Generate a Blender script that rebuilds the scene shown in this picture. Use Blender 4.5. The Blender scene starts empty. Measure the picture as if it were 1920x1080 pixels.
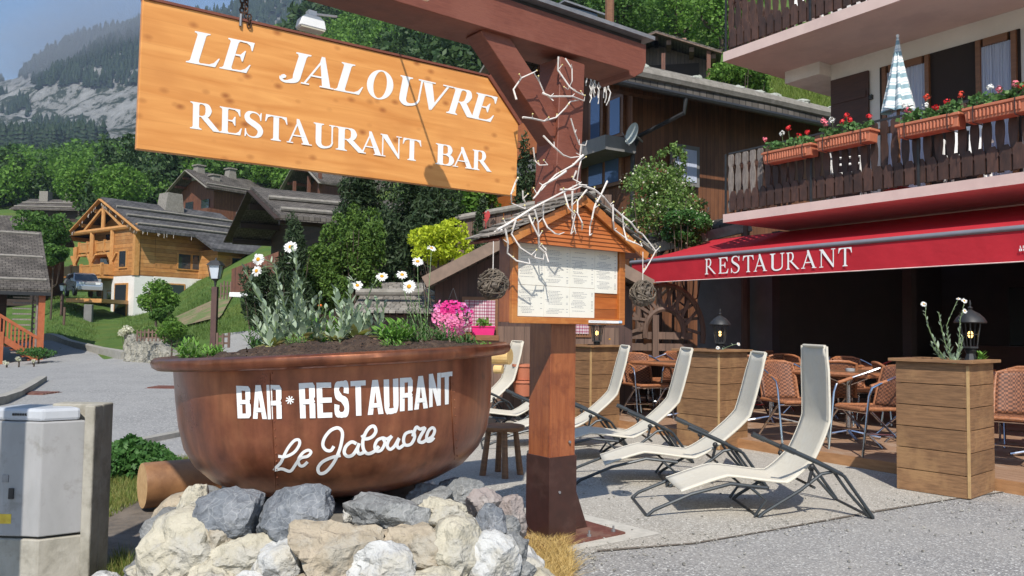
import bpy, math, random
import numpy as np
from mathutils import Vector, Matrix, noise
R = math.radians
random.seed(11); rng = np.random.default_rng(11)
sc = bpy.context.scene
col = sc.collection
V = Vector

# ------------------------------------------------------------- camera, sky, sun
FPX = 1500.0
CAMLOC = V((0, 0, 1.3))
CAMROT = (Matrix.Rotation(R(90 + 2.87), 3, 'X') @ Matrix.Rotation(R(0.8), 3, 'Z'))
cd = bpy.data.cameras.new('camera'); cam = bpy.data.objects.new('camera', cd); col.objects.link(cam)
cam.matrix_world = Matrix.Translation(CAMLOC) @ CAMROT.to_4x4()
cd.sensor_width = 36; cd.lens = 36 * FPX / 1920; cd.clip_start = .05; cd.clip_end = 6000
sc.camera = cam
SUN_EL, SUN_AZ = 47, 3.0          # light travels towards +Y, slightly to +X
w = bpy.data.worlds.new('World'); sc.world = w; w.use_nodes = True
nt = w.node_tree; bg = nt.nodes['Background']
sky = nt.nodes.new('ShaderNodeTexSky'); sky.sky_type = 'NISHITA'; sky.sun_disc = False
sky.sun_elevation = R(SUN_EL); sky.sun_rotation = R(180 + SUN_AZ); sky.air_density = 1.1; sky.dust_density = .25; sky.ozone_density = 3.0
nt.links.new(sky.outputs[0], bg.inputs[0]); bg.inputs[1].default_value = .12
sd = bpy.data.lights.new('sun', 'SUN'); sun = bpy.data.objects.new('sun', sd); col.objects.link(sun)
sd.energy = 4.3; sd.angle = R(.5); sd.color = (1, .945, .86)
sdir = V((math.sin(R(SUN_AZ)) * math.cos(R(SUN_EL)), math.cos(R(SUN_AZ)) * math.cos(R(SUN_EL)), -math.sin(R(SUN_EL))))
sun.rotation_euler = sdir.to_track_quat('-Z', 'Y').to_euler(); sun.location = (0, -20, 30)
sc.view_settings.view_transform = 'Standard'; sc.view_settings.look = 'None'; sc.view_settings.gamma = 1
sc.view_settings.exposure = 0.30
sc.cycles.max_bounces = 6; sc.cycles.transparent_max_bounces = 12; sc.cycles.volume_bounces = 0

# ------------------------------------------------------------- measuring helpers (photo pixel -> ray -> real surface)
def ray(px, py):
    d = CAMROT @ V(((px - 960) / FPX, (540 - py) / FPX, -1)); return d
def P(px, py, Y):
    d = ray(px, py); return CAMLOC + d * (Y / d.y)
def G(px, py, z=0.0):
    d = ray(px, py); return CAMLOC + d * ((z - CAMLOC.z) / d.z)
def onpl(px, py, p0, n):
    d = ray(px, py); return CAMLOC + d * ((V(p0) - CAMLOC).dot(V(n)) / d.dot(V(n)))

# ------------------------------------------------------------- object helpers
W = {}
def tag(o, label=None, cat=None, group=None, kind=None):
    if label: o['label'] = label
    if cat: o['category'] = cat
    if group: o['group'] = group
    if kind: o['kind'] = kind
    return o
def thing(name, label, cat, loc=(0, 0, 0), rz=0, group=None, mtx=None):
    o = bpy.data.objects.new(name, None); col.objects.link(o); o.empty_display_size = .1
    m = mtx if mtx is not None else Matrix.Translation(V(loc)) @ Matrix.Rotation(rz, 4, 'Z')
    o.matrix_world = m; W[o] = m.copy(); return tag(o, label, cat, group)
def _uvs(me):
    n = len(me.loops)
    if n == 0: return
    co = np.empty(len(me.vertices) * 3); me.vertices.foreach_get('co', co); co = co.reshape(-1, 3)
    vi = np.empty(n, dtype=np.int64); me.loops.foreach_get('vertex_index', vi)
    nf = len(me.polygons)
    tot = np.empty(nf, dtype=np.int64); me.polygons.foreach_get('loop_total', tot)
    nr = np.empty(nf * 3); me.polygons.foreach_get('normal', nr); nr = nr.reshape(-1, 3)
    t = np.stack([-nr[:, 1], nr[:, 0], np.zeros(nf)], 1); l = np.linalg.norm(t, axis=1)
    t[l < .02] = (1, 0, 0); l[l < .02] = 1; t /= l[:, None]
    b = np.cross(nr, t)
    fi = np.repeat(np.arange(nf), tot)
    c = co[vi]
    uv = np.stack([(c * t[fi]).sum(1), (c * b[fi]).sum(1)], 1)
    lay = me.uv_layers.new(name='uv'); lay.data.foreach_set('uv', uv.ravel())
class MB:
    def __init__(s): s.v = []; s.f = []; s.m = Matrix()
    def add(s, vs, fs):
        k = len(s.v)
        for v in vs:
            v = V(v); s.v.append(s.m @ v)
        s.f += [tuple(i + k for i in f) for f in fs]; return s
    def box(s, c, d, rz=0, mt=None):
        x, y, z = d[0] / 2, d[1] / 2, d[2] / 2
        m = mt if mt is not None else Matrix.Rotation(rz, 3, 'Z')
        vs = [V(c) + m @ V((a * x, b * y, e * z)) for a in (-1, 1) for b in (-1, 1) for e in (-1, 1)]
        return s.add(vs, [(0, 1, 3, 2), (4, 6, 7, 5), (0, 4, 5, 1), (2, 3, 7, 6), (0, 2, 6, 4), (1, 5, 7, 3)])
    def b2(s, lo, hi):
        return s.box([(lo[i] + hi[i]) / 2 for i in range(3)], [abs(hi[i] - lo[i]) for i in range(3)])
    def bar(s, p0, p1, w, h, up=(0, 0, 1)):
        p0, p1 = V(p0), V(p1); d = (p1 - p0).normalized(); u = V(up)
        x = d.cross(u)
        if x.length < 1e-4: x = d.cross(V((1, 0, 0)))
        x.normalize(); y = x.cross(d)
        vs = []
        for p in (p0, p1):
            for a, b in ((-1, -1), (1, -1), (1, 1), (-1, 1)): vs.append(p + x * a * w / 2 + y * b * h / 2)
        return s.add(vs, [(3, 2, 1, 0), (4, 5, 6, 7), (0, 1, 5, 4), (1, 2, 6, 5), (2, 3, 7, 6), (3, 0, 4, 7)])
    def tube(s, pts, r, n=8, cap=True, jit=0):
        pts = [V(p) for p in pts]; k = len(pts)
        rs = r if isinstance(r, (list, tuple)) else [r] * k
        base = []; prev = None; fs = []
        for i, p in enumerate(pts):
            d = (pts[min(i + 1, k - 1)] - pts[max(i - 1, 0)])
            if d.length < 1e-9: d = V((0, 0, 1))
            d.normalize()
            if prev is None:
                x = d.cross(V((0, 0, 1)))
                if x.length < .1: x = d.cross(V((1, 0, 0)))
            else: x = prev - d * prev.dot(d)
            x.normalize(); prev = x; y = d.cross(x)
            for j in range(n):
                a = 2 * math.pi * j / n; q = rs[i] * (1 + random.uniform(-jit, jit))
                base.append(p + x * math.cos(a) * q + y * math.sin(a) * q)
        for i in range(k - 1):
            for j in range(n):
                a, b = i * n + j, i * n + (j + 1) % n; fs.append((a, b, b + n, a + n))
        if cap: fs.append(tuple(range(n))[::-1]); fs.append(tuple(range((k - 1) * n, k * n)))
        return s.add(base, fs)
    def lathe(s, prof, n=32, c=(0, 0, 0), tilt=None, jit=0):
        c = V(c); vs = []; fs = []
        for r, z in prof:
            for j in range(n):
                a = 2 * math.pi * j / n; q = r * (1 + random.uniform(-jit, jit)); p = V((q * math.cos(a), q * math.sin(a), z))
                if tilt is not None: p = tilt @ p
                vs.append(c + p)
        for i in range(len(prof) - 1):
            for j in range(n):
                a, b = i * n + j, i * n + (j + 1) % n; fs.append((a, b, b + n, a + n))
        return s.add(vs, fs)
    def prism(s, poly, ext):
        k = len(poly); e = V(ext); ps = [V(p) for p in poly]
        return s.add(ps + [p + e for p in ps], [tuple(range(k))[::-1], tuple(range(k, 2 * k))] + [(i, (i + 1) % k, (i + 1) % k + k, i + k) for i in range(k)])
    def ball(s, c, r, nu=10, nv=7, sc_=(1, 1, 1)):
        prof = [(math.sin(math.pi * i / nv) * r, -math.cos(math.pi * i / nv) * r) for i in range(nv + 1)]
        k = len(s.v); s.lathe(prof, nu)
        cc = V(c)
        for i in range(k, len(s.v)):
            q = s.m.inverted() @ s.v[i]; s.v[i] = s.m @ (cc + V((q.x * sc_[0], q.y * sc_[1], q.z * sc_[2])))
        return s
    def build(s, name, mat, parent=None, world=False, smooth=False, bevel=0, seg=1, loc=None):
        me = bpy.data.meshes.new(name)
        vs = s.v
        if parent is not None and world:
            mi = W[parent].inverted(); vs = [mi @ v for v in vs]
        if loc is not None: vs = [v - V(loc) for v in vs]
        me.from_pydata([tuple(v) for v in vs], [], s.f); me.validate(verbose=False)
        import bmesh
        bm = bmesh.new(); bm.from_mesh(me); bmesh.ops.recalc_face_normals(bm, faces=bm.faces); bm.to_mesh(me); bm.free()
        me.update(); _uvs(me)
        me.materials.append(mat)
        if smooth: me.polygons.foreach_set('use_smooth', [True] * len(me.polygons))
        o = bpy.data.objects.new(name, me); col.objects.link(o)
        if smooth and smooth != 'all':
            try: me.set_sharp_from_angle(angle=R(40))
            except Exception: pass
        if loc is not None: o.location = loc
        if bevel:
            b = o.modifiers.new('b', 'BEVEL'); b.width = bevel; b.segments = seg; b.limit_method = 'ANGLE'; b.angle_limit = R(35)
        if parent is not None:
            o.parent = parent; W[o] = W[parent]
        else: W[o] = Matrix.Translation(V(loc)) if loc is not None else Matrix()
        return o
def npmesh(name, verts, faces, mat, parent=None, smooth=False, loc=None):
    verts = np.asarray(verts, dtype=np.float32)
    if loc is not None: verts = verts - np.array(loc, dtype=np.float32)
    if parent is not None:
        mi = np.array(W[parent].inverted()); verts = verts @ mi[:3, :3].T.astype(np.float32) + mi[:3, 3].astype(np.float32)
    me = bpy.data.meshes.new(name); faces = np.asarray(faces, dtype=np.int32); k = faces.shape[1]
    me.vertices.add(len(verts)); me.vertices.foreach_set('co', verts.ravel())
    me.loops.add(faces.size); me.loops.foreach_set('vertex_index', faces.ravel())
    me.polygons.add(len(faces)); me.polygons.foreach_set('loop_start', np.arange(0, faces.size, k, dtype=np.int32))
    try: me.polygons.foreach_set('loop_total', np.full(len(faces), k, dtype=np.int32))
    except Exception: pass
    me.update(calc_edges=True); me.materials.append(mat)
    if smooth: me.polygons.foreach_set('use_smooth', [True] * len(me.polygons))
    o = bpy.data.objects.new(name, me); col.objects.link(o)
    if loc is not None and parent is None: o.location = loc
    if parent is not None: o.parent = parent; W[o] = W[parent]
    return o
def copy_tree(o, parent=None):
    c = o.copy(); col.objects.link(c)
    if parent is not None: c.parent = parent
    for ch in list(o.children): copy_tree(ch, c)
    return c
def place(o, loc, rz, label=None, group=None, s=1):
    o.matrix_world = Matrix.Translation(V(loc)) @ Matrix.Rotation(rz, 4, 'Z') @ Matrix.Scale(s, 4)
    if label: o['label'] = label
    if group: o['group'] = group
    return o

# ------------------------------------------------------------- materials
def rgb(c): return (c[0], c[1], c[2], 1)
def mat(name, c1, c2=None, scale=6, st=(1, 1, 1), rough=.65, metal=0, bump=.15, bscale=None, uv=False, c3=None, s3=1.2, f3=.5, rnd=0,
        spec=.5, coat=0, ramp=(.35, .65), detail=6, bdist=.01, planks=None, trans=0, axis=1, ramp3=(.5,.62)):
    m = bpy.data.materials.new(name); m.use_nodes = True; n = m.node_tree.nodes; L = m.node_tree.links.new
    bs = n['Principled BSDF']; bs.inputs['Roughness'].default_value = rough; bs.inputs['Metallic'].default_value = metal
    bs.inputs['Specular IOR Level'].default_value = spec; bs.inputs['Coat Weight'].default_value = coat; bs.inputs['Coat Roughness'].default_value = .15
    tc = n.new('ShaderNodeTexCoord'); mp = n.new('ShaderNodeMapping'); mp.inputs['Scale'].default_value = st
    L(tc.outputs['UV' if uv else 'Object'], mp.inputs[0])
    nz = n.new('ShaderNodeTexNoise'); nz.inputs['Scale'].default_value = scale; nz.inputs['Detail'].default_value = detail; nz.inputs['Roughness'].default_value = .62
    L(mp.outputs[0], nz.inputs[0])
    cr = n.new('ShaderNodeValToRGB'); cr.color_ramp.elements[0].position = ramp[0]; cr.color_ramp.elements[1].position = ramp[1]
    cr.color_ramp.elements[0].color = rgb(c1); cr.color_ramp.elements[1].color = rgb(c2 or [x * .8 for x in c1])
    L(nz.outputs[0], cr.inputs[0]); out = cr.outputs[0]
    if c3:
        n3 = n.new('ShaderNodeTexNoise'); n3.inputs['Scale'].default_value = s3; n3.inputs['Detail'].default_value = 5; n3.inputs['Roughness'].default_value = .7
        L(tc.outputs['Object'], n3.inputs[0])
        r3 = n.new('ShaderNodeMapRange'); r3.inputs[1].default_value = ramp3[0]; r3.inputs[2].default_value = ramp3[1]; r3.inputs[4].default_value = f3
        L(n3.outputs[0], r3.inputs[0])
        mx = n.new('ShaderNodeMix'); mx.data_type = 'RGBA'; L(r3.outputs[0], mx.inputs[0]); L(out, mx.inputs[6]); mx.inputs[7].default_value = rgb(c3); out = mx.outputs[2]
    hgt = nz.outputs[0]
    if bscale:
        nb = n.new('ShaderNodeTexNoise'); nb.inputs['Scale'].default_value = bscale; nb.inputs['Detail'].default_value = 6; L(mp.outputs[0], nb.inputs[0]); hgt = nb.outputs[0]
    if planks:      # dark joints every planks[0] metres along uv axis
        sx = n.new('ShaderNodeSeparateXYZ'); L(tc.outputs['UV'], sx.inputs[0])
        dv = n.new('ShaderNodeMath'); dv.operation = 'DIVIDE'; dv.inputs[1].default_value = planks[0]; L(sx.outputs[axis], dv.inputs[0])
        fr = n.new('ShaderNodeMath'); fr.operation = 'FRACT'; L(dv.outputs[0], fr.inputs[0])
        fl = n.new('ShaderNodeMath'); fl.operation = 'FLOOR'; L(dv.outputs[0], fl.inputs[0])
        lt = n.new('ShaderNodeMath'); lt.operation = 'GREATER_THAN'; lt.inputs[1].default_value = planks[1]; L(fr.outputs[0], lt.inputs[0])
        wn = n.new('ShaderNodeTexWhiteNoise'); wn.noise_dimensions = '1D'; L(fl.outputs[0], wn.inputs['W'])
        mr = n.new('ShaderNodeMapRange'); mr.inputs[3].default_value = .78; mr.inputs[4].default_value = 1.15; L(wn.outputs[0], mr.inputs[0])
        ml = n.new('ShaderNodeMath'); ml.operation = 'MULTIPLY'; L(mr.outputs[0], ml.inputs[0])
        m2 = n.new('ShaderNodeMapRange'); m2.inputs[3].default_value = .25; m2.inputs[4].default_value = 1; L(lt.outputs[0], m2.inputs[0]); L(m2.outputs[0], ml.inputs[1])
        vm = n.new('ShaderNodeVectorMath'); vm.operation = 'SCALE'; L(out, vm.inputs[0]); L(ml.outputs[0], vm.inputs['Scale']); out = vm.outputs[0]
        ad = n.new('ShaderNodeMath'); ad.operation = 'MULTIPLY_ADD'; L(lt.outputs[0], ad.inputs[0]); ad.inputs[1].default_value = .8; L(hgt, ad.inputs[2]); hgt = ad.outputs[0]
    if rnd:
        ge = n.new('ShaderNodeNewGeometry'); r1 = n.new('ShaderNodeMapRange'); r1.inputs[3].default_value = 1 - rnd; r1.inputs[4].default_value = 1 + rnd
        L(ge.outputs['Random Per Island'], r1.inputs[0]); v2 = n.new('ShaderNodeVectorMath'); v2.operation = 'SCALE'; L(out, v2.inputs[0]); L(r1.outputs[0], v2.inputs['Scale']); out = v2.outputs[0]
    L(out, bs.inputs['Base Color'])
    if bump:
        bp = n.new('ShaderNodeBump'); bp.inputs['Strength'].default_value = bump; bp.inputs['Distance'].default_value = bdist; L(hgt, bp.inputs['Height']); L(bp.outputs[0], bs.inputs['Normal'])
    if trans:
        tr = n.new('ShaderNodeBsdfTranslucent'); L(out, tr.inputs[0]); ms = n.new('ShaderNodeMixShader'); ms.inputs[0].default_value = trans
        L(bs.outputs[0], ms.inputs[1]); L(tr.outputs[0], ms.inputs[2]); L(ms.outputs[0], n['Material Output'].inputs[0])
    return m
def leafmat(name, c1, c2, rough=.55, trans=.3):
    m = bpy.data.materials.new(name); m.use_nodes = True; n = m.node_tree.nodes; L = m.node_tree.links.new
    bs = n['Principled BSDF']; bs.inputs['Roughness'].default_value = rough; bs.inputs['Specular IOR Level'].default_value = .25
    ge = n.new('ShaderNodeNewGeometry'); cr = n.new('ShaderNodeValToRGB')
    cr.color_ramp.elements[0].color = rgb(c1); cr.color_ramp.elements[1].color = rgb(c2); L(ge.outputs['Random Per Island'], cr.inputs[0])
    L(cr.outputs[0], bs.inputs['Base Color'])
    tr = n.new('ShaderNodeBsdfTranslucent'); L(cr.outputs[0], tr.inputs[0]); ms = n.new('ShaderNodeMixShader'); ms.inputs[0].default_value = trans
    L(bs.outputs[0], ms.inputs[1]); L(tr.outputs[0], ms.inputs[2]); L(ms.outputs[0], n['Material Output'].inputs[0])
    return m
def glassmat(name, c=(.03, .04, .06), rough=.06, metal=.0):
    m = bpy.data.materials.new(name); m.use_nodes = True; b = m.node_tree.nodes['Principled BSDF']
    b.inputs['Base Color'].default_value = rgb(c); b.inputs['Roughness'].default_value = rough; b.inputs['Specular IOR Level'].default_value = 1; b.inputs['Metallic'].default_value = metal
    return m
def shinglemat(name, c1, c2, bw=.22, bh=.16, rough=.85, c3=None):
    m = bpy.data.materials.new(name); m.use_nodes = True; n = m.node_tree.nodes; L = m.node_tree.links.new
    bs = n['Principled BSDF']; bs.inputs['Roughness'].default_value = rough; bs.inputs['Specular IOR Level'].default_value = .2
    tc = n.new('ShaderNodeTexCoord'); br = n.new('ShaderNodeTexBrick'); L(tc.outputs['UV'], br.inputs[0])
    br.inputs['Scale'].default_value = 1; br.inputs['Brick Width'].default_value = bw; br.inputs['Row Height'].default_value = bh
    br.inputs['Mortar Size'].default_value = .012 * bh / .16; br.inputs['Mortar'].default_value = rgb([x * .3 for x in c1]); br.inputs['Color1'].default_value = rgb(c1); br.inputs['Color2'].default_value = rgb(c2)
    nz = n.new('ShaderNodeTexNoise'); nz.inputs['Scale'].default_value = 1.3; nz.inputs['Detail'].default_value = 8; L(tc.outputs['Object'], nz.inputs[0])
    mr = n.new('ShaderNodeMapRange'); mr.inputs[1].default_value = .3; mr.inputs[2].default_value = .7; mr.inputs[3].default_value = .6; mr.inputs[4].default_value = 1.35; L(nz.outputs[0], mr.inputs[0])
    vm = n.new('ShaderNodeVectorMath'); vm.operation = 'SCALE'; L(br.outputs[0], vm.inputs[0]); L(mr.outputs[0], vm.inputs['Scale']); L(vm.outputs[0], bs.inputs['Base Color'])
    bp = n.new('ShaderNodeBump'); bp.inputs['Strength'].default_value = .6; bp.inputs['Distance'].default_value = .03; L(vm.outputs[0], bp.inputs['Height']); L(bp.outputs[0], bs.inputs['Normal'])
    return m
M = {}
M['redwood'] = mat('red_brown_stain', (.205, .062, .036), (.155, .045, .026), 9, (1, 1, 12), rough=.55, bump=.25, bscale=30, c3=(.23, .08, .05), s3=2, f3=.6)
M['postwood'] = mat('varnished_post', (.36, .115, .04), (.25, .068, .024), 9, (5, 5, .5), rough=.33, bump=.2, bscale=22, c3=(.16, .04, .017), s3=3.5, f3=.6, coat=.25)
M['shoe'] = mat('dark_brown_steel_paint', (.055, .021, .016), (.04, .016, .012), 12, rough=.38, bump=.12, c3=(.09, .045, .035), s3=5, f3=.5)
M['plate'] = mat('red_brown_steel', (.16, .055, .038), (.11, .038, .028), 14, rough=.5, bump=.2, c3=(.24, .15, .11), s3=6, f3=.6)
M['zinc'] = mat('weathered_zinc', (.30, .30, .31), (.20, .20, .21), 9, rough=.5, metal=.4, bump=.1)
M['signwood'] = None
M['white'] = mat('white_paint', (.80, .80, .79), (.74, .74, .73), 8, rough=.5, bump=.05)
M['black'] = mat('black_iron', (.015, .015, .017), (.03, .03, .03), 12, rough=.45, bump=.1)
M['chain'] = mat('rusty_chain', (.11, .055, .035), (.05, .03, .02), 40, rough=.6, metal=.6)
M['asphalt'] = None
# ------------------------------------------------------------- terrain
COLS = [-2500, -900, 0, 110, 200, 300, 400, 500, 700, 900, 1100, 1300, 1500, 1900, 2600, 4500]
ROWS = {
 1.5: [0]*16, 14: [0]*16,
 18: [0, 0, 0, 0, 0, 0, 0, .05, .1, .1, .1, .1, -.1, -.1, -.1, -.1],
 20: [-.1, -.1, 0, 0, 0, 0, .1, .2, .3, .4, .4, 1.3, 1.2, -.05, -.1, -.1],
 26: [-.3, -.3, -.2, -.1, 0, .2, .55, .7, .8, 1.8, 2.5, 6.5, 7.5, 7, 7, 7],
 34: [-.4, -.4, -.2, .3, .2, .9, 1.5, 1.9, 2.2, 3.5, 6, 11.5, 13.0, 12, 12, 12],
 42: [0, 0, .9, 1.5, .8, 1.3, 3.0, 4.2, 4.5, 7, 11, 14.5, 17, 16, 16, 16],
 48: [1.5, 1.5, 2.3, 2.75, 1.5, 1.9, 4.0, 5.6, 6.5, 10, 14, 18, 20, 20, 20, 20],
 58: [3, 3, 3.5, 3.1, 3.2, 4, 6, 8, 10, 14, 19, 23, 26, 26, 26, 26],
 75: [7, 7, 8, 8, 7, 8, 9, 12, 15, 21, 27, 32, 36, 36, 36, 36],
 110: [13, 13, 17, 17, 17, 19, 22, 25, 32, 42, 50, 58, 64, 66, 66, 66],
 160: [25, 25, 28, 29, 30, 34, 42, 50, 62, 75, 88, 98, 108, 112, 112, 112],
 230: [36, 36, 39, 40, 42, 47, 60, 74, 98, 118, 135, 150, 160, 165, 165, 165],
 330: [50, 50, 54, 56, 59, 66, 84, 104, 135, 165, 190, 210, 225, 230, 230, 230],
}
FARPX = {   # image height the far slopes reach -> altitude
 600: [285, 285, 276, 272, 265, 250, 205, 170, 100, 10, -60, -100, -120, -120, -120, -120],
 900: [262, 262, 256, 250, 242, 225, 170, 120, 50, -40, -90, -140, -150, -150, -150, -150],
 1100: [200, 200, 182, 152, 120, 110, 95, 40, -20, -90, -140, -180, -190, -190, -190, -190],
 1300: [175, 190, 140, 82, 48, 22, 14, -60, -100, -150, -200, -240, -240, -240, -240, -240],
 1500: [400]*16, 1900: [520]*16,
}
for D, ys in FARPX.items(): ROWS[D] = [1.3 + (605 - y) / 1500 * D for y in ys]
RD = sorted(ROWS); RT = np.array([ROWS[d] for d in RD]); RDl = np.log(np.array(RD)); CU = (np.array(COLS) - 960) / 1500.0
def smooth_interp(xs, x):
    i = int(np.clip(np.searchsorted(xs, x) - 1, 0, len(xs) - 2)); t = min(1, max(0, (x - xs[i]) / (xs[i + 1] - xs[i]))); return i, t
def tz(X, Y):
    Y = max(Y, 1.5); u = X / Y
    i, t = smooth_interp(RDl, math.log(Y)); j, s = smooth_interp(CU, u)
    a = RT[i, j] * (1 - s) + RT[i, j + 1] * s; b = RT[i + 1, j] * (1 - s) + RT[i + 1, j + 1] * s
    z = a * (1 - t) + b * t
    if Y > 20:
        k = min(1, (Y - 20) / 60)
        z += noise.noise(V((X * .06, Y * .06, 3))) * .5 * k
    if Y > 120:
        q = min(1, (Y - 120) / 200); z += q * 7 * noise.fractal(V((X * .012, Y * .012, 1)), 1, 2, 5)
    if Y > 700:
        q = min(1, (Y - 700) / 300); z += q * 34 * (abs(noise.fractal(V((X * .006, Y * .004, 5)), .9, 2.1, 6)) - .25) + q * 9 * noise.fractal(V((X * .03, Y * .015, 2)), 1, 2, 4)
    return z
def grid(name, us, Ds, mt, dz=0):
    vs = [(u * d, d, tz(u * d, d) + dz) for d in Ds for u in us]; n = len(us)
    fs = [(i * n + j, i * n + j + 1, (i + 1) * n + j + 1, (i + 1) * n + j) for i in range(len(Ds) - 1) for j in range(n - 1)]
    return npmesh(name, vs, fs, mt, smooth=True)
def groundmat():
    m = mat('meadow_grass', (.10, .165, .04), (.065, .12, .03), .9, rough=.9, bump=.7, bscale=14, bdist=.12, c3=(.12, .15, .035), s3=.35, f3=.7, spec=.1)
    return m
M['grass'] = groundmat()
M['bankgrass'] = leafmat('tall_grass', (.13, .2, .03), (.22, .27, .06))
us1 = list(np.linspace(-2.3, 2.4, 120)); Ds1 = list(np.geomspace(14, 340, 110))
hill = grid('hillside', us1, Ds1, M['grass']); hill['kind'] = 'structure'
# rock-and-forest mountain
def mountmat():
    m = bpy.data.materials.new('limestone_and_forest'); m.use_nodes = True; n = m.node_tree.nodes; L = m.node_tree.links.new
    bs = n['Principled BSDF']; bs.inputs['Roughness'].default_value = .95; bs.inputs['Specular IOR Level'].default_value = .1
    tc = n.new('ShaderNodeTexCoord')
    mp = n.new('ShaderNodeMapping'); mp.inputs['Scale'].default_value = (1, .5, .55); mp.inputs['Rotation'].default_value = (0, R(25), 0); L(tc.outputs['Object'], mp.inputs[0])
    a = n.new('ShaderNodeTexNoise'); a.inputs['Scale'].default_value = .055; a.inputs['Detail'].default_value = 10; a.inputs['Roughness'].default_value = .72; L(mp.outputs[0], a.inputs[0])
    cr = n.new('ShaderNodeValToRGB'); e = cr.color_ramp.elements
    e[0].position = .36; e[0].color = (.02, .035, .018, 1); e[1].position = .62; e[1].color = (.40, .40, .38, 1)
    x = e.new(.45); x.color = (.045, .06, .03, 1); x = e.new(.475); x.color = (.24, .24, .22, 1)
    L(a.outputs[0], cr.inputs[0]); L(cr.outputs[0], bs.inputs['Base Color'])
    bp = n.new('ShaderNodeBump'); bp.inputs['Strength'].default_value = 1; bp.inputs['Distance'].default_value = 14; L(a.outputs[0], bp.inputs['Height']); L(bp.outputs[0], bs.inputs['Normal'])
    return m
M['mountain'] = mountmat()
mtn = grid('mountain', list(np.linspace(-1.6, 1.2, 220)), list(np.geomspace(335, 1900, 130)), M['mountain'], -.5); mtn['kind'] = 'structure'

# ---- forest masses
def conifer_np(h, r, n=9, rings=7):
    vs = []; fs = []
    for k in range(rings):
        z0 = h * (.08 + .9 * k / rings); z1 = min(h, z0 + h * 1.7 / rings); rr = r * (1 - k / rings) ** .85 + .03 * r
        b = len(vs); vs.append((0, 0, z1))
        for j in range(n):
            a = 2 * math.pi * (j + .5 * (k % 2)) / n; q = rr * (1 if j % 2 else .62) * random.uniform(.8, 1.15)
            vs.append((math.cos(a) * q, math.sin(a) * q, z0 + random.uniform(-.03, .03) * h))
        for j in range(n): fs.append((b, b + 1 + j, b + 1 + (j + 1) % n))
    return np.array(vs), np.array(fs)
def leafcloud(cen, size, flat=.0, seed=0, asp=.6, up=None):
    """one folded diamond (two triangles joined) per centre"""
    g = np.random.default_rng(seed); n = len(cen); cen = np.asarray(cen, float)
    a = g.normal(size=(n, 3)); 
    if up is not None: a += np.asarray(up) * 1.2
    a /= np.linalg.norm(a, axis=1)[:, None]
    b = g.normal(size=(n, 3)); b -= a * (a * b).sum(1)[:, None]; b /= np.linalg.norm(b, axis=1)[:, None]
    s = (size * g.uniform(.6, 1.3, n))[:, None]
    vs = np.stack([cen - a * s, cen + b * s * asp, cen + a * s, cen - b * s * asp], 1).reshape(-1, 3)
    return vs, np.arange(4 * n).reshape(-1, 4)
def crown_pts(n, rx, rz, lumps=12, seed=0, zc=0, fill=.25, shape='round', lr=(.3, .5)):
    g = np.random.default_rng(seed); d = g.normal(size=(lumps, 3)); d /= np.linalg.norm(d, axis=1)[:, None]
    c = d * g.uniform(.35, .75, lumps)[:, None]; rad = g.uniform(lr[0], lr[1], lumps)
    if shape == 'cone':
        c[:, 2] = g.uniform(-1, .8, lumps); k = (1 - (c[:, 2] + 1) / 2) ** .8; th = g.uniform(0, 6.28, lumps)
        c[:, 0] = np.cos(th) * k * .6; c[:, 1] = np.sin(th) * k * .6; rad = .12 + .36 * k
    w_ = rad ** 2; li = g.choice(lumps, n, p=w_ / w_.sum()); p = g.normal(size=(n, 3)); p /= np.linalg.norm(p, axis=1)[:, None]
    q = c[li] + p * (rad[li] * g.uniform(1 - fill, 1.06, n))[:, None]
    q[:, 0] *= rx; q[:, 1] *= rx; q[:, 2] = q[:, 2] * rz + zc
    return q
def scatter(name, protos, spots, mt, label, cat='forest'):
    vs = []; fs = []; k = 0
    for (x, y, z, s, ry, pi) in spots:
        pv, pf = protos[pi]; c, s_ = math.cos(ry), math.sin(ry)
        q = np.empty_like(pv); q[:, 0] = (pv[:, 0] * c - pv[:, 1] * s_) * s + x; q[:, 1] = (pv[:, 0] * s_ + pv[:, 1] * c) * s + y; q[:, 2] = pv[:, 2] * s + z
        vs.append(q); fs.append(pf + k); k += len(pv)
    o = npmesh(name, np.concatenate(vs), np.concatenate(fs), mt); tag(o, label, cat, kind='stuff'); return o
M['farconifer'] = leafmat('far_spruce', (.012, .03, .013), (.03, .055, .02), trans=.1)
M['broad'] = leafmat('broadleaf', (.075, .17, .025), (.19, .35, .06), trans=.4)
M['broad2'] = leafmat('broadleaf_dark', (.045, .11, .022), (.12, .23, .045), trans=.35)
M['spruce'] = leafmat('spruce_needles', (.025, .06, .022), (.07, .12, .04), trans=.2)
cp = [conifer_np(1, .2 + .05 * i, 9, 6) for i in range(4)]
spots = []
for _ in range(26000):
    D = random.uniform(560, 1330); u = random.uniform(-.72, .1); X = u * D
    k = noise.fractal(V((X * .012 + D * .004, D * .008, 9)), 1, 2, 4)
    px = u * 1500 + 960
    z = tz(X, D); py = 605 - (z - 1.3) / D * 1500
    lo = np.interp(px, [0, 260, 500], [262, 258, 200]); hi = np.interp(px, [0, 60, 140, 260], [140, 155, 168, 150]) + 26 * noise.noise(V((X * .02, 0, 3)))
    if px < 330 and hi < py < lo + 8 and k < .52 + .3 * (random.random() - .5): continue
    if D > 600 and random.random() < .25: continue
    spots.append((X, D, z - 1, random.uniform(12, 21), random.uniform(0, 6.3), random.randrange(4)))
scatter('mountain_spruces', cp, spots, M['farconifer'], 'dark spruces covering the far mountain below and above the pale cliffs')
print('mountain trees', len(spots))
bp_ = [leafcloud(crown_pts(260, .5, .5, 12, i, .55), .072, seed=i) for i in range(4)]
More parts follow.
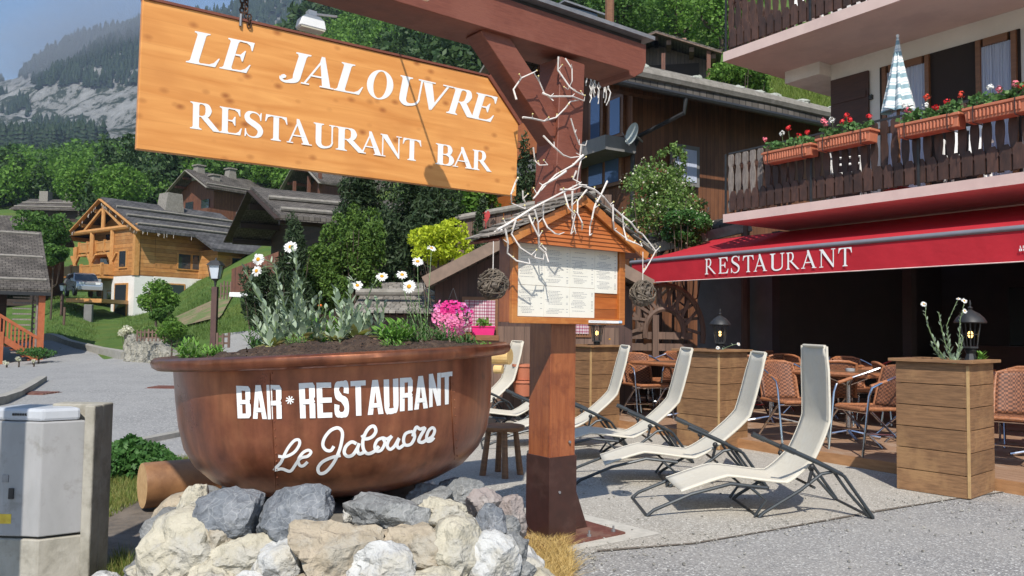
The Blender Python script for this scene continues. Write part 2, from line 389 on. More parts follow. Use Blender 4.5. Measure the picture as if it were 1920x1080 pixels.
bpn = [leafcloud(crown_pts(1100, .5, .5, 22, i + 50, .55, lr=(.2, .4)), .034, seed=i) for i in range(4)]
cpn = [leafcloud(crown_pts(1000, .27, .58, 26, 70 + i, .55, shape='cone'), .036, seed=i, asp=.4) for i in range(3)]
cp2 = [leafcloud(crown_pts(260, .3, .55, 16, 20 + i, .52, shape='cone'), .07, seed=i, asp=.4) for i in range(3)]
s1 = []; s2 = []; s3 = []; sn = [[], [], []]
for _ in range(8200):
    D = 56 + 500 * random.random() ** 1.45; u = random.uniform(-.72, .72); X = u * D; px = u * 1500 + 960
    if D < 106 and px < 180 or D < 84 and px < 700: continue
    if D < 66 and px < 1000 or px > 1750 and D < 300: continue
    k = noise.noise(V((X * .02, D * .02, 2))); z = tz(X, D)
    py = 605 - (z + 8 - 1.3) / D * 1500
    if py < -130: continue
    hmx = 99
    if px < 430:
        hmx = 1.3 + (605 - np.interp(px, [0, 260, 430], [276, 256, 200]) + random.uniform(-14, 8)) / 1500 * D - z
        if hmx < 3.2: continue
    if D < 175:
        q = 2 if k + random.uniform(-.25, .25) > .1 else random.choice((0, 0, 1)); sn[q].append((X, D, z - .6, min(hmx, random.uniform(5.5, 9.5) * (1.3 if q == 2 else 1)), random.uniform(0, 6), random.randrange(3))); continue
    if k + random.uniform(-.25, .25) > .12 or (D > 330 and random.random() < .6): s2.append((X, D, z - .5, min(hmx, random.uniform(10, 17)), random.uniform(0, 6), random.randrange(3)))
    elif random.random() < .55: s1.append((X, D, z - 1, min(hmx, random.uniform(7, 13)), random.uniform(0, 6), random.randrange(4)))
    else: s3.append((X, D, z - 1, min(hmx, random.uniform(7, 12)), random.uniform(0, 6), random.randrange(4)))
scatter('broadleaf_forest', bp_, s1, M['broad'], 'bright green broadleaf forest on the hillside above the village')
scatter('beech_forest', bp_, s3, M['broad2'], 'darker green beech forest on the slope behind the signboard')
scatter('spruce_forest', cp2, s2, M['spruce'], 'dark spruce forest among the beeches on the slope')
scatter('near_broadleaf_wood', bpn, sn[0], M['broad'], 'light green broadleaf wood directly behind the village roofs')
scatter('near_beech_wood', bpn, sn[1], M['broad2'], 'dark green beech wood directly behind the village roofs')
scatter('near_spruce_wood', cpn, sn[2], M['spruce'], 'dark spruces standing in the wood behind the village roofs')
print('near', [len(q) for q in sn])
print('forest', len(s1), len(s2), len(s3))
# ------------------------------------------------------------- paved ground
def asphaltmat(name, c1, c2, c3, sp=260, wh=(.55, .54, .5)):
    m = bpy.data.materials.new(name); m.use_nodes = True; n = m.node_tree.nodes; L = m.node_tree.links.new
    bs = n['Principled BSDF']; bs.inputs['Roughness'].default_value = .85; bs.inputs['Specular IOR Level'].default_value = .3
    tc = n.new('ShaderNodeTexCoord'); v = n.new('ShaderNodeTexVoronoi'); v.inputs['Scale'].default_value = sp * .45; L(tc.outputs['Object'], v.inputs[0])
    cr = n.new('ShaderNodeValToRGB'); e = cr.color_ramp.elements; e[0].color = rgb(c1); e[0].position = .0; e[1].color = rgb(wh); e[1].position = 1
    x = e.new(.6); x.color = rgb(c2); x = e.new(.85); x.color = rgb([a * 1.15 for a in c2]); x = e.new(.93); x.color = rgb([(a + b) / 2 for a, b in zip(c2, wh)])
    sp3 = n.new('ShaderNodeSeparateColor'); L(v.outputs['Color'], sp3.inputs[0]); L(sp3.outputs[0], cr.inputs[0])
    n3 = n.new('ShaderNodeTexNoise'); n3.inputs['Scale'].default_value = .9; n3.inputs['Detail'].default_value = 7; n3.inputs['Roughness'].default_value = .65; L(tc.outputs['Object'], n3.inputs[0])
    r3 = n.new('ShaderNodeMapRange'); r3.inputs[1].default_value = .35; r3.inputs[2].default_value = .7; r3.inputs[4].default_value = .75; L(n3.outputs[0], r3.inputs[0])
    mx = n.new('ShaderNodeMix'); mx.data_type = 'RGBA'; L(r3.outputs[0], mx.inputs[0]); L(cr.outputs[0], mx.inputs[6]); mx.inputs[7].default_value = rgb(c3); L(mx.outputs[2], bs.inputs['Base Color'])
    bp = n.new('ShaderNodeBump'); bp.inputs['Strength'].default_value = .5; bp.inputs['Distance'].default_value = .004; L(v.outputs['Distance'], bp.inputs['Height']); L(bp.outputs[0], bs.inputs['Normal'])
    return m
M['road'] = asphaltmat('pale_road_asphalt', (.17, .17, .167), (.265, .262, .258), (.32, .315, .305), 120)
M['asphalt'] = asphaltmat('blue_grey_asphalt', (.13, .13, .132), (.28, .272, .262), (.345, .33, .305), 230, (.7, .7, .66))
M['terrace'] = asphaltmat('washed_aggregate', (.19, .175, .15), (.37, .345, .30), (.42, .39, .34), 260, (.78, .75, .68))
M['kerb'] = mat('kerb_concrete', (.36, .34, .30), (.26, .25, .22), 6, rough=.85, bump=.3)
M['dirt_and_shade'] = mat('dark_earth_and_shade', (.16, .13, .10), (.10, .085, .07), 18, rough=.95, bump=.6, bscale=80, c3=(.20, .17, .14), s3=3)
EP = [(-2500, 34), (0, 36), (90, 36), (150, 33), (200, 29.5), (235, 26.5), (300, 23), (345, 20.5), (420, 17), (520, 14.5), (3600, 14.5)]
def edgeD(px): return float(np.interp(px, [a for a, b in EP], [b for a, b in EP]))
vs = []; pxs = list(np.linspace(-2400, 3600, 121)); nt_ = 44
for i in range(nt_):
    for px in pxs:
        u = (px - 960) / 1500; De = edgeD(px); D = -3 if i == 0 else 1.2 * (De / 1.2) ** ((i - 1) / (nt_ - 2))
        vs.append((u * max(D, 1.2) * (1 if i else 3), D, tz(u * D, D) + (.03 if D > 13 else 0)))
n_ = len(pxs)
fs = [(i * n_ + j, i * n_ + j + 1, (i + 1) * n_ + j + 1, (i + 1) * n_ + j) for i in range(nt_ - 1) for j in range(n_ - 1)]
rd = npmesh('road', vs, fs, M['road'], smooth=True); rd['kind'] = 'structure'
base = MB(); base.add([(-40, -40, -.05), (40, -40, -.05), (40, 14.6, -.05), (-40, 14.6, -.05)], [(0, 1, 2, 3)]).build('ground', M['dirt_and_shade'])['kind'] = 'structure'
# blue-grey street asphalt (front right) and aggregate terrace behind a cracked joint
J = [G(1040, 1052), G(1120, 1037), G(1300, 1022), G(1460, 995), G(1640, 962), G(1790, 938), G(2100, 893), G(2600, 830)]
a = [(-.3, 1.0, .006), (9, 1.0, .006), (14, 6, .006)]
aspoly = [V((j.x, j.y, .006)) for j in J][::-1]
MB().add([(-.35, -2, .006), (14, -2, .006), (14, 5, .006)] + aspoly + [(-.2, 4.1, .006)], [tuple(range(4 + len(aspoly)))]).build('street', M['asphalt'])['kind'] = 'structure'
tp = [V((j.x, j.y, .0095)) for j in J]
MB().add([(-.5, 4.5, .0095)] + tp + [(14, 8, .0095), (14, 14.4, .0095), (-4, 14.4, .0095), (-3.2, 8.0, .0095), (-1.0, 5.3, .0095)], [tuple(range(6 + len(tp)))]).build('terrace', M['terrace'])['kind'] = 'structure'
MB().add([(j.x + .01 * math.sin(i * 9), j.y - .012, .0125) for i, j in enumerate(J[1:])] + [(j.x, j.y + .012 + .012 * (i % 3 == 0), .0125) for i, j in list(enumerate(J[1:]))[::-1]],
         [tuple(range(2 * len(J) - 2))]).build('joint', M['dirt_and_shade'])['kind'] = 'structure'
# kerbs
kb = MB(); pp = []
for px in range(80, 241, 16):
    D = edgeD(px) + .15; u = (px - 960) / 1500; pp.append(V((u * D, D, tz(u * D, D) + .1)))
for p, q in zip(pp, pp[1:]): kb.bar(p, q, .3, .32)
kb.build('kerb', M['kerb'])['kind'] = 'structure'
kb = MB(); pp = [G(-120, 775, .05), G(0, 752, .05), G(30, 742, .05), G(55, 728, .05), G(80, 712, .05)]
for p, q in zip(pp, pp[1:]): kb.bar(p, q, .16, .16)
kb.build('kerb', M['kerb'])['kind'] = 'structure'
kb = MB(); pp = [G(190, 843, .02), G(245, 832, .02), G(345, 812, .02)]
for p, q in zip(pp, pp[1:]): kb.bar(p, q, .12, .07)
kb.build('kerb', M['kerb'])['kind'] = 'structure'
# drain covers
for i, (px, py) in enumerate([(65, 737), (315, 726)]):
    c = G(px, py, .035); m = MB()
    for k in range(6): m.box((c.x, c.y + (k - 2.5) * .09, c.z), (.6, .05, .03))
    m.box((c.x, c.y, c.z - .012), (.66, .6, .02))
    tag(m.build('drain_cover', M['plate']), ['rusty drain cover beside the curved kerb at far left', 'rusty drain cover in the road beside the cauldron'][i], 'drain cover', 'drain covers in the road')
# driveway behind the lamp
vs = []; 
for D in np.linspace(19.5, 28.5, 20):
    for px in np.linspace(395 if D < 24 else 418, 585, 20):
        u = (px - 960) / 1500; vs.append((u * D, D, tz(u * D, D) + .05))
npmesh('driveway', vs, [(i * 20 + j, i * 20 + j + 1, (i + 1) * 20 + j + 1, (i + 1) * 20 + j) for i in range(19) for j in range(19)], M['road'], smooth=True)['kind'] = 'structure'
# verge left of the cauldron
pl = [G(186, 872), G(340, 862), G(420, 900), G(360, 935), G(300, 985), G(186, 1010)]
M['verge'] = mat('dry_verge', (.20, .19, .06), (.13, .15, .04), 14, rough=.95, bump=.8, bscale=60, c3=(.24, .19, .10), s3=4)
MB().add([(p.x, p.y, .008) for p in pl], [tuple(range(6))]).build('verge', M['verge'])['kind'] = 'structure'
pl = [G(186, 960), G(420, 905), G(560, 930), G(560, 1500), G(0, 1600), G(60, 1080)]
MB().add([(p.x, p.y, .013) for p in pl], [tuple(range(6))]).build('ground_shade', M['dirt_and_shade'])['kind'] = 'structure'  # dark earth sheet stands in for the ground shadow between cabinet and rocks

def blades(name, pts, h, w_, mt, label, cat, lean=.4, seed=0):
    g = np.random.default_rng(seed); n = len(pts); p = np.asarray(pts, float); th = g.uniform(0, 6.28, n); H = h * g.uniform(.5, 1.3, n)
    d = np.stack([np.cos(th), np.sin(th), np.zeros(n)], 1) * w_; l = g.normal(size=(n, 3)) * lean * H[:, None]; l[:, 2] = H
    vs = np.stack([p - d, p + d, p + l], 1).reshape(-1, 3); o = npmesh(name, vs, np.arange(3 * n).reshape(-1, 3), mt); return tag(o, label, cat, kind='stuff')
def inpoly(poly, n, z=0):
    out = []; xs = [p.x for p in poly]; ys = [p.y for p in poly]
    while len(out) < n:
        x, y = random.uniform(min(xs), max(xs)), random.uniform(min(ys), max(ys)); c = False; j = len(poly) - 1
        for i in range(len(poly)):
            if (ys[i] > y) != (ys[j] > y) and x < (xs[j] - xs[i]) * (y - ys[i]) / (ys[j] - ys[i]) + xs[i]: c = not c
            j = i
        if c: out.append((x, y, z))
    return out
M['blade'] = leafmat('grass_blades', (.10, .17, .03), (.30, .28, .09))
M['straw'] = leafmat('dry_straw', (.42, .27, .08), (.62, .47, .2), trans=.15)
blades('grass', inpoly([G(186, 870), G(350, 862), G(400, 892), G(330, 905), G(250, 950), G(186, 985)], 7000), .06, .004, M['blade'], 'short yellow green grass beside the log', 'grass', seed=1)
blades('grass', inpoly([G(190, 1085), G(235, 1050), G(250, 1075), G(215, 1120)], 500), .10, .004, M['blade'], 'tuft of grass at the foot of the concrete post', 'grass', seed=2)
blades('straw', inpoly([G(985, 1015), G(1060, 1010), G(1075, 1060), G(1060, 1120), G(975, 1130)], 6500), .055, .003, M['straw'], 'dry straw tuft between the rock pile and the sign post base', 'straw', lean=1.0, seed=3)

# ------------------------------------------------------------- sign post frame
A_ = V((.79, .613, 0)).normalized(); N_ = V((A_.y, -A_.x, 0)); B_ = -N_
PC = V((.262, 5.06, 0))
FR = Matrix(((A_.x, B_.x, 0, PC.x), (A_.y, B_.y, 0, PC.y), (0, 0, 1, 0), (0, 0, 0, 1)))   # local x = along beam, y = away from street, z = up
def loc_(px, py, yl):
    """local (x,z) on the plane at local y = yl"""
    p = onpl(px, py, PC + B_ * yl, N_); q = FR.inverted() @ p; return q
post = thing('sign_post', 'tall red brown timber post with an overhead beam and a dark steel foot', 'sign post', mtx=FR)
w2 = .104
ztop = loc_(1070, 112, -w2).z
zs = loc_(1060, 858, -w2).z
m = MB(); m.b2((-w2, -w2, zs), (w2, w2, 1.36)); m.build('lower_post', M['postwood'], post, bevel=.004)
dxt = loc_(1097, 112, -w2).x - w2
m = MB(); m.bar((0, 0, 1.36), (dxt, 0, ztop), 2 * w2, 2 * w2, up=(0, 1, 0)); m.build('upper_post', M['redwood'], post, bevel=.004)
m = MB(); m.b2((-w2 - .008, -w2 - .008, .02), (w2 + .008, w2 + .008, zs + .01)); sh = m.build('steel_foot', M['shoe'], post, bevel=.002)
m = MB()
for x, z in ((.05, .62), (-.02, .33)): m.lathe([(0, 0), (.011, 0), (.011, .005), (0, .008)], 8, (0, 0, 0))
k = 0; mm = MB()
for x, z in ((.05, .60), (-.03, .30)): mm.tube([(x, -w2 - .006, z), (x, -w2 - .015, z)], .009, 8)
mm.build('bolt', M['zinc'], post)
m = MB(); m.prism([(w2 + .008, -.012, .02), (w2 + .2, -.012, .02), (w2 + .07, -.012, .33), (w2 + .008, -.012, .42)], (0, .012, 0)); m.build('gusset', M['shoe'], post)
m = MB(); m.b2((-.30, -.24, .008), (.42, .30, .024)); m.build('base_plate', M['plate'], post, bevel=.003)
m = MB()
for x in (.15, .36):
    for y in (-.19, .1): m.tube([(x, y, .02), (x, y, .06)], .007, 6); m.tube([(x, y, .024), (x, y, .036)], .014, 6)
m.build('bolt', M['zinc'], post)
MB().add([FR @ V(p) for p in ((-.36, -.33, .0112), (.62, -.36, .0112), (.56, .42, .0112), (-.36, .38, .0112))], [(0, 1, 2, 3)]).build('footing', mat('pale_mortar', (.52, .49, .43), (.42, .4, .35), 20, rough=.9, bump=.4))['kind'] = 'structure'
# beam
bf = -w2 - .012; bk = bf + .30
zb = loc_(1097, 108, bf).z; zt = zb + .215
xr = loc_(1206, 110, bf).x; xn = loc_(1180, 125, bf).x
zb2 = zb
prof = [(-3.4, zb2), (xn - .02, zb2), (xn, zb2 - 0.0), (xn + .015, zb2 - .03), (xn + .05, zb2 - .035), (xr + .0, zb2 + .02), (xr + .03, zb2 + .09), (xr + .03, zt), (-3.4, zt)]
m = MB(); m.prism([(x, bf, z) for x, z in prof], (0, bk - bf, 0)); m.build('beam', M['redwood'], post, bevel=.004)
m = MB(); m.b2((-3.45, bf - .045, zt + .03), (xr + .07, bk + .05, zt + .055)); m.build('beam_cap', M['zinc'], post)
m = MB(); m.b2((-3.4, bf + .02, zt), (xr, bk - .02, zt + .03)); m.build('batten', M['black'], post)
p0 = loc_(905, 50, -.02); p1 = loc_(1050, 268, -.02)
m = MB(); m.bar((p0.x, .0, p0.z), (p1.x, .0, p1.z), .16, .155, up=(0, 1, 0)); br = m.build('brace', M['redwood'], post, bevel=.003)
p0 = loc_(560, 30, 0)

# ------------------------------------------------------------- hanging signboard
SY = .02
q0 = loc_(256, 279, SY); q1 = loc_(968, 368, SY); q2 = loc_(972, 232, SY); q3 = loc_(914, 145, SY); q4 = loc_(268, -3, SY)
print('sign', q0, q1, q2, q3, q4)
def signmat():
    m = bpy.data.materials.new('varnished_pine'); m.use_nodes = True; n = m.node_tree.nodes; L = m.node_tree.links.new
    bs = n['Principled BSDF']; bs.inputs['Roughness'].default_value = .45; bs.inputs['Specular IOR Level'].default_value = .35
    tc = n.new('ShaderNodeTexCoord'); mp = n.new('ShaderNodeMapping'); mp.inputs['Scale'].default_value = (1.3, 1, 14); L(tc.outputs['Object'], mp.inputs[0])
    a = n.new('ShaderNodeTexNoise'); a.inputs['Scale'].default_value = 1.6; a.inputs['Detail'].default_value = 7; a.inputs['Distortion'].default_value = .6; L(mp.outputs[0], a.inputs[0])
    cr = n.new('ShaderNodeValToRGB'); e = cr.color_ramp.elements; e[0].position = .3; e[0].color = (.60, .235, .055, 1); e[1].position = .7; e[1].color = (.77, .36, .105, 1); L(a.outputs[0], cr.inputs[0])
    # knots
    mk = n.new('ShaderNodeMapping'); mk.inputs['Scale'].default_value = (8.5, .01, 13.0); mk.inputs['Location'].default_value = (.4, 0, .3); L(tc.outputs['Object'], mk.inputs[0])
    vo = n.new('ShaderNodeTexVoronoi'); vo.inputs['Scale'].default_value = 1; vo.inputs['Randomness'].default_value = 1; L(mk.outputs[0], vo.inputs[0])
    sc3 = n.new('ShaderNodeSeparateColor'); L(vo.outputs['Color'], sc3.inputs[0])
    kr = n.new('ShaderNodeMapRange'); kr.inputs[1].default_value = .26; kr.inputs[2].default_value = .05; kr.inputs[3].default_value = 0; kr.inputs[4].default_value = 1; L(vo.outputs['Distance'], kr.inputs[0])
    gt = n.new('ShaderNodeMapRange'); gt.inputs[1].default_value = .1; gt.inputs[2].default_value = .45; L(sc3.outputs[0], gt.inputs[0])
    mu = n.new('ShaderNodeMath'); mu.operation = 'MULTIPLY'; L(kr.outputs[0], mu.inputs[0]); L(gt.outputs[0], mu.inputs[1])
    ns = n.new('ShaderNodeMath'); ns.operation = 'MULTIPLY'; ns.inputs[1].default_value = .85; L(mu.outputs[0], ns.inputs[0])
    mx = n.new('ShaderNodeMix'); mx.data_type = 'RGBA'; L(ns.outputs[0], mx.inputs[0]); L(cr.outputs[0], mx.inputs[6]); mx.inputs[7].default_value = (.30, .09, .02, 1)
    # soft darker patches
    n3 = n.new('ShaderNodeTexNoise'); n3.inputs['Scale'].default_value = 3.5; n3.inputs['Detail'].default_value = 3; L(tc.outputs['Object'], n3.inputs[0])
    r3 = n.new('ShaderNodeMapRange'); r3.inputs[1].default_value = .5; r3.inputs[2].default_value = .75; r3.inputs[4].default_value = .45; L(n3.outputs[0], r3.inputs[0])
    m2 = n.new('ShaderNodeMix'); m2.data_type = 'RGBA'; L(r3.outputs[0], m2.inputs[0]); L(mx.outputs[2], m2.inputs[6]); m2.inputs[7].default_value = (.52, .20, .05, 1)
    # plank joints
    sx = n.new('ShaderNodeSeparateXYZ'); L(tc.outputs['Object'], sx.inputs[0]); md = n.new('ShaderNodeMath'); md.operation = 'PINGPONG'; md.inputs[1].default_value = .0585; L(sx.outputs[2], md.inputs[0])
    lt = n.new('ShaderNodeMapRange'); lt.inputs[1].default_value = 0; lt.inputs[2].default_value = .0016; lt.inputs[3].default_value = .22; lt.inputs[4].default_value = 0; L(md.outputs[0], lt.inputs[0])
    m3 = n.new('ShaderNodeMix'); m3.data_type = 'RGBA'; L(lt.outputs[0], m3.inputs[0]); L(m2.outputs[2], m3.inputs[6]); m3.inputs[7].default_value = (.3, .1, .02, 1)
    L(m3.outputs[2], bs.inputs['Base Color'])
    bp = n.new('ShaderNodeBump'); bp.inputs['Strength'].default_value = .12; bp.inputs['Distance'].default_value = .004; L(a.outputs[0], bp.inputs['Height']); L(bp.outputs[0], bs.inputs['Normal'])
    return m
M['signwood'] = signmat()
sign = thing('hanging_signboard', 'big orange varnished wooden sign with white carved lettering hanging from the beam', 'sign', mtx=FR)
zbs = (q0.z + q1.z) / 2; zts = zbs + .70 if abs(q4.z - q0.z - .7) > .2 else q4.z
poly = [(q0.x, SY, q0.z), (q1.x, SY, q1.z), (q2.x, SY, q2.z), (q3.x, SY, q3.z), (q4.x, SY, q4.z)]
m = MB(); m.prism(poly, (0, .035, 0)); m.build('board', M['signwood'], sign, bevel=.003)
m = MB(); 
m.bar((q4.x, SY + .0175, q4.z + .005), (q3.x, SY + .0175, q3.z + .010), .05, .012); m.bar((q3.x + .007, SY + .0175, q3.z + .01), (q2.x + .012, SY + .0175, q2.z), .06, .024)
m.build('edge_strip', M['redwood'], sign)

# ------------------------------------------------------------- lettering
class GL:
    """glyph pieces in a 0..w x 0..1 box"""
    def __init__(s): s.p = []
    def poly(s, pts): s.p.append(('p', pts)); return s
    def strip(s, pts, ws, sub=7):
        P_ = [np.array(p, float) for p in pts]; n = len(P_)
        if not isinstance(ws, (list, tuple)): ws = [ws] * n
        c = []; w = []
        for i in range(n - 1):
            p0, p1, p2, p3 = P_[max(i - 1, 0)], P_[i], P_[i + 1], P_[min(i + 2, n - 1)]
            for k in range(sub):
                t = k / sub; c.append(.5 * ((2 * p1) + (-p0 + p2) * t + (2 * p0 - 5 * p1 + 4 * p2 - p3) * t * t + (-p0 + 3 * p1 - 3 * p2 + p3) * t ** 3)); w.append(ws[i] * (1 - t) + ws[i + 1] * t)
        c.append(P_[-1]); w.append(ws[-1]); s.p.append(('s', c, w)); return s
def stem(g, x0, x1, b=True, t=True, s=.085, th=.038):
    p = []
    if b: p += [(x0 - s, 0), (x1 + s, 0), (x1 + s, th), (x1 + s * .35, th + .015), (x1, th + .06)]
    else: p += [(x0, 0), (x1, 0)]
    if t: p += [(x1, 1 - th - .06), (x1 + s * .35, 1 - th - .015), (x1 + s, 1 - th), (x1 + s, 1), (x0 - s, 1), (x0 - s, 1 - th), (x0 - s * .35, 1 - th - .015), (x0, 1 - th - .06)]
    else: p += [(x1, 1), (x0, 1)]
    if b: p += [(x0, th + .06), (x0 - s * .35, th + .015), (x0 - s, th)]
    return g.poly(p)
def serif(ch, b=.2):
    g = GL(); t = .045; h = b / 2
    if ch == 'L': stem(g, .1, .1 + b); g.poly([(.1 + b, 0), (.74, 0), (.79, .29), (.755, .29), (.68, .13), (.58, .06), (.1 + b, t)])
    elif ch == 'E':
        stem(g, .1, .1 + b); x = .1 + b
        g.poly([(x, 0), (.74, 0), (.79, .28), (.755, .28), (.68, .13), (.58, .06), (x, t)])
        g.poly([(x, 1), (.72, 1), (.73, .73), (.70, .73), (.63, .88), (.53, .945), (x, 1 - t)])
        g.poly([(x, .54), (.45, .545), (.53, .69), (.56, .69), (.56, .34), (.53, .34), (.45, .485), (x, .49)])
    elif ch == 'J':
        g.poly([(.27, 1), (.27, 1 - t), (.33, .94), (.36, .88), (.36, .22), (.36 + b, .22), (.36 + b, .88), (.39 + b, .94), (.46 + b, 1 - t), (.46 + b, 1)])
        g.strip([(.36 + h, .24), (.35 + h, .08), (.28, -.01), (.17, -.02), (.09, .04), (.07, .13)], [b, b * .9, .1, .07, .08, .1]); g.strip([(.06, .13), (.13, .13), (.2, .13)], [.06, .15, .06])
    elif ch == 'A':
        g.strip([(.10, .02), (.445, .96)], .062, 1); g.poly([(.36, 1.02), (.46, 1.02), (.86, .02), (.86 - b * 1.12, .02), (.36, .86)]); g.poly([(.2, .30), (.66, .30), (.66, .355), (.2, .355)])
        g.poly([(0, 0), (.24, 0), (.24, t), (0, t)]); g.poly([(.82 - b * 1.3, 0), (.94, 0), (.94, t), (.82 - b * 1.3, t)])
    elif ch == 'O':
        c = []; k = 36
        o = [(.44 + .43 * math.cos(a), .5 + .52 * math.sin(a)) for a in np.linspace(0, 2 * math.pi, k)]; i_ = [(.44 + (.43 - b) * math.cos(a), .5 + .475 * math.sin(a)) for a in np.linspace(0, 2 * math.pi, k)]
        g.p.append(('q', o, i_))
    elif ch == 'U':
        g.poly([(.02, 1), (.02, 1 - t), (.07, .95), (.1, .89), (.1, .3), (.1 + b, .3), (.1 + b, .89), (.13 + b, .95), (.19 + b, 1 - t), (.19 + b, 1)])
        g.poly([(.58, 1), (.58, 1 - t), (.65, .95), (.665, .88), (.665, .3), (.72, .3), (.72, .88), (.74, .95), (.81, 1 - t), (.81, 1)])
        g.strip([(.1 + h, .31), (.11 + h, .16), (.2 + h, .04), (.45, .02), (.62, .09), (.69, .22), (.6925, .31)], [b, b * .97, b * .7, .09, .075, .06, .055])
    elif ch == 'V':
        g.poly([(.10, 1 - t), (.12 + b, 1 - t), (.52, .24), (.46, -.02), (.41, -.02)]); g.strip([(.445, .0), (.77, .97)], .062, 1)
        g.poly([(0, 1), (0, 1 - t), (.2 + b, 1 - t), (.2 + b, 1)]); g.poly([(.62, 1), (.62, 1 - t), (.9, 1 - t), (.9, 1)])
    elif ch in 'RB':
        stem(g, .1, .1 + b); x = .1 + b
        if ch == 'R':
            g.strip([(x - .02, .975), (x + .12, .975), (x + .25, .92), (x + .3, .75), (x + .25, .57), (x + .12, .5), (x - .02, .5)], [.045, .05, b * .75, b, b * .75, .05, .045])
            g.poly([(x + .02, .51), (x + .06 + b, .51), (.97, .03), (1.0, .03), (1.0, 0), (.97 - b, 0)])
        else:
            g.strip([(x - .02, .975), (x + .12, .975), (x + .23, .92), (x + .27, .76), (x + .23, .59), (x + .1, .53), (x - .02, .53)], [.045, .05, b * .7, b * .9, b * .7, .05, .045])
            g.strip([(x - .02, .515), (x + .13, .51), (x + .28, .44), (x + .33, .27), (x + .27, .09), (x + .12, .025), (x - .02, .025)], [.045, .05, b * .75, b, b * .75, .05, .045])
    elif ch == 'S':
        g.strip([(.60, .69), (.57, .86), (.47, .96), (.33, .985), (.19, .93), (.13, .79), (.19, .65), (.36, .54), (.52, .43), (.6, .28), (.55, .11), (.41, .02), (.26, .02), (.14, .11), (.08, .30)],
                [.02, .035, .05, .06, b * .7, b * .9, b * 1.05, b * 1.15, b * 1.1, b * .95, b * .75, .06, .05, .035, .02])
        g.poly([(.585, .69), (.625, .69), (.635, 1), (.60, 1), (.565, .9)]); g.poly([(.05, 0), (.085, 0), (.12, .1), (.10, .31), (.06, .31)])
    elif ch == 'T':
        c = .41; stem(g, c - h, c + h, True, False); g.poly([(.03, 1), (.79, 1), (.82, .71), (.785, .71), (.72, .88), (.6, .945), (.22, .945), (.10, .88), (.035, .71), (0, .71)])
    elif ch == 'N':
        g.poly([(.12, .04), (.175, .04), (.175, .96), (.12, .96)]); g.poly([(.78, 0), (.835, 0), (.835, .97), (.78, .97)]); g.poly([(.04, 1), (.12 + b * 1.0, 1), (.835, .09), (.835, -.02), (.79, -.02), (.09, .95), (.04, .96)])
        g.poly([(.04, 0), (.26, 0), (.26, t), (.04, t)]); g.poly([(.69, 1), (.69, 1 - t), (.92, 1 - t), (.92, 1)])
    return g
def sans(ch):
    g = GL(); s = .37; v = .145
    if ch == 'T': g.poly([(0, 1), (0, 1 - v), (1, 1 - v), (1, 1)]); g.poly([(.5 - s / 2, 0), (.5 + s / 2, 0), (.5 + s / 2, .9), (.5 - s / 2, .9)])
    elif ch == 'E':
        g.poly([(0, 0), (s, 0), (s, 1), (0, 1)])
        for y in (0, .5 - v / 2, 1 - v): g.poly([(.2, y), (.98, y), (.98, y + v), (.2, y + v)])
    elif ch == 'R':
        g.poly([(0, 0), (s, 0), (s, 1), (0, 1)]); g.poly([(.2, 1), (.2, 1 - v), (.6, 1 - v), (1, .9), (.88, 1)]); g.poly([(1 - s, .9), (1, .92), (1, .6), (.88, .51), (1 - s, .5)]); g.poly([(.2, .53), (.2, .4), (.88, .4), (1, .47), (.9, .55)])
        g.poly([(1 - s, .42), (1, .42), (1, 0), (1 - s, 0)])
    elif ch == 'B':
        g.poly([(0, 0), (s, 0), (s, 1), (0, 1)]); g.poly([(.2, 1), (.2, 1 - v), (.88, 1 - v), (.98, .92), (.85, 1)]); g.poly([(1 - s, .9), (.98, .92), (.98, .6), (.86, .51), (1 - s, .5)]); g.poly([(.2, .57), (.2, .44), (.86, .44), (.95, .52), (.86, .57)])
        g.poly([(1 - s, .5), (.86, .52), (1, .42), (1, .08), (1 - s, .08)]); g.poly([(.2, v), (.2, 0), (.86, 0), (1, .09), (.9, v)])
    elif ch == 'A': g.poly([(0, 0), (.33, 0), (.62, 1), (.26, 1)]); g.poly([(1, 0), (.67, 0), (.38, 1), (.74, 1)]); g.poly([(.2, .2), (.8, .2), (.76, .33), (.24, .33)])
    elif ch == 'N': g.poly([(0, 0), (.3, 0), (.3, 1), (0, 1)]); g.poly([(.7, 0), (1, 0), (1, 1), (.7, 1)]); g.poly([(0, 1), (.34, 1), (1, 0), (.66, 0)])
    elif ch == 'U': g.strip([(s / 2, 1), (s / 2, .22), (.3, .075), (.7, .075), (1 - s / 2, .22), (1 - s / 2, 1)], [s, s, .17, .17, s, s], 5)
    elif ch == 'S': g.strip([(.82, .66), (.82, .86), (.62, .925), (.38, .925), (.18, .84), (.2, .66), (.5, .52), (.8, .38), (.82, .17), (.62, .075), (.36, .075), (.17, .17), (.17, .36)], [s * .95, s * .9, .16, .16, s * .9, s * .9, .2, s * .9, s * .9, .16, .16, s * .9, s * .95], 5)
    return g
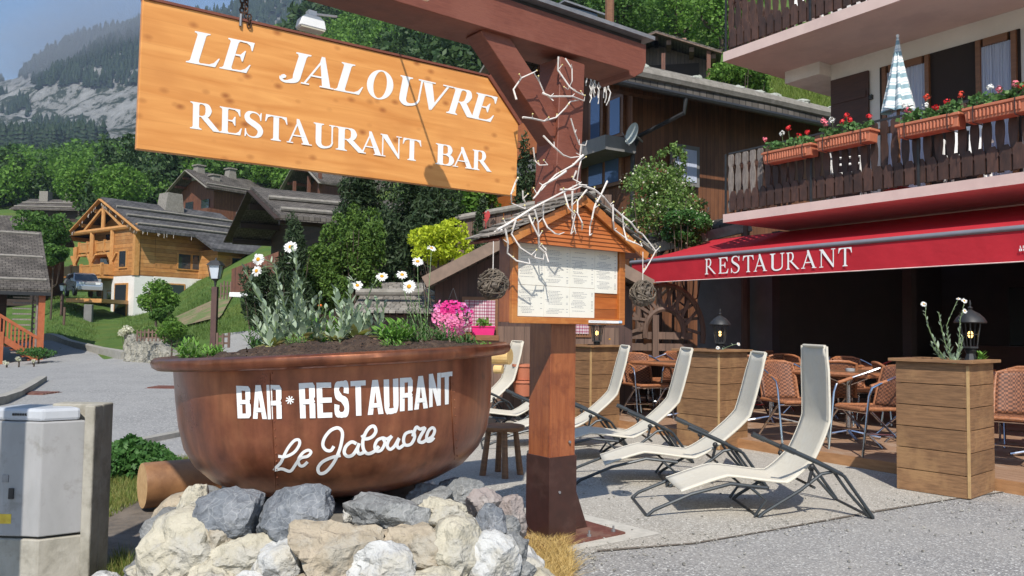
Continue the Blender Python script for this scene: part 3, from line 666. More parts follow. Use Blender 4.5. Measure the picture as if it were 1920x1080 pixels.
def lay(mb, g, box, quad, surf, off, shear=0):
    """glyph g (source box x0,x1,0,1) -> quad TL,TR,BR,BL in measured pixels -> point on the real surface + normal * off"""
    TL, TR, BR, BL = [np.array(q, float) for q in quad]; x0, x1 = box
    def mp(x, y, k):
        s = (x - x0) / (x1 - x0); q = (BL * (1 - s) + BR * s) * (1 - y) + (TL * (1 - s) + TR * s) * y; return surf(q[0], q[1], off + .0007 * k)
    for k, pc in enumerate(g.p):
        if pc[0] == 'p': mb.add([mp(x, y, k) for x, y in pc[1]], [tuple(range(len(pc[1])))])
        else:
            if pc[0] == 'q': a, b = pc[1], pc[2]
            else:
                c, w = pc[1], pc[2]; a = []; b = []
                for i in range(len(c)):
                    d = c[min(i + 1, len(c) - 1)] - c[max(i - 1, 0)]; l = np.linalg.norm(d); nn = np.array((-d[1], d[0])) / (l or 1) * w[i] / 2; a.append(c[i] + nn); b.append(c[i] - nn)
            for i in range(len(a) - 1):
                mb.add([mp(*a[i], k), mp(*a[i + 1], k), mp(*b[i + 1], k), mp(*b[i], k)], [(0, 1, 2, 3)])
BOX = {'L': (.015, .79), 'E': (.015, .79), 'J': (.03, .66), 'A': (0, .94), 'O': (.01, .87), 'U': (.02, .81), 'V': (0, .9), 'R': (.015, 1), 'B': (.015, .72), 'S': (.05, .68), 'T': (0, .82), 'N': (.04, .92)}
def ssurf(px, py, off):
    p = onpl(px, py, PC + B_ * SY, N_); return p + N_ * off
M['letter'] = mat('white_sign_paint', (.84, .84, .82), (.78, .78, .77), 10, rough=.5, bump=.04)
# first line: italic letters -- measured left/right feet and tops
L1 = [('L', (348, 117), (404, 128), (369, 56), (403.5, 62)), ]
def line(mb, letters, surf, off, b, fn=serif):
    for ch, BLp, BRp, TLp, TRp in letters:
        g = fn(ch, b) if fn is serif else fn(ch); lay(mb, g, BOX[ch] if fn is serif else (0, 1), (TLp, TRp, BRp, BLp), surf, off)
def bl1(x): return 116.5 + (x - 348) * (228.5 - 116.5) / (917 - 348) - .00003 * (x - 348) * (917 - x)     # baseline
def caph(x): return 61.5 - (x - 350) * (61.5 - 50) / (890 - 350)
its = [('L', 348, 407), ('E', 411, 468), ('J', 522, 566), ('A', 563, 624), ('L', 625, 676), ('O', 680, 735), ('U', 743, 797), ('V', 772, 845 - 8), ('R', 836, 888), ('E', 879, 925)]
mb = MB()
for ch, a, b in its:
    sh = 17.5 * caph(a) / 61
    if ch == 'J': a += 0; sh = 17
    if ch == 'O': sh = 8; b = 733; a = 684
    if ch == 'U': sh = 10; a = 741; b = 789
    if ch == 'V': a, b, sh = 776, 838, 12
    if ch == 'E': b -= 3
    wx = b - a
    sl = (bl1(b) - bl1(a)) / (b - a)
    def pt(x, top):
        y = bl1(x); return (x + (sh if top else 0), y - (caph(x) - sl * sh * 1.0 + (0)) if top else y)
    lay(mb, serif(ch, .215), BOX[ch], (pt(a, 1), pt(b, 1), pt(b, 0), pt(a, 0)), ssurf, .0015)
mb.build('lettering', M['letter'], sign, world=True); mb = MB()
x0_ = [('R', 356, 413), ('E', 411, 453), ('S', 458, 492), ('T', 496, 538), ('A', 537, 584), ('U', 587, 628), ('R', 629, 685), ('A', 674, 718), ('N', 712, 752), ('T', 754, 789), ('B', 816, 850), ('A', 848, 888), ('R', 885, 921)]
for ch, a, b in x0_:
    def bb(x): return 241 + (x - 360) * (322.5 - 241) / (560)
    def hh(x): return 50.5 - (x - 360) * (50.5 - 39.0) / 460
    lay(mb, serif(ch, .205), BOX[ch], ((a + 1, bb(a) - hh(a)), (b + 1, bb(b) - hh(b)), (b, bb(b)), (a, bb(a))), ssurf, .0015)
mb.build('lettering', M['letter'], sign, world=True)

# chain and spot lamps on the beam
def link(mb, c, ax, L_=.032, r=.004, roll=0):
    pts = []
    for i in range(9):
        a = 2 * math.pi * i / 8; pts.append(V((math.cos(a) * .010, 0, math.sin(a) * L_ / 2)))
    q = Matrix.Rotation(roll, 3, 'Z'); mb.tube([V(c) + q @ p for p in pts], r, 6, cap=False)
cx = loc_(455, 45, SY).x; ct = q4.z + (q3.z - q4.z) * (cx - q4.x) / (q3.x - q4.x)
ch_ = thing('hanging_chain', 'rusty chain bunched over the shackle that holds the board near its left end', 'chain', mtx=FR @ Matrix.Translation((cx, SY + .0175, ct)))
m = MB()
for k in range(26): link(m, (0, 0, .01 + k * .025), 0, roll=k * math.pi / 2)
for k in range(7): link(m, (.014, -.022, .03 + k * .023), 0, roll=k * math.pi / 2 + .4)
for k in range(3): link(m, (.03, -.024, -.006 - k * .018 + .03), 0, L_=.034, roll=k * 1.3)
m.build('chain_links', M['chain'], ch_)
m = MB(); m.tube([(-.012, -.026, .03), (-.014, -.026, -.03)], .007, 8); m.tube([(-.012, -.022, .02), (-.012, .024, .02)], .004, 6); m.build('shackle', M['zinc'], ch_)
def floodlight(mtx, label, arm_to):
    t = thing('floodlight', label, 'lamp', mtx=mtx, group='white floodlights of the sign')
    m = MB(); m.prism([(-.10, -.05, -.035), (.10, -.05, -.035), (.085, -.05, .03), (.05, -.05, .055), (-.05, -.05, .055), (-.085, -.05, .03)], (0, .1, 0)); m.build('housing', M['white'], t, bevel=.006)
    m = MB(); m.b2((-.09, -.045, -.045), (.09, .045, -.036)); m.build('lens', mat('frosted_lens', (.6, .55, .42), rough=.2, bump=0), t)
    m = MB(); m.b2((-.03, -.03, .055), (.03, .03, .095)); m.tube([(0, 0, .08), arm_to], .009, 8); m.build('arm', M['white'], t)
    return t
lp = loc_(583, 46, SY + .0175)
floodlight(FR @ Matrix.Translation((lp.x, SY + .0175, lp.z)) @ Matrix.Scale(.72, 4), 'white floodlight sitting behind the top edge of the orange board', (.22, .05, .13))
S_ = onpl(822, 340, PC + B_ * SY, N_); Lw = S_ - sdir / (-sdir.z) * .80
T_ = onpl(713, 60, PC + B_ * SY, N_)
bt = FR @ V((loc_(700, 0, bf).x, bf, zt + .03)); 
fl = FR.inverted() @ Lw; at_ = FR.inverted() @ bt
floodlight(FR @ Matrix.Translation(fl) @ Matrix.Scale(.72, 4), 'white floodlight on a long rod above the frame, its shadow falls on the board', tuple((at_ - fl) / .72))
# ------------------------------------------------------------- menu display box
M['honey'] = mat('honey_varnished_wood', (.48, .165, .035), (.36, .105, .02), 8, (1, 1, 8), rough=.38, bump=.12, coat=.2, c3=(.56, .24, .06), s3=3, f3=.6)
M['clap'] = mat('orange_clapboard', (.46, .14, .035), (.36, .10, .025), 5, (1, 1, 5), rough=.45, bump=.3, uv=False)
M['shake'] = mat('grey_wood_shake', (.27, .25, .22), (.14, .125, .11), 10, (1, 4, 1), rough=.9, bump=.5, rnd=.3)
M['paper'] = mat('menu_paper', (.80, .77, .68), (.74, .71, .61), 4, rough=.6, bump=.03)
M['ink'] = mat('grey_ink', (.33, .33, .34), (.22, .22, .23), 90, rough=.7, bump=0)
YF = -.235; YR = -.325
bl = loc_(960, 604, YF); br_ = loc_(1172, 607, YF); tl = loc_(963, 455, YF); tr = loc_(1163, 455, YF)
ap = loc_(1098, 364, YR); lv = loc_(944, 444, YR); rv = loc_(1218, 474, YR)
print('menu', bl, br_, tl, tr, 'roof', ap, lv, rv)
x0, x1, zb_ = bl.x, br_.x, bl.z; xm = ap.x; zt_ = (lv.z + rv.z) / 2 + .03
lx = x0 - .0; rx_ = x1
menu = thing('menu_display_box', 'little wooden house with a shingle gable roof showing the menu sheets on the post', 'menu board', mtx=FR @ Matrix.Translation((0, 0, 0)))
fw = .065
m = MB(); m.b2((x0, YF + .03, zb_), (x0 + fw, -w2 - .0, zt_ + .02)); m.b2((x1 - fw, YF + .03, zb_), (x1, -w2, zt_ + .02)); m.b2((x0 + fw, YF + .032, zb_), (x1 - fw, -w2, zb_ + .03)); m.build('side_panel', M['postwood'], menu, bevel=.002)
m = MB(); m.b2((x0, YF, zb_ - .006), (x0 + .042, YF + .03, zt_)); m.b2((x1 - .05, YF, zb_ - .006), (x1, YF + .03, zt_)); m.b2((x0 + .042, YF + .001, zb_ - .006), (x1 - .05, YF + .03, zb_ + .032)); m.build('frame', M['honey'], menu, bevel=.003)
m = MB(); m.b2((x0 + .04, YF + .022, zb_ + .03), (x1 - .04, YF + .034, zt_)); m.build('back_panel', mat('orange_boards', (.44, .13, .03), (.34, .09, .02), 6, (1, 1, 8), rough=.4, planks=(.075, .04), bump=.2), menu)
# paper sheets with an L-shaped outline, each with rows of fine print
xa, xb = x0 + .046, x1 - .055; za, zc_ = zb_ + .036, zt_ - .035
cols_ = [xa, xa + (xb - xa) * .25, xa + (xb - xa) * .5, xa + (xb - xa) * .755, xb]; zm = za + (zc_ - za) * .43; zl = za + (zc_ - za) * .37
for i in range(4):
    sheets = [(zm + .001, zc_)] + ([(za, zm - .001)] if i < 3 else [])
    if i == 3: sheets = [(zl, zc_)]
    for z0, z1 in sheets:
        m = MB(); m.b2((cols_[i] + .001, YF + .017, z0), (cols_[i + 1] - .001, YF + .021, z1)); sh_ = m.build('menu_sheet', M['paper'], menu)
        m = MB(); z = z1 - .03; wd = cols_[i + 1] - cols_[i]
        while z > z0 + .02:
            a = .012 + random.random() * .03; b = random.uniform(.45, .72) * wd
            if random.random() < .85:
                x = cols_[i] + a
                while x < cols_[i] + b:
                    l = random.uniform(.005, .016); m.add([(x, YF + .0165, z), (x + l, YF + .0165, z), (x + l, YF + .0165, z + .0026), (x, YF + .0165, z + .0026)], [(0, 1, 2, 3)]); x += l + .003
                if random.random() < .6: m.add([(cols_[i] + wd * .86, YF + .0165, z), (cols_[i] + wd * .93, YF + .0165, z), (cols_[i] + wd * .93, YF + .0165, z + .0028), (cols_[i] + wd * .86, YF + .0165, z + .0028)], [(0, 1, 2, 3)])
                if random.random() < .12: z -= .012
            z -= .0085
        m.build('print', M['ink'], sh_)
# clapboard gable
def rzf(x): return ap.z - .055 - (ap.z - lv.z) / (ap.x - lv.x) * abs(x - ap.x) if x < ap.x else ap.z - .055 - (ap.z - rv.z) / (rv.x - ap.x) * (x - ap.x)
z = loc_(1072, 462, YR).z; m = MB(); zpap = z
while z < ap.z - .09:
    xs_ = [x for x in np.linspace(lv.x, rv.x, 200) if rzf(x) > z + .01]
    if len(xs_) < 3: break
    xl, xr2 = xs_[0], xs_[-1]; m.prism([(xl, YR + .024, z), (xr2, YR + .024, z), (xr2, YR + .030, z + .024), (xl, YR + .030, z + .024)], (0, .012, 0)); z += .0245
m.build('gable_boards', M['clap'], menu); m = MB(); m.b2((x0, YF - .0, zt_ - .02), (x1, YF + .02, zt_ + .10)); m.build('head_board', M['honey'], menu)
# roof: rake boards + planks + shakes
for s_, e in ((-1, lv), (1, rv)):
    d = V((e.x - ap.x, 0, e.z - ap.z)); L_ = d.length; dn = d.normalized(); up = V((-dn.z * -1, 0, dn.x)) if s_ > 0 else V((-dn.z, 0, dn.x)) * -1
    up = V((0, 1, 0)).cross(dn); up = up if up.z > 0 else -up
    m = MB(); o = V((ap.x, YR, ap.z)) - up * .03
    m.bar(o + V((0, .011, 0)), V((e.x, YR + .011, e.z)) - up * .03, .055, .022, up=(0, 1, 0)); m.build('rake_board', M['honey'], menu, bevel=.002)
    m = MB(); a0 = V((ap.x, 0, ap.z)) - dn * .0; e0 = V((e.x, 0, e.z)) + dn * .03
    m.bar(a0 + V((0, (YR + .022 - .03) / 2 + .0, 0)) - up * .006, e0 + V((0, (YR + .022 - .03) / 2, 0)) - up * .006, abs(YR + .05), .012, up=up); m.build('roof_boards', M['redwood'], menu)
    m = MB(); nr = 7
    for r_ in range(nr):
        y = YR - .02
        while y < -.03:
            wd = random.uniform(.035, .06); t0 = L_ * r_ / nr - .01; t1 = L_ * (r_ + 1.35) / nr + random.uniform(-.012, .012)
            p = V((ap.x, y, ap.z)) + dn * t0 + up * .006; q = V((ap.x, y, ap.z)) + dn * min(t1, L_ + .05) + up * .022
            m.add([p, p + V((0, wd, 0)), q + V((0, wd, 0)), q, p + up * .008, p + V((0, wd, 0)) + up * .008, q + V((0, wd, 0)) + up * .008, q + up * .008], [(0, 1, 2, 3), (7, 6, 5, 4), (0, 4, 5, 1), (1, 5, 6, 2), (2, 6, 7, 3), (3, 7, 4, 0)]); y += wd + .003
    m.build('shingles', M['shake'], menu)
m = MB(); a = loc_(1104, 602, YF - .004); b = loc_(1160, 602, YF - .004); m.b2((a.x, YF - .006, a.z - .011), (b.x, YF - .001, a.z + .005)); lab = m.build('label_strip', M['white'], menu)
m = MB(); m.b2((b.x, YF - .0075, a.z - .009), (b.x + .028, YF - .001, a.z + .006)); m.build('emblem', mat('pale_blue_print', (.35, .55, .75), (.6, .7, .8), 60, bump=0), menu)
m = MB(); 
for i in range(16): m.add([(a.x + .01 + i * .009, YF - .0065, a.z - .005), (a.x + .016 + i * .009, YF - .0065, a.z - .005), (a.x + .016 + i * .009, YF - .0065, a.z - .002), (a.x + .01 + i * .009, YF - .0065, a.z - .002)], [(0, 1, 2, 3)])
m.build('print', M['ink'], lab)

# white painted decorative branches
M['twig'] = mat('white_painted_twig', (.72, .68, .64), (.6, .55, .5), 30, rough=.7, bump=.3)
M['bud'] = mat('pale_bud', (.75, .68, .3), (.6, .5, .2), 30, bump=0)
def z2(pts): return [(640 + x / 3, y / 3) for x, y in pts]
def z5(pts): return [(880 + x / 3.375, 320 + y / 3.375) for x, y in pts]
def twigs(name, label, lst, yl, r0=.0062):
    t = thing(name, label, 'decoration', mtx=FR, group='white painted branches on the post')
    m = MB(); bd = MB()
    for k, (pts, rr) in enumerate(lst):
        q = []
        for i, p in enumerate(pts):
            l = loc_(p[0], p[1], yl); q.append(V((l.x, yl + .02 * math.sin(i * 1.7 + k * 2.1), l.z)))
        n = len(q); m.tube(q, [rr * r0 * (1 - .5 * i / n) for i in range(n)], 6, jit=.12)
        for i in range(1, n):
            if random.random() < .65:
                b = q[i] + V((random.uniform(-.03, .03), random.uniform(-.02, .01), random.uniform(.01, .035))); m.tube([q[i], b], [.0035, .002], 5); 
                if random.random() < .6: bd.ball(b, .0055, 6, 4)
    m.build('twigs', M['twig'], t); bd.build('buds', M['bud'], t); return t
twigs('painted_branch', 'white painted branch curling over the upper post and brace', [
 (z2([(985, 560), (980, 500), (1010, 440), (1070, 412), (1120, 460), (1150, 520), (1185, 570)]), 1), (z2([(1140, 520), (1170, 545), (1290, 545), (1375, 565)]), 1.1),
 (z2([(1010, 663), (1070, 668), (1150, 678), (1210, 660), (1250, 610), (1290, 570), (1345, 560)]), 1.1), (z2([(1222, 318), (1230, 390), (1280, 490), (1310, 520), (1370, 535)]), 1),
 (z2([(1270, 325), (1290, 390), (1290, 460), (1285, 500)]), .8), (z2([(1280, 670), (1310, 750), (1350, 810), (1375, 818)]), .9), (z2([(1350, 810), (1355, 870), (1345, 900), (1325, 950), (1330, 1030)]), 1),
 (z2([(1145, 760), (1190, 830), (1240, 875), (1300, 885), (1345, 880)]), 1), (z2([(1350, 875), (1300, 930), (1220, 980), (1160, 1030), (1110, 1075)]), 1.2), (z2([(1080, 830), (1100, 900), (1110, 930), (1150, 930)]), .8)], bf - .035)
twigs('painted_branch', 'white painted branch lying over the menu roof with twigs hanging over the gable', [
 (z5(p), r) for p, r in [([(175, 375), (250, 340), (400, 235), (470, 195), (600, 135), (700, 85), (735, 95)], 1.3),
 ([(700, 85), (780, 120), (840, 170), (900, 215), (970, 280), (1010, 330), (1060, 385), (1110, 400), (1150, 470), (1165, 510), (1150, 570), (1130, 620), (1090, 650)], 1.1),
 ([(215, 370), (240, 460), (255, 520), (300, 570), (370, 590)], 1), ([(295, 310), (280, 400), (320, 490), (380, 535), (420, 550), (480, 560)], 1), ([(380, 260), (390, 340), (430, 420), (450, 480), (490, 520), (488, 580)], 1.1),
 ([(400, 250), (430, 330), (455, 450), (490, 505)], 1), ([(470, 195), (480, 300), (490, 360), (530, 400), (575, 403)], 1), ([(610, 130), (620, 240), (660, 280), (655, 400)], 1), ([(640, 130), (645, 220), (665, 290), (675, 400)], 1),
 ([(745, 120), (700, 190), (680, 270), (700, 330), (720, 375)], 1), ([(825, 170), (780, 240), (765, 310), (775, 350), (768, 410)], 1), ([(895, 215), (905, 320), (930, 370), (1000, 435), (1080, 480)], 1), ([(970, 280), (990, 360), (990, 440), (1030, 460)], .9),
 ([(885, 65), (830, 140), (800, 200)], 1), ([(600, 5), (540, 50), (480, 90), (430, 150), (390, 180)], 1.2), ([(680, 0), (670, 50), (700, 80)], 1), ([(320, 40), (280, 80), (255, 150), (280, 205), (360, 240)], .9), ([(325, 130), (335, 180), (370, 205)], .8),
 ([(210, 375), (170, 385)], 1), ([(585, 118), (650, 122), (700, 100)], 1)]], YR - .03)
# wicker balls with cones
M['wicker'] = mat('dry_wicker', (.20, .16, .12), (.10, .08, .06), 30, rough=.85, bump=.3, rnd=.35)
for px, py, pt_, lab, yl in ((924, 533, 452, 'woven twig ball hanging left of the menu sheets', -.40), (1205, 550, 472, 'woven twig ball hanging right of the menu sheets', -.40)):
    c = loc_(px, py, yl); tp_ = loc_(px, pt_, yl); t = thing('wicker_ball', lab, 'decoration', mtx=FR @ Matrix.Translation((c.x, yl, c.z)), group='twig balls hanging from the menu roof')
    m = MB(); rr = .078
    for k in range(26):
        ax = V((random.gauss(0, 1), random.gauss(0, 1), random.gauss(0, 1))).normalized(); q = ax.to_track_quat('Z', 'Y').to_matrix(); off = random.uniform(-.5, .5) * rr; r2 = math.sqrt(rr * rr - off * off)
        a0 = random.uniform(0, 6); m.tube([q @ V((math.cos(a0 + a) * r2, math.sin(a0 + a) * r2, off)) * random.uniform(.95, 1.1) for a in np.linspace(0, random.uniform(2.5, 6), 14)], .0035, 5)
    m.build('twigs', M['wicker'], t)
    m = MB()
    for k in range(34):
        d = V((random.gauss(0, 1), random.gauss(0, 1), random.gauss(0, 1))).normalized(); m.ball(d * rr * random.uniform(.6, .95), .018, 6, 4, (1, 1, 1))
    m.build('cones', mat('dark_cones', (.09, .07, .055), (.16, .13, .1), 60, bump=.8), t)
    m = MB(); m.tube([(0, 0, rr * .9), (0, 0, tp_.z - c.z)], .0025, 5); m.build('string', M['twig'], t)

# ------------------------------------------------------------- copper cauldron
CX, CY = -.845, 3.93; ZR = 1.172; TILT = Matrix.Rotation(R(-3.2), 3, 'Y'); CC = V((CX, CY, ZR))
PROF = [(.0, -.655), (.2, -.65), (.36, -.635), (.5, -.60), (.60, -.55), (.67, -.48), (.712, -.40), (.732, -.30), (.742, -.18), (.748, -.05), (.75, 0)]
PZ = [z for r, z in PROF]; PRr = [r for r, z in PROF]
def csurf(px, py, off):
    d = ray(px, py).normalized(); Ti = TILT.transposed(); o = Ti @ (CAMLOC - CC); dd = Ti @ d
    f = lambda t: (lambda p: math.hypot(p.x, p.y) - (np.interp(p.z, PZ, PRr) if p.z > PZ[0] else -1))(o + dd * t)
    t = 2.4; 
    while f(t) > 0 and t < 5: t += .02
    a, b = t - .02, t
    for _ in range(18):
        c = (a + b) / 2
        if f(c) > 0: a = c
        else: b = c
    return CAMLOC + d * (b - off * 1.4)
def coppermat():
    m = bpy.data.materials.new('aged_copper'); m.use_nodes = True; n = m.node_tree.nodes; L = m.node_tree.links.new
    bs = n['Principled BSDF']; bs.inputs['Metallic'].default_value = .6; bs.inputs['Coat Weight'].default_value = .35; bs.inputs['Coat Roughness'].default_value = .3
    tc = n.new('ShaderNodeTexCoord'); a = n.new('ShaderNodeTexNoise'); a.inputs['Scale'].default_value = 3.2; a.inputs['Detail'].default_value = 9; a.inputs['Roughness'].default_value = .65; L(tc.outputs['Object'], a.inputs[0])
    cr = n.new('ShaderNodeValToRGB'); e = cr.color_ramp.elements; e[0].position = .32; e[0].color = (.17, .055, .032, 1); e[1].position = .75; e[1].color = (.46, .19, .09, 1); x = e.new(.5); x.color = (.29, .10, .05, 1); L(a.outputs[0], cr.inputs[0])
    mp = n.new('ShaderNodeMapping'); mp.inputs['Scale'].default_value = (9, 9, .8); L(tc.outputs['Object'], mp.inputs[0]); b = n.new('ShaderNodeTexNoise'); b.inputs['Scale'].default_value = 2.2; b.inputs['Detail'].default_value = 8; L(mp.outputs[0], b.inputs[0])
    mr = n.new('ShaderNodeMapRange'); mr.inputs[1].default_value = .3; mr.inputs[2].default_value = .75; mr.inputs[3].default_value = .7; mr.inputs[4].default_value = 1.3; L(b.outputs[0], mr.inputs[0])
    vm = n.new('ShaderNodeVectorMath'); vm.operation = 'SCALE'; L(cr.outputs[0], vm.inputs[0]); L(mr.outputs[0], vm.inputs['Scale'])
    # black stains
    st = n.new('ShaderNodeTexNoise'); st.inputs['Scale'].default_value = 6; st.inputs['Detail'].default_value = 4; L(tc.outputs['Object'], st.inputs[0]); sr = n.new('ShaderNodeMapRange'); sr.inputs[1].default_value = .66; sr.inputs[2].default_value = .74; sr.inputs[4].default_value = .6; L(st.outputs[0], sr.inputs[0])
    mx = n.new('ShaderNodeMix'); mx.data_type = 'RGBA'; L(sr.outputs[0], mx.inputs[0]); L(vm.outputs[0], mx.inputs[6]); mx.inputs[7].default_value = (.06, .035, .03, 1)
    L(mx.outputs[2], bs.inputs['Base Color']); r2 = n.new('ShaderNodeMapRange'); r2.inputs[1].default_value = .3; r2.inputs[2].default_value = .7; r2.inputs[3].default_value = .26; r2.inputs[4].default_value = .44; L(a.outputs[0], r2.inputs[0]); L(r2.outputs[0], bs.inputs['Roughness'])
    bp = n.new('ShaderNodeBump'); bp.inputs['Strength'].default_value = .35; bp.inputs['Distance'].default_value = .012; L(a.outputs[0], bp.inputs['Height']); L(bp.outputs[0], bs.inputs['Normal']); return m
M['copper'] = coppermat()
pot = thing('copper_cauldron', 'huge aged copper cauldron used as a flower planter, lettered in white', 'cauldron', (CX, CY, ZR))
W[pot] = Matrix.Translation(CC); 
m = MB(); m.lathe(PROF, 96, CC, TILT); m.build('bowl', M['copper'], pot, world=True, smooth=True)
m = MB(); lip = [(.735, -.01), (.76, -.032), (.79, -.042), (.818, -.042), (.836, -.030), (.843, -.012), (.838, .004), (.822, .013), (.80, .014), (.765, .008), (.735, .0), (.735, -.01)]; m.lathe(lip, 96, CC, TILT, jit=.0015); M['rimc'] = coppermat(); M['rimc'].node_tree.nodes['Principled BSDF'].inputs['Metallic'].default_value = .85; m.build('rim', M['rimc'], pot, world=True, smooth=True)
m = MB()
for px, y0, y1 in ((505, 700, 925), (845, 705, 870)):
    q = [csurf(px + (y - y0) * .05, y, .002) for y in range(y0, y1, 12)]; m.tube(q, .0022, 6)
    for y in range(y0, y1, 15): m.ball(csurf(px + 5 + (y - y0) * .05, y, .001), .0032, 6, 4)
m.build('seam', M['copper'], pot, world=True, smooth=True)
def zp(x, y): return (430 + .2292 * x, 690 + .2292 * y)
mb = MB()
for ch, q in [('B', ((55, 145), (172, 150), (178, 410), (68, 412))), ('A', ((190, 140), (280, 140), (308, 418), (193, 415))), ('R', ((303, 138), (425, 140), (430, 415), (315, 420))), ('R', ((568, 125), (698, 118), (705, 410), (580, 412))),
              ('E', ((712, 120), (835, 118), (845, 405), (722, 410))), ('S', ((858, 115), (975, 105), (980, 400), (862, 405))), ('T', ((990, 108), (1115, 100), (1118, 388), (1000, 393))), ('A', ((1145, 100), (1240, 95), (1262, 375), (1132, 385))),
              ('U', ((1262, 95), (1382, 85), (1385, 360), (1270, 378))), ('R', ((1395, 82), (1500, 76), (1500, 345), (1395, 355))), ('A', ((1525, 68), (1605, 62), (1625, 328), (1512, 342))), ('N', ((1632, 50), (1730, 38), (1730, 305), (1635, 322))),
              ('T', ((1732, 40), (1825, 28), (1820, 292), (1738, 303)))]:
    lay(mb, sans(ch), (0, 1), [zp(*p) for p in q], csurf, .0012)
for k in range(4):
    a = math.pi * k / 4 + .2; g = GL(); g.strip([(.5 - .5 * math.cos(a), .5 - .5 * math.sin(a)), (.5, .5), (.5 + .5 * math.cos(a), .5 + .5 * math.sin(a))], [.16, .12, .16], 2); lay(mb, g, (0, 1), [zp(*p) for p in ((461, 228), (530, 228), (530, 297), (461, 297))], csurf, .0012 + k * .0004)
strokes = [([(400, 722), (460, 725), (530, 690), (572, 630), (570, 590), (535, 592), (490, 640), (455, 700), (420, 775), (368, 832), (430, 825), (495, 845), (530, 808)], 24), ([(530, 808), (580, 740), (640, 722), (668, 690), (645, 672), (600, 695), (565, 750), (575, 795), (605, 800), (640, 768)], 24),
 ([(855, 640), (830, 675), (790, 670), (765, 630), (780, 570), (830, 510), (890, 490), (925, 530), (915, 620), (890, 700), (850, 780), (790, 850), (740, 862), (725, 820), (760, 770), (830, 735), (910, 715)], 26),
 ([(1040, 620), (1000, 605), (955, 640), (940, 690), (965, 722), (1010, 710), (1050, 650), (1062, 615), (1048, 665), (1062, 702), (1100, 690)], 27), ([(1085, 548), (1110, 580), (1165, 565), (1198, 520), (1185, 478), (1150, 485), (1115, 530), (1092, 600), (1098, 665), (1130, 700), (1180, 685), (1225, 640)], 27),
 ([(1258, 570), (1212, 590), (1190, 640), (1205, 680), (1245, 668), (1272, 612), (1255, 572), (1290, 580), (1330, 556)], 25), ([(1330, 556), (1300, 600), (1292, 640), (1315, 665), (1350, 640), (1388, 575), (1372, 625), (1388, 655), (1425, 630)], 26),
 ([(1480, 520), (1440, 540), (1425, 590), (1440, 630), (1485, 622), (1515, 570), (1508, 528), (1480, 520)], 25), ([(1500, 560), (1528, 485), (1560, 500), (1600, 492), (1565, 555), (1550, 598), (1580, 608), (1615, 585)], 26), ([(1615, 588), (1660, 560), (1680, 512), (1662, 488), (1632, 512), (1614, 560), (1620, 598), (1650, 595), (1675, 568)], 24)]
for k, (pts, wd) in enumerate(strokes):
    g = GL(); g.strip([(x / 2000, 1 - y / 1000 * .5 * 2) for x, y in pts], wd / 1000 * 0, 1) if False else None
    P_ = [np.array(zp(x, y)) for x, y in pts]; n = len(P_); c = []
    for i in range(n - 1):
        a0, a1, a2, a3 = P_[max(i - 1, 0)], P_[i], P_[i + 1], P_[min(i + 2, n - 1)]
        for s in range(5):
            t = s / 5; c.append(.5 * (2 * a1 + (a2 - a0) * t + (2 * a0 - 5 * a1 + 4 * a2 - a3) * t * t + (-a0 + 3 * a1 - 3 * a2 + a3) * t ** 3))
    c.append(P_[-1]); hw = wd * .2292 / 2 * 1.02; prev = None
    for i, p in enumerate(c):
        d = c[min(i + 1, len(c) - 1)] - c[max(i - 1, 0)]; l = np.linalg.norm(d) or 1; nn = np.array((-d[1], d[0])) / l * hw; o_ = .0012 + .0000025 * (k * 80 + i)
        cur = (csurf(*(p + nn), o_), csurf(*(p - nn), o_))
        if prev: mb.add([prev[0], cur[0], cur[1], prev[1]], [(0, 1, 2, 3)])
        prev = cur
mb.build('lettering', M['letter'], pot, world=True)
# soil
M['soil'] = mat('potting_soil', (.085, .05, .032), (.03, .018, .012), 60, rough=.95, bump=1, bscale=120, bdist=.02, c3=(.13, .085, .055), s3=18, f3=.6)
vs = []; fs = []
for i in range(28):
    for j in range(72):
        r = .74 * i / 27; a = 2 * math.pi * j / 72; x, y = r * math.cos(a), r * math.sin(a)
        z = -.022 + .07 * (1 - (r / .74) ** 2) + .05 * noise.noise(V((x * 5, y * 5, 0))) + .022 * noise.noise(V((x * 24, y * 24, 0))) + .012 * noise.noise(V((x * 70, y * 70, 4)))
        vs.append(CC + TILT @ V((x, y, z + (.0 if r < .7 else -.01))))
for i in range(27):
    for j in range(72): fs.append((i * 72 + j, i * 72 + (j + 1) % 72, (i + 1) * 72 + (j + 1) % 72, (i + 1) * 72 + j))
so = MB(); so.v = vs; so.f = fs; so.build('soil', M['soil'], pot, world=True, smooth='all')
def soil(px, Y):
    u = (px - 960) / 1500; x, y = u * Y - CX, Y - CY; r = min(1, math.hypot(x, y) / .74); return V((u * Y, Y, ZR - .027 + .07 * (1 - r * r) + x * .056))
m = MB()
for _ in range(900):
    r = .72 * math.sqrt(random.random()); a = random.uniform(0, 6.28); x, y = r * math.cos(a), r * math.sin(a); p = CC + TILT @ V((x, y, -.014 + .07 * (1 - (r / .74) ** 2) + .05 * noise.noise(V((x * 5, y * 5, 0)))))
    s = random.uniform(.003, .012); d = V((random.gauss(0, 1), random.gauss(0, 1), random.gauss(0, .4))).normalized() * s; e = V((random.gauss(0, 1), random.gauss(0, 1), random.gauss(0, .5))).normalized() * s * .5; m.add([p - d, p + e, p + d, p - e], [(0, 1, 2, 3)])
mu_ = m.build('bark_mulch', mat('bark_chips', (.15, .09, .055), (.06, .035, .02), 60, rnd=.5, bump=0), pot, world=True); mu_['kind'] = 'stuff'

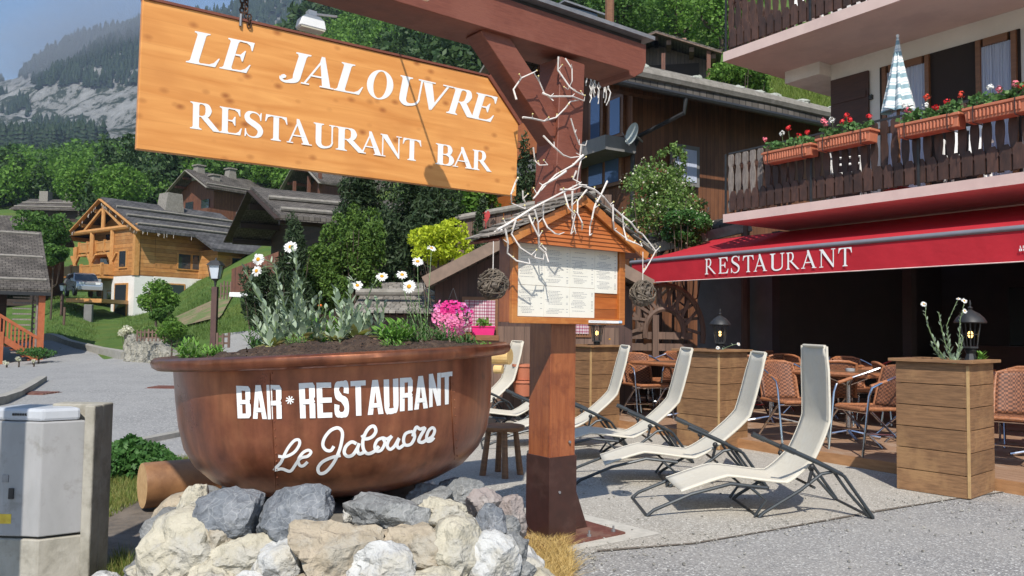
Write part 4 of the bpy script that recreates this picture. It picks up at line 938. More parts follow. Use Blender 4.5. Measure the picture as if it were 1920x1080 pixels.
# ------------------------------------------------------------- plants
M['silver'] = leafmat('silver_felt_leaf', (.24, .33, .22), (.42, .50, .37), rough=.8, trans=.25)
M['green'] = leafmat('fresh_green_leaf', (.08, .22, .03), (.20, .38, .07), trans=.35)
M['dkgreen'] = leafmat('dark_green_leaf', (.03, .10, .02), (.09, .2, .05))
M['yelgreen'] = leafmat('yellowed_leaf', (.30, .34, .08), (.45, .40, .18))
M['petal'] = leafmat('white_petal', (.78, .78, .76), (.84, .84, .82), trans=.3)
M['disc'] = mat('yellow_disc', (.75, .38, .02), (.55, .24, .01), 150, rough=.8, bump=.6)
M['stemg'] = mat('grey_green_stem', (.16, .22, .10), (.10, .15, .06), 30, bump=0)
def leaf(mb, base, d, L_, w_, droop=.3, n=4, up=V((0, 0, 1))):
    d = V(d).normalized(); s = d.cross(up)
    if s.length < .1: s = V((1, 0, 0))
    s.normalize(); p = V(base); vs = []; ps = []
    for i in range(n + 1):
        t = i / n; wd = w_ * math.sin(math.pi * min(.98, .10 + .9 * t) ** .8) / 2 if i < n else .0005
        ps.append((p.copy(), wd)); p = p + d * (L_ / n); d = (d - up * droop / n).normalized()
    for q, wd in ps: vs += [q - s * wd, q + s * wd + V((0, 0, wd * .5))]
    mb.add(vs, [(2 * i, 2 * i + 1, 2 * i + 3, 2 * i + 2) for i in range(n)])
def daisy(parent, c, nrm, r=.034):
    r *= .9; nrm = V(nrm).normalized(); q = nrm.to_track_quat('Z', 'Y').to_matrix(); m = MB(); n = random.choice((15, 17, 19))
    for i in range(n):
        a = 2 * math.pi * i / n + random.uniform(-.06, .06); rr = r * random.uniform(.88, 1.08); wd = r * .17; dz = random.uniform(-.25, .1) * r
        f = lambda x, y, z: V(c) + q @ V((x * math.cos(a) - y * math.sin(a), x * math.sin(a) + y * math.cos(a), z))
        m.add([f(r * .25, -wd * .5, 0), f(r * .25, wd * .5, 0), f(rr * .75, wd, dz * .5 + .002), f(rr, wd * .5, dz), f(rr, -wd * .5, dz), f(rr * .75, -wd, dz * .5)], [(0, 1, 2, 3, 4, 5)])
    h = m.build('flower_head', M['petal'], parent, world=True)
    m = MB(); m.m = Matrix.Translation(V(c)) @ q.to_4x4(); m.ball((0, 0, .001), r * .34, 10, 6, (1, 1, .45)); m.build('flower_disc', M['disc'], h, world=True, smooth=True)
def curve(p0, p1, bend, n=7):
    p0, p1 = V(p0), V(p1); c = (p0 + p1) / 2 + V(bend); return [p0 * (1 - t) ** 2 + c * 2 * t * (1 - t) + p1 * t * t for t in [i / (n - 1) for i in range(n)]]
def leafystem(ms, ml, pts, L_, wd, n, droop=.3, spread=1.0, r=.004, tipd=.4):
    ms.tube(pts, [r * (1 - .5 * i / len(pts)) for i in range(len(pts))], 6)
    k = len(pts) - 1
    for i in range(n):
        t = (i + .5) / n; f = t * k; a = pts[int(f)].lerp(pts[min(k, int(f) + 1)], f - int(f)); d = (pts[min(k, int(f) + 1)] - pts[int(f)]).normalized()
        th = i * 2.4 + random.random(); o = V((math.cos(th), math.sin(th), 0)); leaf(ml, a, d * .75 + o * spread * .6, L_ * (1 - (1 - tipd) * t) * random.uniform(.8, 1.2), wd * (1 - .5 * t), droop)
def silverplant(name, label, base, tips, L_=.1, wd=.035, heads=(), n=12, group='silver leaved daisies in the cauldron', basal=14):
    wd *= 1.3
    t = thing(name, label, 'plant', base, group=group); ms = MB(); ml = MB()
    for k, tp in enumerate(tips): leafystem(ms, ml, curve(V(base) + V((random.uniform(-.03, .03), random.uniform(-.03, .03), 0)), tp, ((tp.x - base[0]) * .25, 0, -.03)), L_, wd, n, .25, .7, .006)
    mf = MB()
    for i in range(basal): a = random.uniform(0, 6.28); leaf(mf, V(base), (math.cos(a), math.sin(a), random.uniform(.3, 1.6)), L_ * random.uniform(.8, 1.5), wd * .8, .9)
    for h, nr, rr, src in heads:
        s0 = V(base) if src is None else tips[src]; pts = curve(s0, h, (random.uniform(-.02, .02), 0, .02)); ms.tube(pts, .0028, 5)
        for i in range(4): leaf(ml, pts[1 + i], (random.uniform(-1, 1), random.uniform(-1, 1), .6), .035, .009)
        daisy(t, h, nr, rr)
    ms.build('stems', M['stemg'], t, world=True); ml.build('leaves', M['silver'], t, world=True)
    if basal: mf.build('basal_leaves', M['yelgreen'], t, world=True)
    return t
C2 = lambda px, py, Y: P(px, py, Y)
TC = V((.1, -1, .35))
silverplant('silver_daisy', 'tall silver leaved daisy leaning left in the cauldron with two blooms side by side', soil(555, 3.95), [C2(458, 500, 3.85), C2(482, 545, 3.9), C2(516, 500, 3.9), C2(530, 560, 4.0)], .085, .03,
            [(C2(484, 486, 3.88), (-.2, -1, .2), .034, 2), (C2(481, 508, 3.86), (-.5, -1, .3), .032, 2)], 16)
silverplant('silver_daisy', 'silver leaved daisy with the highest bloom over the left half of the cauldron', soil(565, 4.05), [C2(555, 478, 4.05), C2(565, 530, 4.05), C2(590, 560, 4.0), C2(553, 520, 4.0)], .085, .032,
            [(C2(545, 463, 4.1), (.1, -1, .5), .038, 0), (C2(541, 493, 4.1), (0, 0, 1), .01, 0)], 16)
silverplant('silver_daisy', 'silver leaved plant between the two clumps of daisies, without blooms', soil(590, 4.1), [C2(600, 548, 4.1), C2(612, 575, 4.1), C2(583, 590, 4.0)], .07, .028, [], 12)
silverplant('silver_daisy', 'broad silver leaved daisy clump right of the cauldron centre with one low bloom', soil(668, 4.05), [C2(628, 540, 4.05), C2(655, 525, 4.05), C2(648, 565, 4.0), C2(672, 570, 4.1), C2(690, 560, 4.1)], .10, .04,
            [(C2(670, 535, 4.05), (.2, -1, .6), .031, 1), (C2(716, 518, 4.1), (.2, -1, .9), .034, 4)], 13)
silverplant('silver_daisy', 'silver leaved plant at the right of the clump, low over the soil', soil(700, 4.15), [C2(706, 560, 4.15), C2(722, 565, 4.2), C2(690, 590, 4.05)], .08, .03, [], 12)
silverplant('silver_daisy', 'short silver leaved plant at the left of the clump with paired blooms', soil(515, 3.8), [C2(500, 575, 3.8), C2(520, 560, 3.8), C2(540, 590, 3.8), C2(478, 590, 3.8)], .075, .028, [], 13)
silverplant('silver_daisy', 'low silver leaved plant between the marigold and the broad clump', soil(632, 3.9), [C2(622, 585, 3.9), C2(640, 575, 3.9), C2(655, 598, 3.9)], .07, .026, [], 12)
def daisyplant(label, base, heads, n=14):
    t = thing('oxeye_daisy', label, 'plant', base, group='green stemmed daisies in the cauldron'); ms = MB(); ml = MB()
    for h, nr, rr in heads: leafystem(ms, ml, curve(base, h, ((h.x - base[0]) * .3, 0, -.04)), .045, .008, n, .3, 1.1, .003, .5); daisy(t, h, nr, rr)
    for k in range(2): leafystem(ms, ml, curve(base, V(base) + V((random.uniform(-.1, .1), random.uniform(-.05, .05), .22)), (0, 0, 0)), .05, .008, n, .3, 1.1, .003, .6)
    ms.build('stems', M['stemg'], t, world=True); ml.build('leaves', M['dkgreen'], t, world=True); return t
daisyplant('green stemmed daisies at the right of the cauldron below the lime bush', soil(800, 4.15), [(C2(767, 537, 4.1), (-.1, -1, .3), .039), (C2(783, 490, 4.3), (.2, -1, .8), .034), (C2(754, 515, 4.2), (.3, -1, .9), .033), (C2(809, 465, 4.4), (.4, -.6, 1), .03)], 18)
def bushy(name, label, c, r, h, n, L_, wd, mt, flowers=(), group=None, droop=.5, fl=None):
    t = thing(name, label, 'plant', c, group=group); ml = MB(); ms = MB()
    for i in range(n):
        a = random.uniform(0, 6.28); q = random.random() ** .5; tip = V(c) + V((math.cos(a) * r * q, math.sin(a) * r * q, h * (1.05 - .55 * q) * random.uniform(.7, 1.1)))
        pts = curve(V(c) + V((math.cos(a), math.sin(a), 0)) * r * .2, tip, (math.cos(a) * r * .2, math.sin(a) * r * .2, 0), 5); leafystem(ms, ml, pts, L_, wd, 7, droop, 1.2, .0022, .8)
    ms.build('stems', M['stemg'], t, world=True); ml.build('leaves', mt, t, world=True)
    for p, rr, m_ in flowers:
        m = MB(); m.ball(p, rr, 8, 5, (1, 1, .7)); m.build('bloom', m_, t, world=True)
    return t
M['orange'] = mat('orange_bloom', (.8, .2, .02), (.7, .1, .01), 60, bump=.3)
gp = 'low green plants in the cauldron'
bushy('seedling', 'fine dark green plant behind the broad silver clump', soil(690, 4.35), .14, .12, 30, .035, .010, M['dkgreen'], (), gp)
bushy('seedling', 'leafy plant at the back of the cauldron left of the daisies', soil(775, 4.35), .12, .20, 26, .04, .013, M['green'], (), gp)
bushy('marigold', 'leafy green marigold with one orange bud behind the middle of the cauldron', soil(615, 4.3), .12, .19, 16, .09, .022, M['green'], [(C2(600, 573, 4.25), .012, M['orange'])], gp, .3)
bushy('seedling', 'round feathery green tuft at the front of the cauldron left of centre', soil(560, 3.55), .06, .075, 22, .022, .007, M['green'], (), gp)
bushy('seedling', 'lush green leafy plant in the cauldron right of the silver clump', soil(742, 3.85), .11, .13, 26, .055, .024, M['green'], [], gp)
bushy('seedling', 'pale green tuft at the front rim right of centre', soil(738, 3.5), .055, .06, 20, .024, .010, M['green'], (), gp)
bushy('seedling', 'dark green plant at the left end of the cauldron in front of the street lamp', soil(362, 3.85), .07, .13, 16, .045, .016, M['green'], (), gp)
bushy('seedling', 'small light green plant in the cauldron beside the lamp foot', soil(406, 3.65), .05, .055, 14, .04, .012, M['green'], (), gp)
bushy('seedling', 'deep green plant behind the left silver daisies', soil(492, 4.1), .09, .15, 20, .04, .013, M['dkgreen'], (), gp)
bushy('seedling', 'blue green plant at the right end below the pink petunias', soil(835, 4.0), .08, .12, 24, .035, .012, M['dkgreen'], (), gp)
bushy('seedling', 'dark green plant behind the blue green one at the right end', soil(872, 4.15), .06, .09, 16, .035, .012, M['dkgreen'], (), gp)
bushy('seedling', 'flat green tuft at the far right rim of the cauldron', soil(905, 3.85), .07, .04, 18, .03, .011, M['green'], (), gp)
bushy('seedling', 'fine green plant under the daisies, right of the lush leafy one', soil(790, 4.0), .08, .11, 20, .035, .010, M['dkgreen'], (), gp)
bushy('seedling', 'grey green low plant in the middle of the cauldron', soil(655, 4.2), .10, .05, 18, .04, .014, M['yelgreen'], (), gp)

# ------------------------------------------------------------- rocks
def rockmat(name, c1, c2, c3, vein=None):
    m = mat(name, c1, c2, 7, rough=.9, bump=1, bscale=16, bdist=.045, c3=c3, s3=5, f3=.8, detail=9)
    if vein:
        n = m.node_tree.nodes; L = m.node_tree.links.new; bs = n['Principled BSDF']; src = bs.inputs['Base Color'].links[0].from_socket
        tc = n.new('ShaderNodeTexCoord'); nd = n.new('ShaderNodeTexNoise'); nd.inputs['Scale'].default_value = 6; L(tc.outputs['Object'], nd.inputs[0]); mxv = n.new('ShaderNodeVectorMath'); mxv.operation = 'MULTIPLY_ADD'; L(nd.outputs[1], mxv.inputs[0]); mxv.inputs[1].default_value = (.3, .3, .3); L(tc.outputs['Object'], mxv.inputs[2])
        vo = n.new('ShaderNodeTexVoronoi'); vo.feature = 'DISTANCE_TO_EDGE'; vo.inputs['Scale'].default_value = 19; L(mxv.outputs[0], vo.inputs[0]); r_ = n.new('ShaderNodeMapRange'); r_.inputs[1].default_value = .0; r_.inputs[2].default_value = .05; r_.inputs[3].default_value = .42; r_.inputs[4].default_value = 0; L(vo.outputs[0], r_.inputs[0])
        ml = n.new('ShaderNodeMath'); ml.operation = 'MULTIPLY'; L(r_.outputs[0], ml.inputs[0]); L(nd.outputs[0], ml.inputs[1]); mx = n.new('ShaderNodeMix'); mx.data_type = 'RGBA'; L(ml.outputs[0], mx.inputs[0]); L(src, mx.inputs[6]); mx.inputs[7].default_value = (.6, .6, .58, 1); L(mx.outputs[2], bs.inputs['Base Color'])
    return m
RM = {'cream': rockmat('cream_limestone', (.50, .46, .36), (.34, .31, .235), (.42, .40, .35)), 'blue': rockmat('blue_grey_limestone', (.165, .18, .20), (.11, .12, .135), (.24, .25, .265), 1),
      'tan': rockmat('tan_limestone', (.43, .36, .265), (.28, .235, .17), (.38, .35, .29)), 'white': rockmat('whitish_limestone', (.54, .54, .52), (.38, .38, .37), (.46, .43, .36)), 'pink': rockmat('pinkish_grey_stone', (.32, .27, .25), (.24, .205, .19), (.38, .34, .31)), 'grey': rockmat('grey_limestone', (.20, .205, .205), (.13, .135, .135), (.29, .29, .28), 1)}
import bmesh
def rock(c, dims, mt, label, seed, ry=0, group='limestone rocks piled under the cauldron', npl=15, name='rock'):
    g = random.Random(seed); bm = bmesh.new(); bmesh.ops.create_icosphere(bm, subdivisions=4, radius=1)
    pl = []
    for _ in range(npl):
        v = V((g.gauss(0, 1), g.gauss(0, 1), g.gauss(0, 1))).normalized(); pl.append((v, g.uniform(.62, .95)))
    q = Matrix.Rotation(ry, 3, 'Y')
    for v in bm.verts:
        d = v.co.normalized(); r = 1.08
        for nrm, h in pl:
            k = d.dot(nrm)
            if k > .05: r = min(r, h / k)
        n1 = noise.noise(d * 2.2 + V((seed, 0, 0))) * .10 + noise.noise(d * 6 + V((0, seed, 0))) * .05 + abs(noise.noise(d * 9 + V((0, seed, 4)))) * -.07 + abs(noise.noise(d * 21 + V((seed, 0, 4)))) * -.035
        p = d * (r + n1 * 1.25); v.co = q @ V((p.x * dims[0] / 2, p.y * dims[1] / 2, p.z * dims[2] / 2))
    me = bpy.data.meshes.new(name); bm.to_mesh(me); bm.free(); _uvs(me); me.materials.append(mt)
    for p_ in me.polygons: p_.use_smooth = True
    try: me.set_sharp_from_angle(angle=R(24))
    except Exception: pass
    o = bpy.data.objects.new(name, me); col.objects.link(o); o.location = c; W[o] = Matrix.Translation(V(c)); return tag(o, label, 'rock', group)
RK = [ # px, py, w, h, D, mat, label, tilt
 (367, 957, 62, 92, 3.2, 'cream', 'upright knobbly cream rock at the left end of the top row, beside the log', .1), (440, 972, 140, 100, 3.12, 'blue', 'blue grey rock in the top row right of the upright cream rock', 0),
 (560, 972, 158, 105, 3.08, 'blue', 'large angular blue grey rock with white veins at the middle left of the top row', -.45), (655, 966, 30, 34, 3.12, 'white', 'tiny whitish stone wedged in the top row under the cauldron', 0),
 (727, 968, 148, 84, 3.1, 'grey', 'grey white-veined rock in the middle of the top row', .1), (834, 965, 98, 66, 3.12, 'cream', 'rounded cream white rock in the top row right of the veined grey one', 0),
 (904, 948, 66, 60, 3.35, 'pink', 'pinkish grey rock near the stool at the right end', .2), (914, 994, 80, 80, 3.2, 'blue', 'blue grey squarish rock under the pinkish one', .1), (948, 990, 55, 50, 3.3, 'grey', 'small grey rock at the far right of the top row', 0),
 (345, 1040, 135, 140, 3.05, 'cream', 'big bright cream boulder at the left of the second row', .3), (408, 1003, 58, 75, 3.02, 'tan', 'pointed tan stone between the bright boulder and the blue grey rock', 0), (455, 1042, 150, 80, 2.98, 'cream', 'long greenish cream rock under the first blue grey rock', -.25),
 (528, 1045, 105, 105, 2.98, 'white', 'cracked whitish rock under the large angular blue grey one', 0), (625, 1035, 175, 135, 2.95, 'tan', 'very large smooth tan boulder in the middle of the second row', 0), (775, 1030, 150, 100, 2.98, 'tan', 'rough tan rock below the veined grey one', .1),
 (720, 1062, 150, 85, 2.88, 'white', 'pale white rock at the bottom edge right of the big tan boulder', .2), (850, 1045, 105, 130, 2.98, 'cream', 'tall pale rock below the rounded cream one', .1), (925, 1062, 95, 110, 3.0, 'white', 'white and tan rock at the right foot of the pile', -.2),
 (968, 1035, 50, 80, 3.15, 'grey', 'flat grey stone leaning at the right end beside the straw', .1), (978, 1075, 60, 50, 3.05, 'grey', 'small grey stone in the straw at the right foot', 0), (270, 1075, 65, 50, 3.05, 'cream', 'low cream stone at the far left foot of the pile', 0),
 (315, 1080, 60, 60, 3.02, 'white', 'white stone beside the low cream one at the left foot', 0), (400, 1090, 110, 80, 2.92, 'cream', 'cream stone cut by the bottom edge below the pointed tan stone', 0), (490, 1095, 100, 60, 2.9, 'white', 'white flat stone at the bottom edge below the long rock', 0),
 (580, 1120, 110, 70, 2.85, 'tan', 'tan stone at the bottom edge left of the big boulder', 0), (800, 1100, 130, 70, 2.85, 'cream', 'cream stone at the bottom edge below the tall pale rock', 0), (305, 1040, 50, 45, 3.15, 'blue', 'small blue grey stone left of the bright boulder', 0),
 (865, 925, 80, 50, 3.7, 'grey', 'shaded grey rock under the right side of the cauldron', 0), (800, 935, 90, 50, 3.6, 'grey', 'shaded rock under the cauldron behind the rounded cream one', 0), (690, 945, 90, 50, 3.55, 'grey', 'shaded rock under the middle of the cauldron', 0), (390, 935, 60, 50, 3.5, 'grey', 'shaded rock behind the upright cream rock', 0),
 (960, 975, 60, 80, 3.6, 'pink', 'brownish slab standing at the right behind the small grey rock', 0)]
for i, (px, py, w_, h_, D, k, lab, tl_) in enumerate(RK):
    p = P(px, py, D); s = D / 1500; rock(p, (w_ * s * 1.12, min(w_, h_) * s * 1.25, h_ * s * 1.12), RM[k], lab, i * 7 + 3, tl_)
k = 100
for ring, (rr, z, n) in enumerate(((.80, .12, 15), (.72, .34, 13), (1.0, .02, 13))):
    for j in range(n):
        a = 2 * math.pi * j / n + ring * .2; x, y = CX + rr * math.cos(a), CY + rr * math.sin(a)
        if y < 3.35 and abs(x - CX) < .75 and z > .05 and z > .3: continue
        k += 1; mt_ = random.choice(('cream', 'tan', 'white', 'grey'))
        rock((x, y, z), (.32, .3, .26), RM[mt_], '%s rock in the lower courses that carry the cauldron' % {'cream': 'cream', 'tan': 'tan', 'white': 'whitish', 'grey': 'grey'}[mt_], k, 0, group='lower course %s rocks' % mt_)
m = MB(); m.lathe([(0, .0), (.86, 0), (.82, .2), (.70, .42), (.5, .50), (0, .515)], 40, (CX, CY - .05, 0), jit=.03); tag(m.build('mortar_core', mat('gap_shade_mortar', (.20, .18, .15), (.13, .12, .10), 12, rough=.95, bump=.8), smooth='all', loc=(CX, CY, 0)), 'rough mortar bed that holds the rock pile together', 'mortar')  # mortar colour darkened to paint the shade in the gaps between rocks

# ------------------------------------------------------------- utility cabinet on concrete
def concmat():
    return mat('stained_concrete', (.42, .395, .34), (.27, .25, .20), 4, (1, 1, .7), rough=.92, bump=.5, bscale=30, c3=(.15, .14, .11), s3=5, f3=.75, ramp3=(.5, .7))
M['conc'] = concmat()
M['cabinet'] = mat('weathered_plastic_cabinet', (.36, .355, .355), (.29, .29, .285), 6, (1, 1, .4), rough=.5, bump=.12, c3=(.17, .16, .13), s3=5, f3=.8, ramp3=(.54, .72))
crn = G(80, 1008, .27)
D0 = 3.85; f0 = P(80, 1000, D0)
ang = R(38)
ax_ = V((math.cos(ang), math.sin(ang), 0)); bx_ = V((-math.sin(ang), math.cos(ang), 0))     # ax: along right face, away ; bx: along left face, away to the left
ax_ = V((.82, .57, 0)).normalized(); bx_ = V((-.80, .05, 0)).normalized(); bx_ = V((-.985, .17, 0)).normalized()
o0 = P(80, 792, D0); zt1 = o0.z; zb1 = P(80, 1008, D0).z
fr_c = V((o0.x, o0.y, 0))
cab = thing('utility_cabinet', 'grey weathered utility cabinet with a white lid mounted on a stained concrete plinth', 'cabinet', (fr_c.x, fr_c.y, 0))
def pr(poly, z0, z1, sh=(0, 0)): return [V((p.x + sh[0], p.y + sh[1], z0)) for p in poly], z1 - z0
L1_, L2_ = .185, .34
c0 = fr_c; c1 = c0 + ax_ * L1_; c3_ = c0 + bx_ * .06; c4 = c3_ + V((-1, .04, 0)) * .125 + V((0, .0, 0)); c5 = c4 + V((-.9, .3, 0)) * .12
back = [c1 + V((-.18, .16, 0)), c5 + V((.02, .2, 0))]
poly = [c0, c1, back[0], back[1], c5, c4, c3_]
ps, h = pr(poly, zb1, zt1); m = MB(); m.prism(ps, (0, 0, h)); m.build('body', M['cabinet'], cab, world=True, bevel=.006, seg=2)
cen = sum(poly, V((0, 0, 0))) / 7; lid = [cen + (p - cen) * .9 for p in poly]
m = MB(); ps, h = pr(lid, zt1 + .002, zt1 + .062); m.prism(ps, (0, 0, h)); m.build('lid', mat('white_plastic', (.48, .50, .53), (.42, .44, .47), 5, rough=.35, bump=.05), cab, world=True, bevel=.014, seg=2)
pl2 = [cen + (p - cen) * 1.02 for p in poly]
m = MB(); ps, h = pr(pl2, -.05, zb1 - .012); m.prism(ps, (0, 0, h)); m.build('plinth', M['conc'], cab, world=True, bevel=.006)
m = MB(); q = c4.lerp(c3_, .35); m.box((q.x, q.y - .004, zt1 - .34), (.022, .012, .05)); m.build('lock', M['black'], cab, world=True)
m = MB(); q = c4.lerp(c3_, .12); m.box((q.x, q.y - .001, zt1 - .46), (.062, .004, .045)); lb = m.build('warning_label', mat('yellow_label', (.75, .55, .06), (.6, .4, .04), 40, bump=0), cab, world=True)
m = MB(); m.box((q.x - .005, q.y - .002, zt1 - .27), (.03, .004, .034)); m.build('grey_label', M['zinc'], cab, world=True)
m = MB(); q2 = lid[5].lerp(lid[6], .5)
for i in range(6): m.box((q2.x - .035 + i * .012, q2.y - .002, zt1 + .034), (.008, .005, .011))
m.build('embossing', M['black'], cab, world=True)
# concrete posts behind it
p = P(187, 762, 4.25); q = P(112, 758, 4.1)
m = MB(); w_ = .13
pc0 = P(165, 765, 4.12); zt2 = P(170, 763, 4.15).z
m.b2((c1.x + .006, c1.y - .03, -.05), (c1.x + .056, c1.y + .05, zt1 + .075)); m.b2((c1.x - .2, c1.y + .052, -.05), (c1.x + .054, c1.y + .16, zt1 + .075)); tag(m.build('concrete_post', M['conc'], bevel=.008, seg=2, loc=(pc0.x, pc0.y, 0)), 'square concrete post right behind the grey cabinet', 'post', 'concrete posts at the cabinet')
# pole outside the frame whose shadow crosses the cabinet
m = MB(); m.tube([(-2.44, 2.75, 0), (-2.44, 2.75, 2.9)], [.07, .062], 14); tag(m.build('wooden_pole', M['postwood'], smooth=True, loc=(-2.44, 2.75, 0)), 'brown pole left outside the frame, its shadow falls down the cabinet', 'pole')

# ------------------------------------------------------------- log bench
M['logend'] = mat('cut_log_end', (.56, .35, .16), (.42, .24, .10), 18, rough=.75, bump=.2)
M['logside'] = mat('varnished_log', (.30, .15, .065), (.17, .08, .035), 5, (1, 1, 1), rough=.45, bump=.3, bscale=18, c3=(.16, .07, .03), s3=4, f3=.6)
p0 = G(268, 962); D = p0.y; r_ = .155; c0 = V((P(266, 920, D).x, D, .185)); dirl = V((.80, .60, 0)).normalized()
log = thing('log_bench', 'thick varnished log lying behind the rocks, its cut end half in shadow', 'log', (c0.x, c0.y, 0))
W[log] = Matrix.Translation((c0.x, c0.y, 0))
m = MB(); pts = [c0, c0 + dirl * .02, c0 + dirl * .3, c0 + dirl * .7, c0 + dirl * 1.3, c0 + dirl * 2.1]; m.tube(pts, [r_ * .98, r_, r_ * 1.0, r_ * .98, r_, r_], 28, cap=False); m.build('trunk', M['logside'], log, world=True, smooth=True)
m = MB(); s_ = dirl.cross(V((0, 0, 1))); m.add([c0 + (s_ * math.cos(a) + V((0, 0, 1)) * math.sin(a)) * r_ * .98 for a in np.linspace(0, 2 * math.pi, 29)[:-1]], [tuple(range(28))]); m.build('cut_end', M['logend'], log, world=True)
sp = G(323, 962, .06); m = MB(); m.tube([(sp.x - .0, sp.y, .065), (sp.x + .25, sp.y + .5, .065)], .062, 14); m.build('support_log', M['logend'], log, world=True, smooth=True)

# ------------------------------------------------------------- small wooden stool behind the cauldron
M['oak'] = mat('brown_stool_wood', (.25, .12, .05), (.15, .065, .03), 8, (1, 1, 6), rough=.5, bump=.2)
sc0 = G(955, 900); st = thing('wooden_stool', 'round brown wooden stool between the cauldron and the sign post', 'stool', (sc0.x - .07, sc0.y + .18, 0)); top = .44
m = MB(); m.lathe([(0, top - .035), (.19, top - .035), (.2, top - .02), (.2, top), (.19, top + .005), (0, top + .005)], 32); m.build('seat', M['oak'], st, smooth=True)
for a in (.2, 1.77, 3.34, 4.91):
    m = MB(); m.tube([(math.cos(a) * .12, math.sin(a) * .12, top - .035), (math.cos(a) * .17, math.sin(a) * .17, 0)], [.024, .03], 10); m.build('leg', M['oak'], st, smooth=True)
# ------------------------------------------------------------- zero gravity loungers
def slingmat():
    m = mat('cream_mesh_fabric', (.76, .71, .60), (.71, .66, .55), 30, rough=.75, bump=.25, bscale=400, bdist=.001, trans=.2, c3=(.72, .70, .63), s3=2.5, f3=.5); return m
M['sling'] = slingmat(); M['gunmetal'] = mat('dark_grey_steel_tube', (.05, .058, .062), (.04, .045, .05), 20, rough=.35, metal=.3, bump=0)
M['rubber'] = mat('black_plastic', (.02, .02, .022), rough=.5, bump=0)
def lounger(label, prof, seed=0):
    t = thing('garden_lounger', label, 'lounger', (0, 0, 0), group='cream loungers in a row'); hw = .25
    def rows(zoff=0, w_=hw):
        out = []; P_ = [np.array(p) for p in prof]; n = len(P_)
        for i in range(n - 1):
            a0, a1, a2, a3 = P_[max(i - 1, 0)], P_[i], P_[i + 1], P_[min(i + 2, n - 1)]
            for s in range(6):
                tt = s / 6; cr = .5 * (2 * a1 + (a2 - a0) * tt + (2 * a0 - 5 * a1 + 4 * a2 - a3) * tt ** 2 + (-a0 + 3 * a1 - 3 * a2 + a3) * tt ** 3); li = a1 * (1 - tt) + a2 * tt; out.append(cr * .35 + li * .65)
        out.append(P_[-1]); return out
    rw = rows(); n = len(rw); vs = []; fs = []; k = 9
    for i, (x, z) in enumerate(rw):
        w_ = hw if i < n - 2 else hw * (.94 if i == n - 2 else .8)
        d = rw[min(i + 1, n - 1)] - rw[max(i - 1, 0)]; d /= np.linalg.norm(d); nn = np.array((-d[1], d[0]))
        for j in range(k):
            v = -1 + 2 * j / (k - 1); sag = -.008 * (1 - v * v); vs.append((x + nn[0] * sag, v * w_, z + nn[1] * sag))
    for i in range(n - 1):
        for j in range(k - 1): fs.append((i * k + j, i * k + j + 1, (i + 1) * k + j + 1, (i + 1) * k + j))
    mb = MB(); mb.v = [V(v) for v in vs]; mb.f = fs; o = mb.build('sling', M['sling'], t, smooth=True); so = o.modifiers.new('s', 'SOLIDIFY'); so.thickness = .006
    m = MB()
    for s in (-1, 1): m.tube([(x, s * (hw if i < n - 2 else hw * .93), z) for i, (x, z) in enumerate(rw)], .0095, 8)
    m.tube([(rw[-1][0], -hw * .8, rw[-1][1]), (rw[-1][0], hw * .8, rw[-1][1])], .011, 8); m.build('piping', M['sling'], o, smooth=True)
    W[o] = Matrix()
    m = MB(); F = .30
    for s in (-1, 1):
        y = s * F
        m.tube([(-.27, y, .012), (-.235, y, .045), (.02, y, .20), (.17, y, .315), (.27, y, .335), (.33, y, .30), (.53, y, .02)], .0125, 8)
        m.tube([(.26, y * .96, .33), (.36, y * .96, .19), (.51, y * .96, .025)], .011, 8)
        m.tube([(-1.05, y, .014), (-1.0, y, .055), (-.74, y * .97, .165), (-.46, y * .92, .235), (-.2, y * .92, .21)], .0125, 8)
        m.tube([(-.33, y * .9, .22), (-.22, y, .13), (-.30, y, .02)], .011, 8)
    for x, z in ((-.27, .012), (.53, .014), (-1.05, .014)): m.tube([(x, -F, z), (x, F, z)], .012, 8)
    m.tube([(.12, -F, .22), (.12, F, .22)], .010, 8)
    m.build('frame', M['gunmetal'], t, smooth=True)
    for s in (-1, 1):
        m = MB(); y = s * (F + .015); m.tube([(.31, y, .315), (.12, y, .405), (-.10, y, .50)], [.014, .017, .016], 8); m.tube([(-.02, y, .465), (-.12, y, .508)], .021, 8); m.build('armrest', M['gunmetal'], t, smooth=True)
    m = MB()
    for s in (-1, 1): m.ball((.10, s * (F + .01), .365), .022, 8, 6); m.tube([(.08, s * F, .25), (.11, s * F, .37)], .012, 6)
    m.build('lock_knob', M['rubber'], t, smooth=True)
    return t
up_ = [(-.80, .175), (-.47, .285), (-.05, .245), (.14, .41), (.25, .675), (.24, 1.20)]
rc = [(-.80, .175), (-.47, .285), (-.05, .245), (.16, .37), (.40, .60), (.54, 1.12)]
L5 = lounger('upright cream lounger, nearest of the row, in front of the big planter', up_); place(L5, (2.0, 5.93, 0), R(1))
L4 = lounger('reclined cream lounger directly behind the upright one, second from the right', rc)
place(L4, (1.60, 6.95, 0), R(-2))
place(copy_tree(L4), (1.25, 8.15, 0), R(2), 'reclined cream lounger in the middle of the row, its foot end hidden by the post')
place(copy_tree(L4), (.74, 8.95, 0), R(4), 'cream lounger whose foot shows left of the timber post and its back right of it')
place(copy_tree(L4), (.10, 10.0, 0), R(8), 'cream lounger almost hidden behind the post, only its foot part shows')
place(copy_tree(L4), (-.42, 10.9, 0), R(20), 'farthest cream lounger, its back stands between cauldron and post')

# ------------------------------------------------------------- restaurant frame
F_ = V((.555, -.832, 0)).normalized(); K_ = V((-F_.y, F_.x, 0)); Q_ = V((3.3, 12.5, 0))
RB = Matrix(((F_.x, K_.x, 0, Q_.x), (F_.y, K_.y, 0, Q_.y), (0, 0, 1, 0), (0, 0, 0, 1)))
def rl(px, py, yl):
    p = onpl(px, py, Q_ + K_ * yl, K_); return RB.inverted() @ p
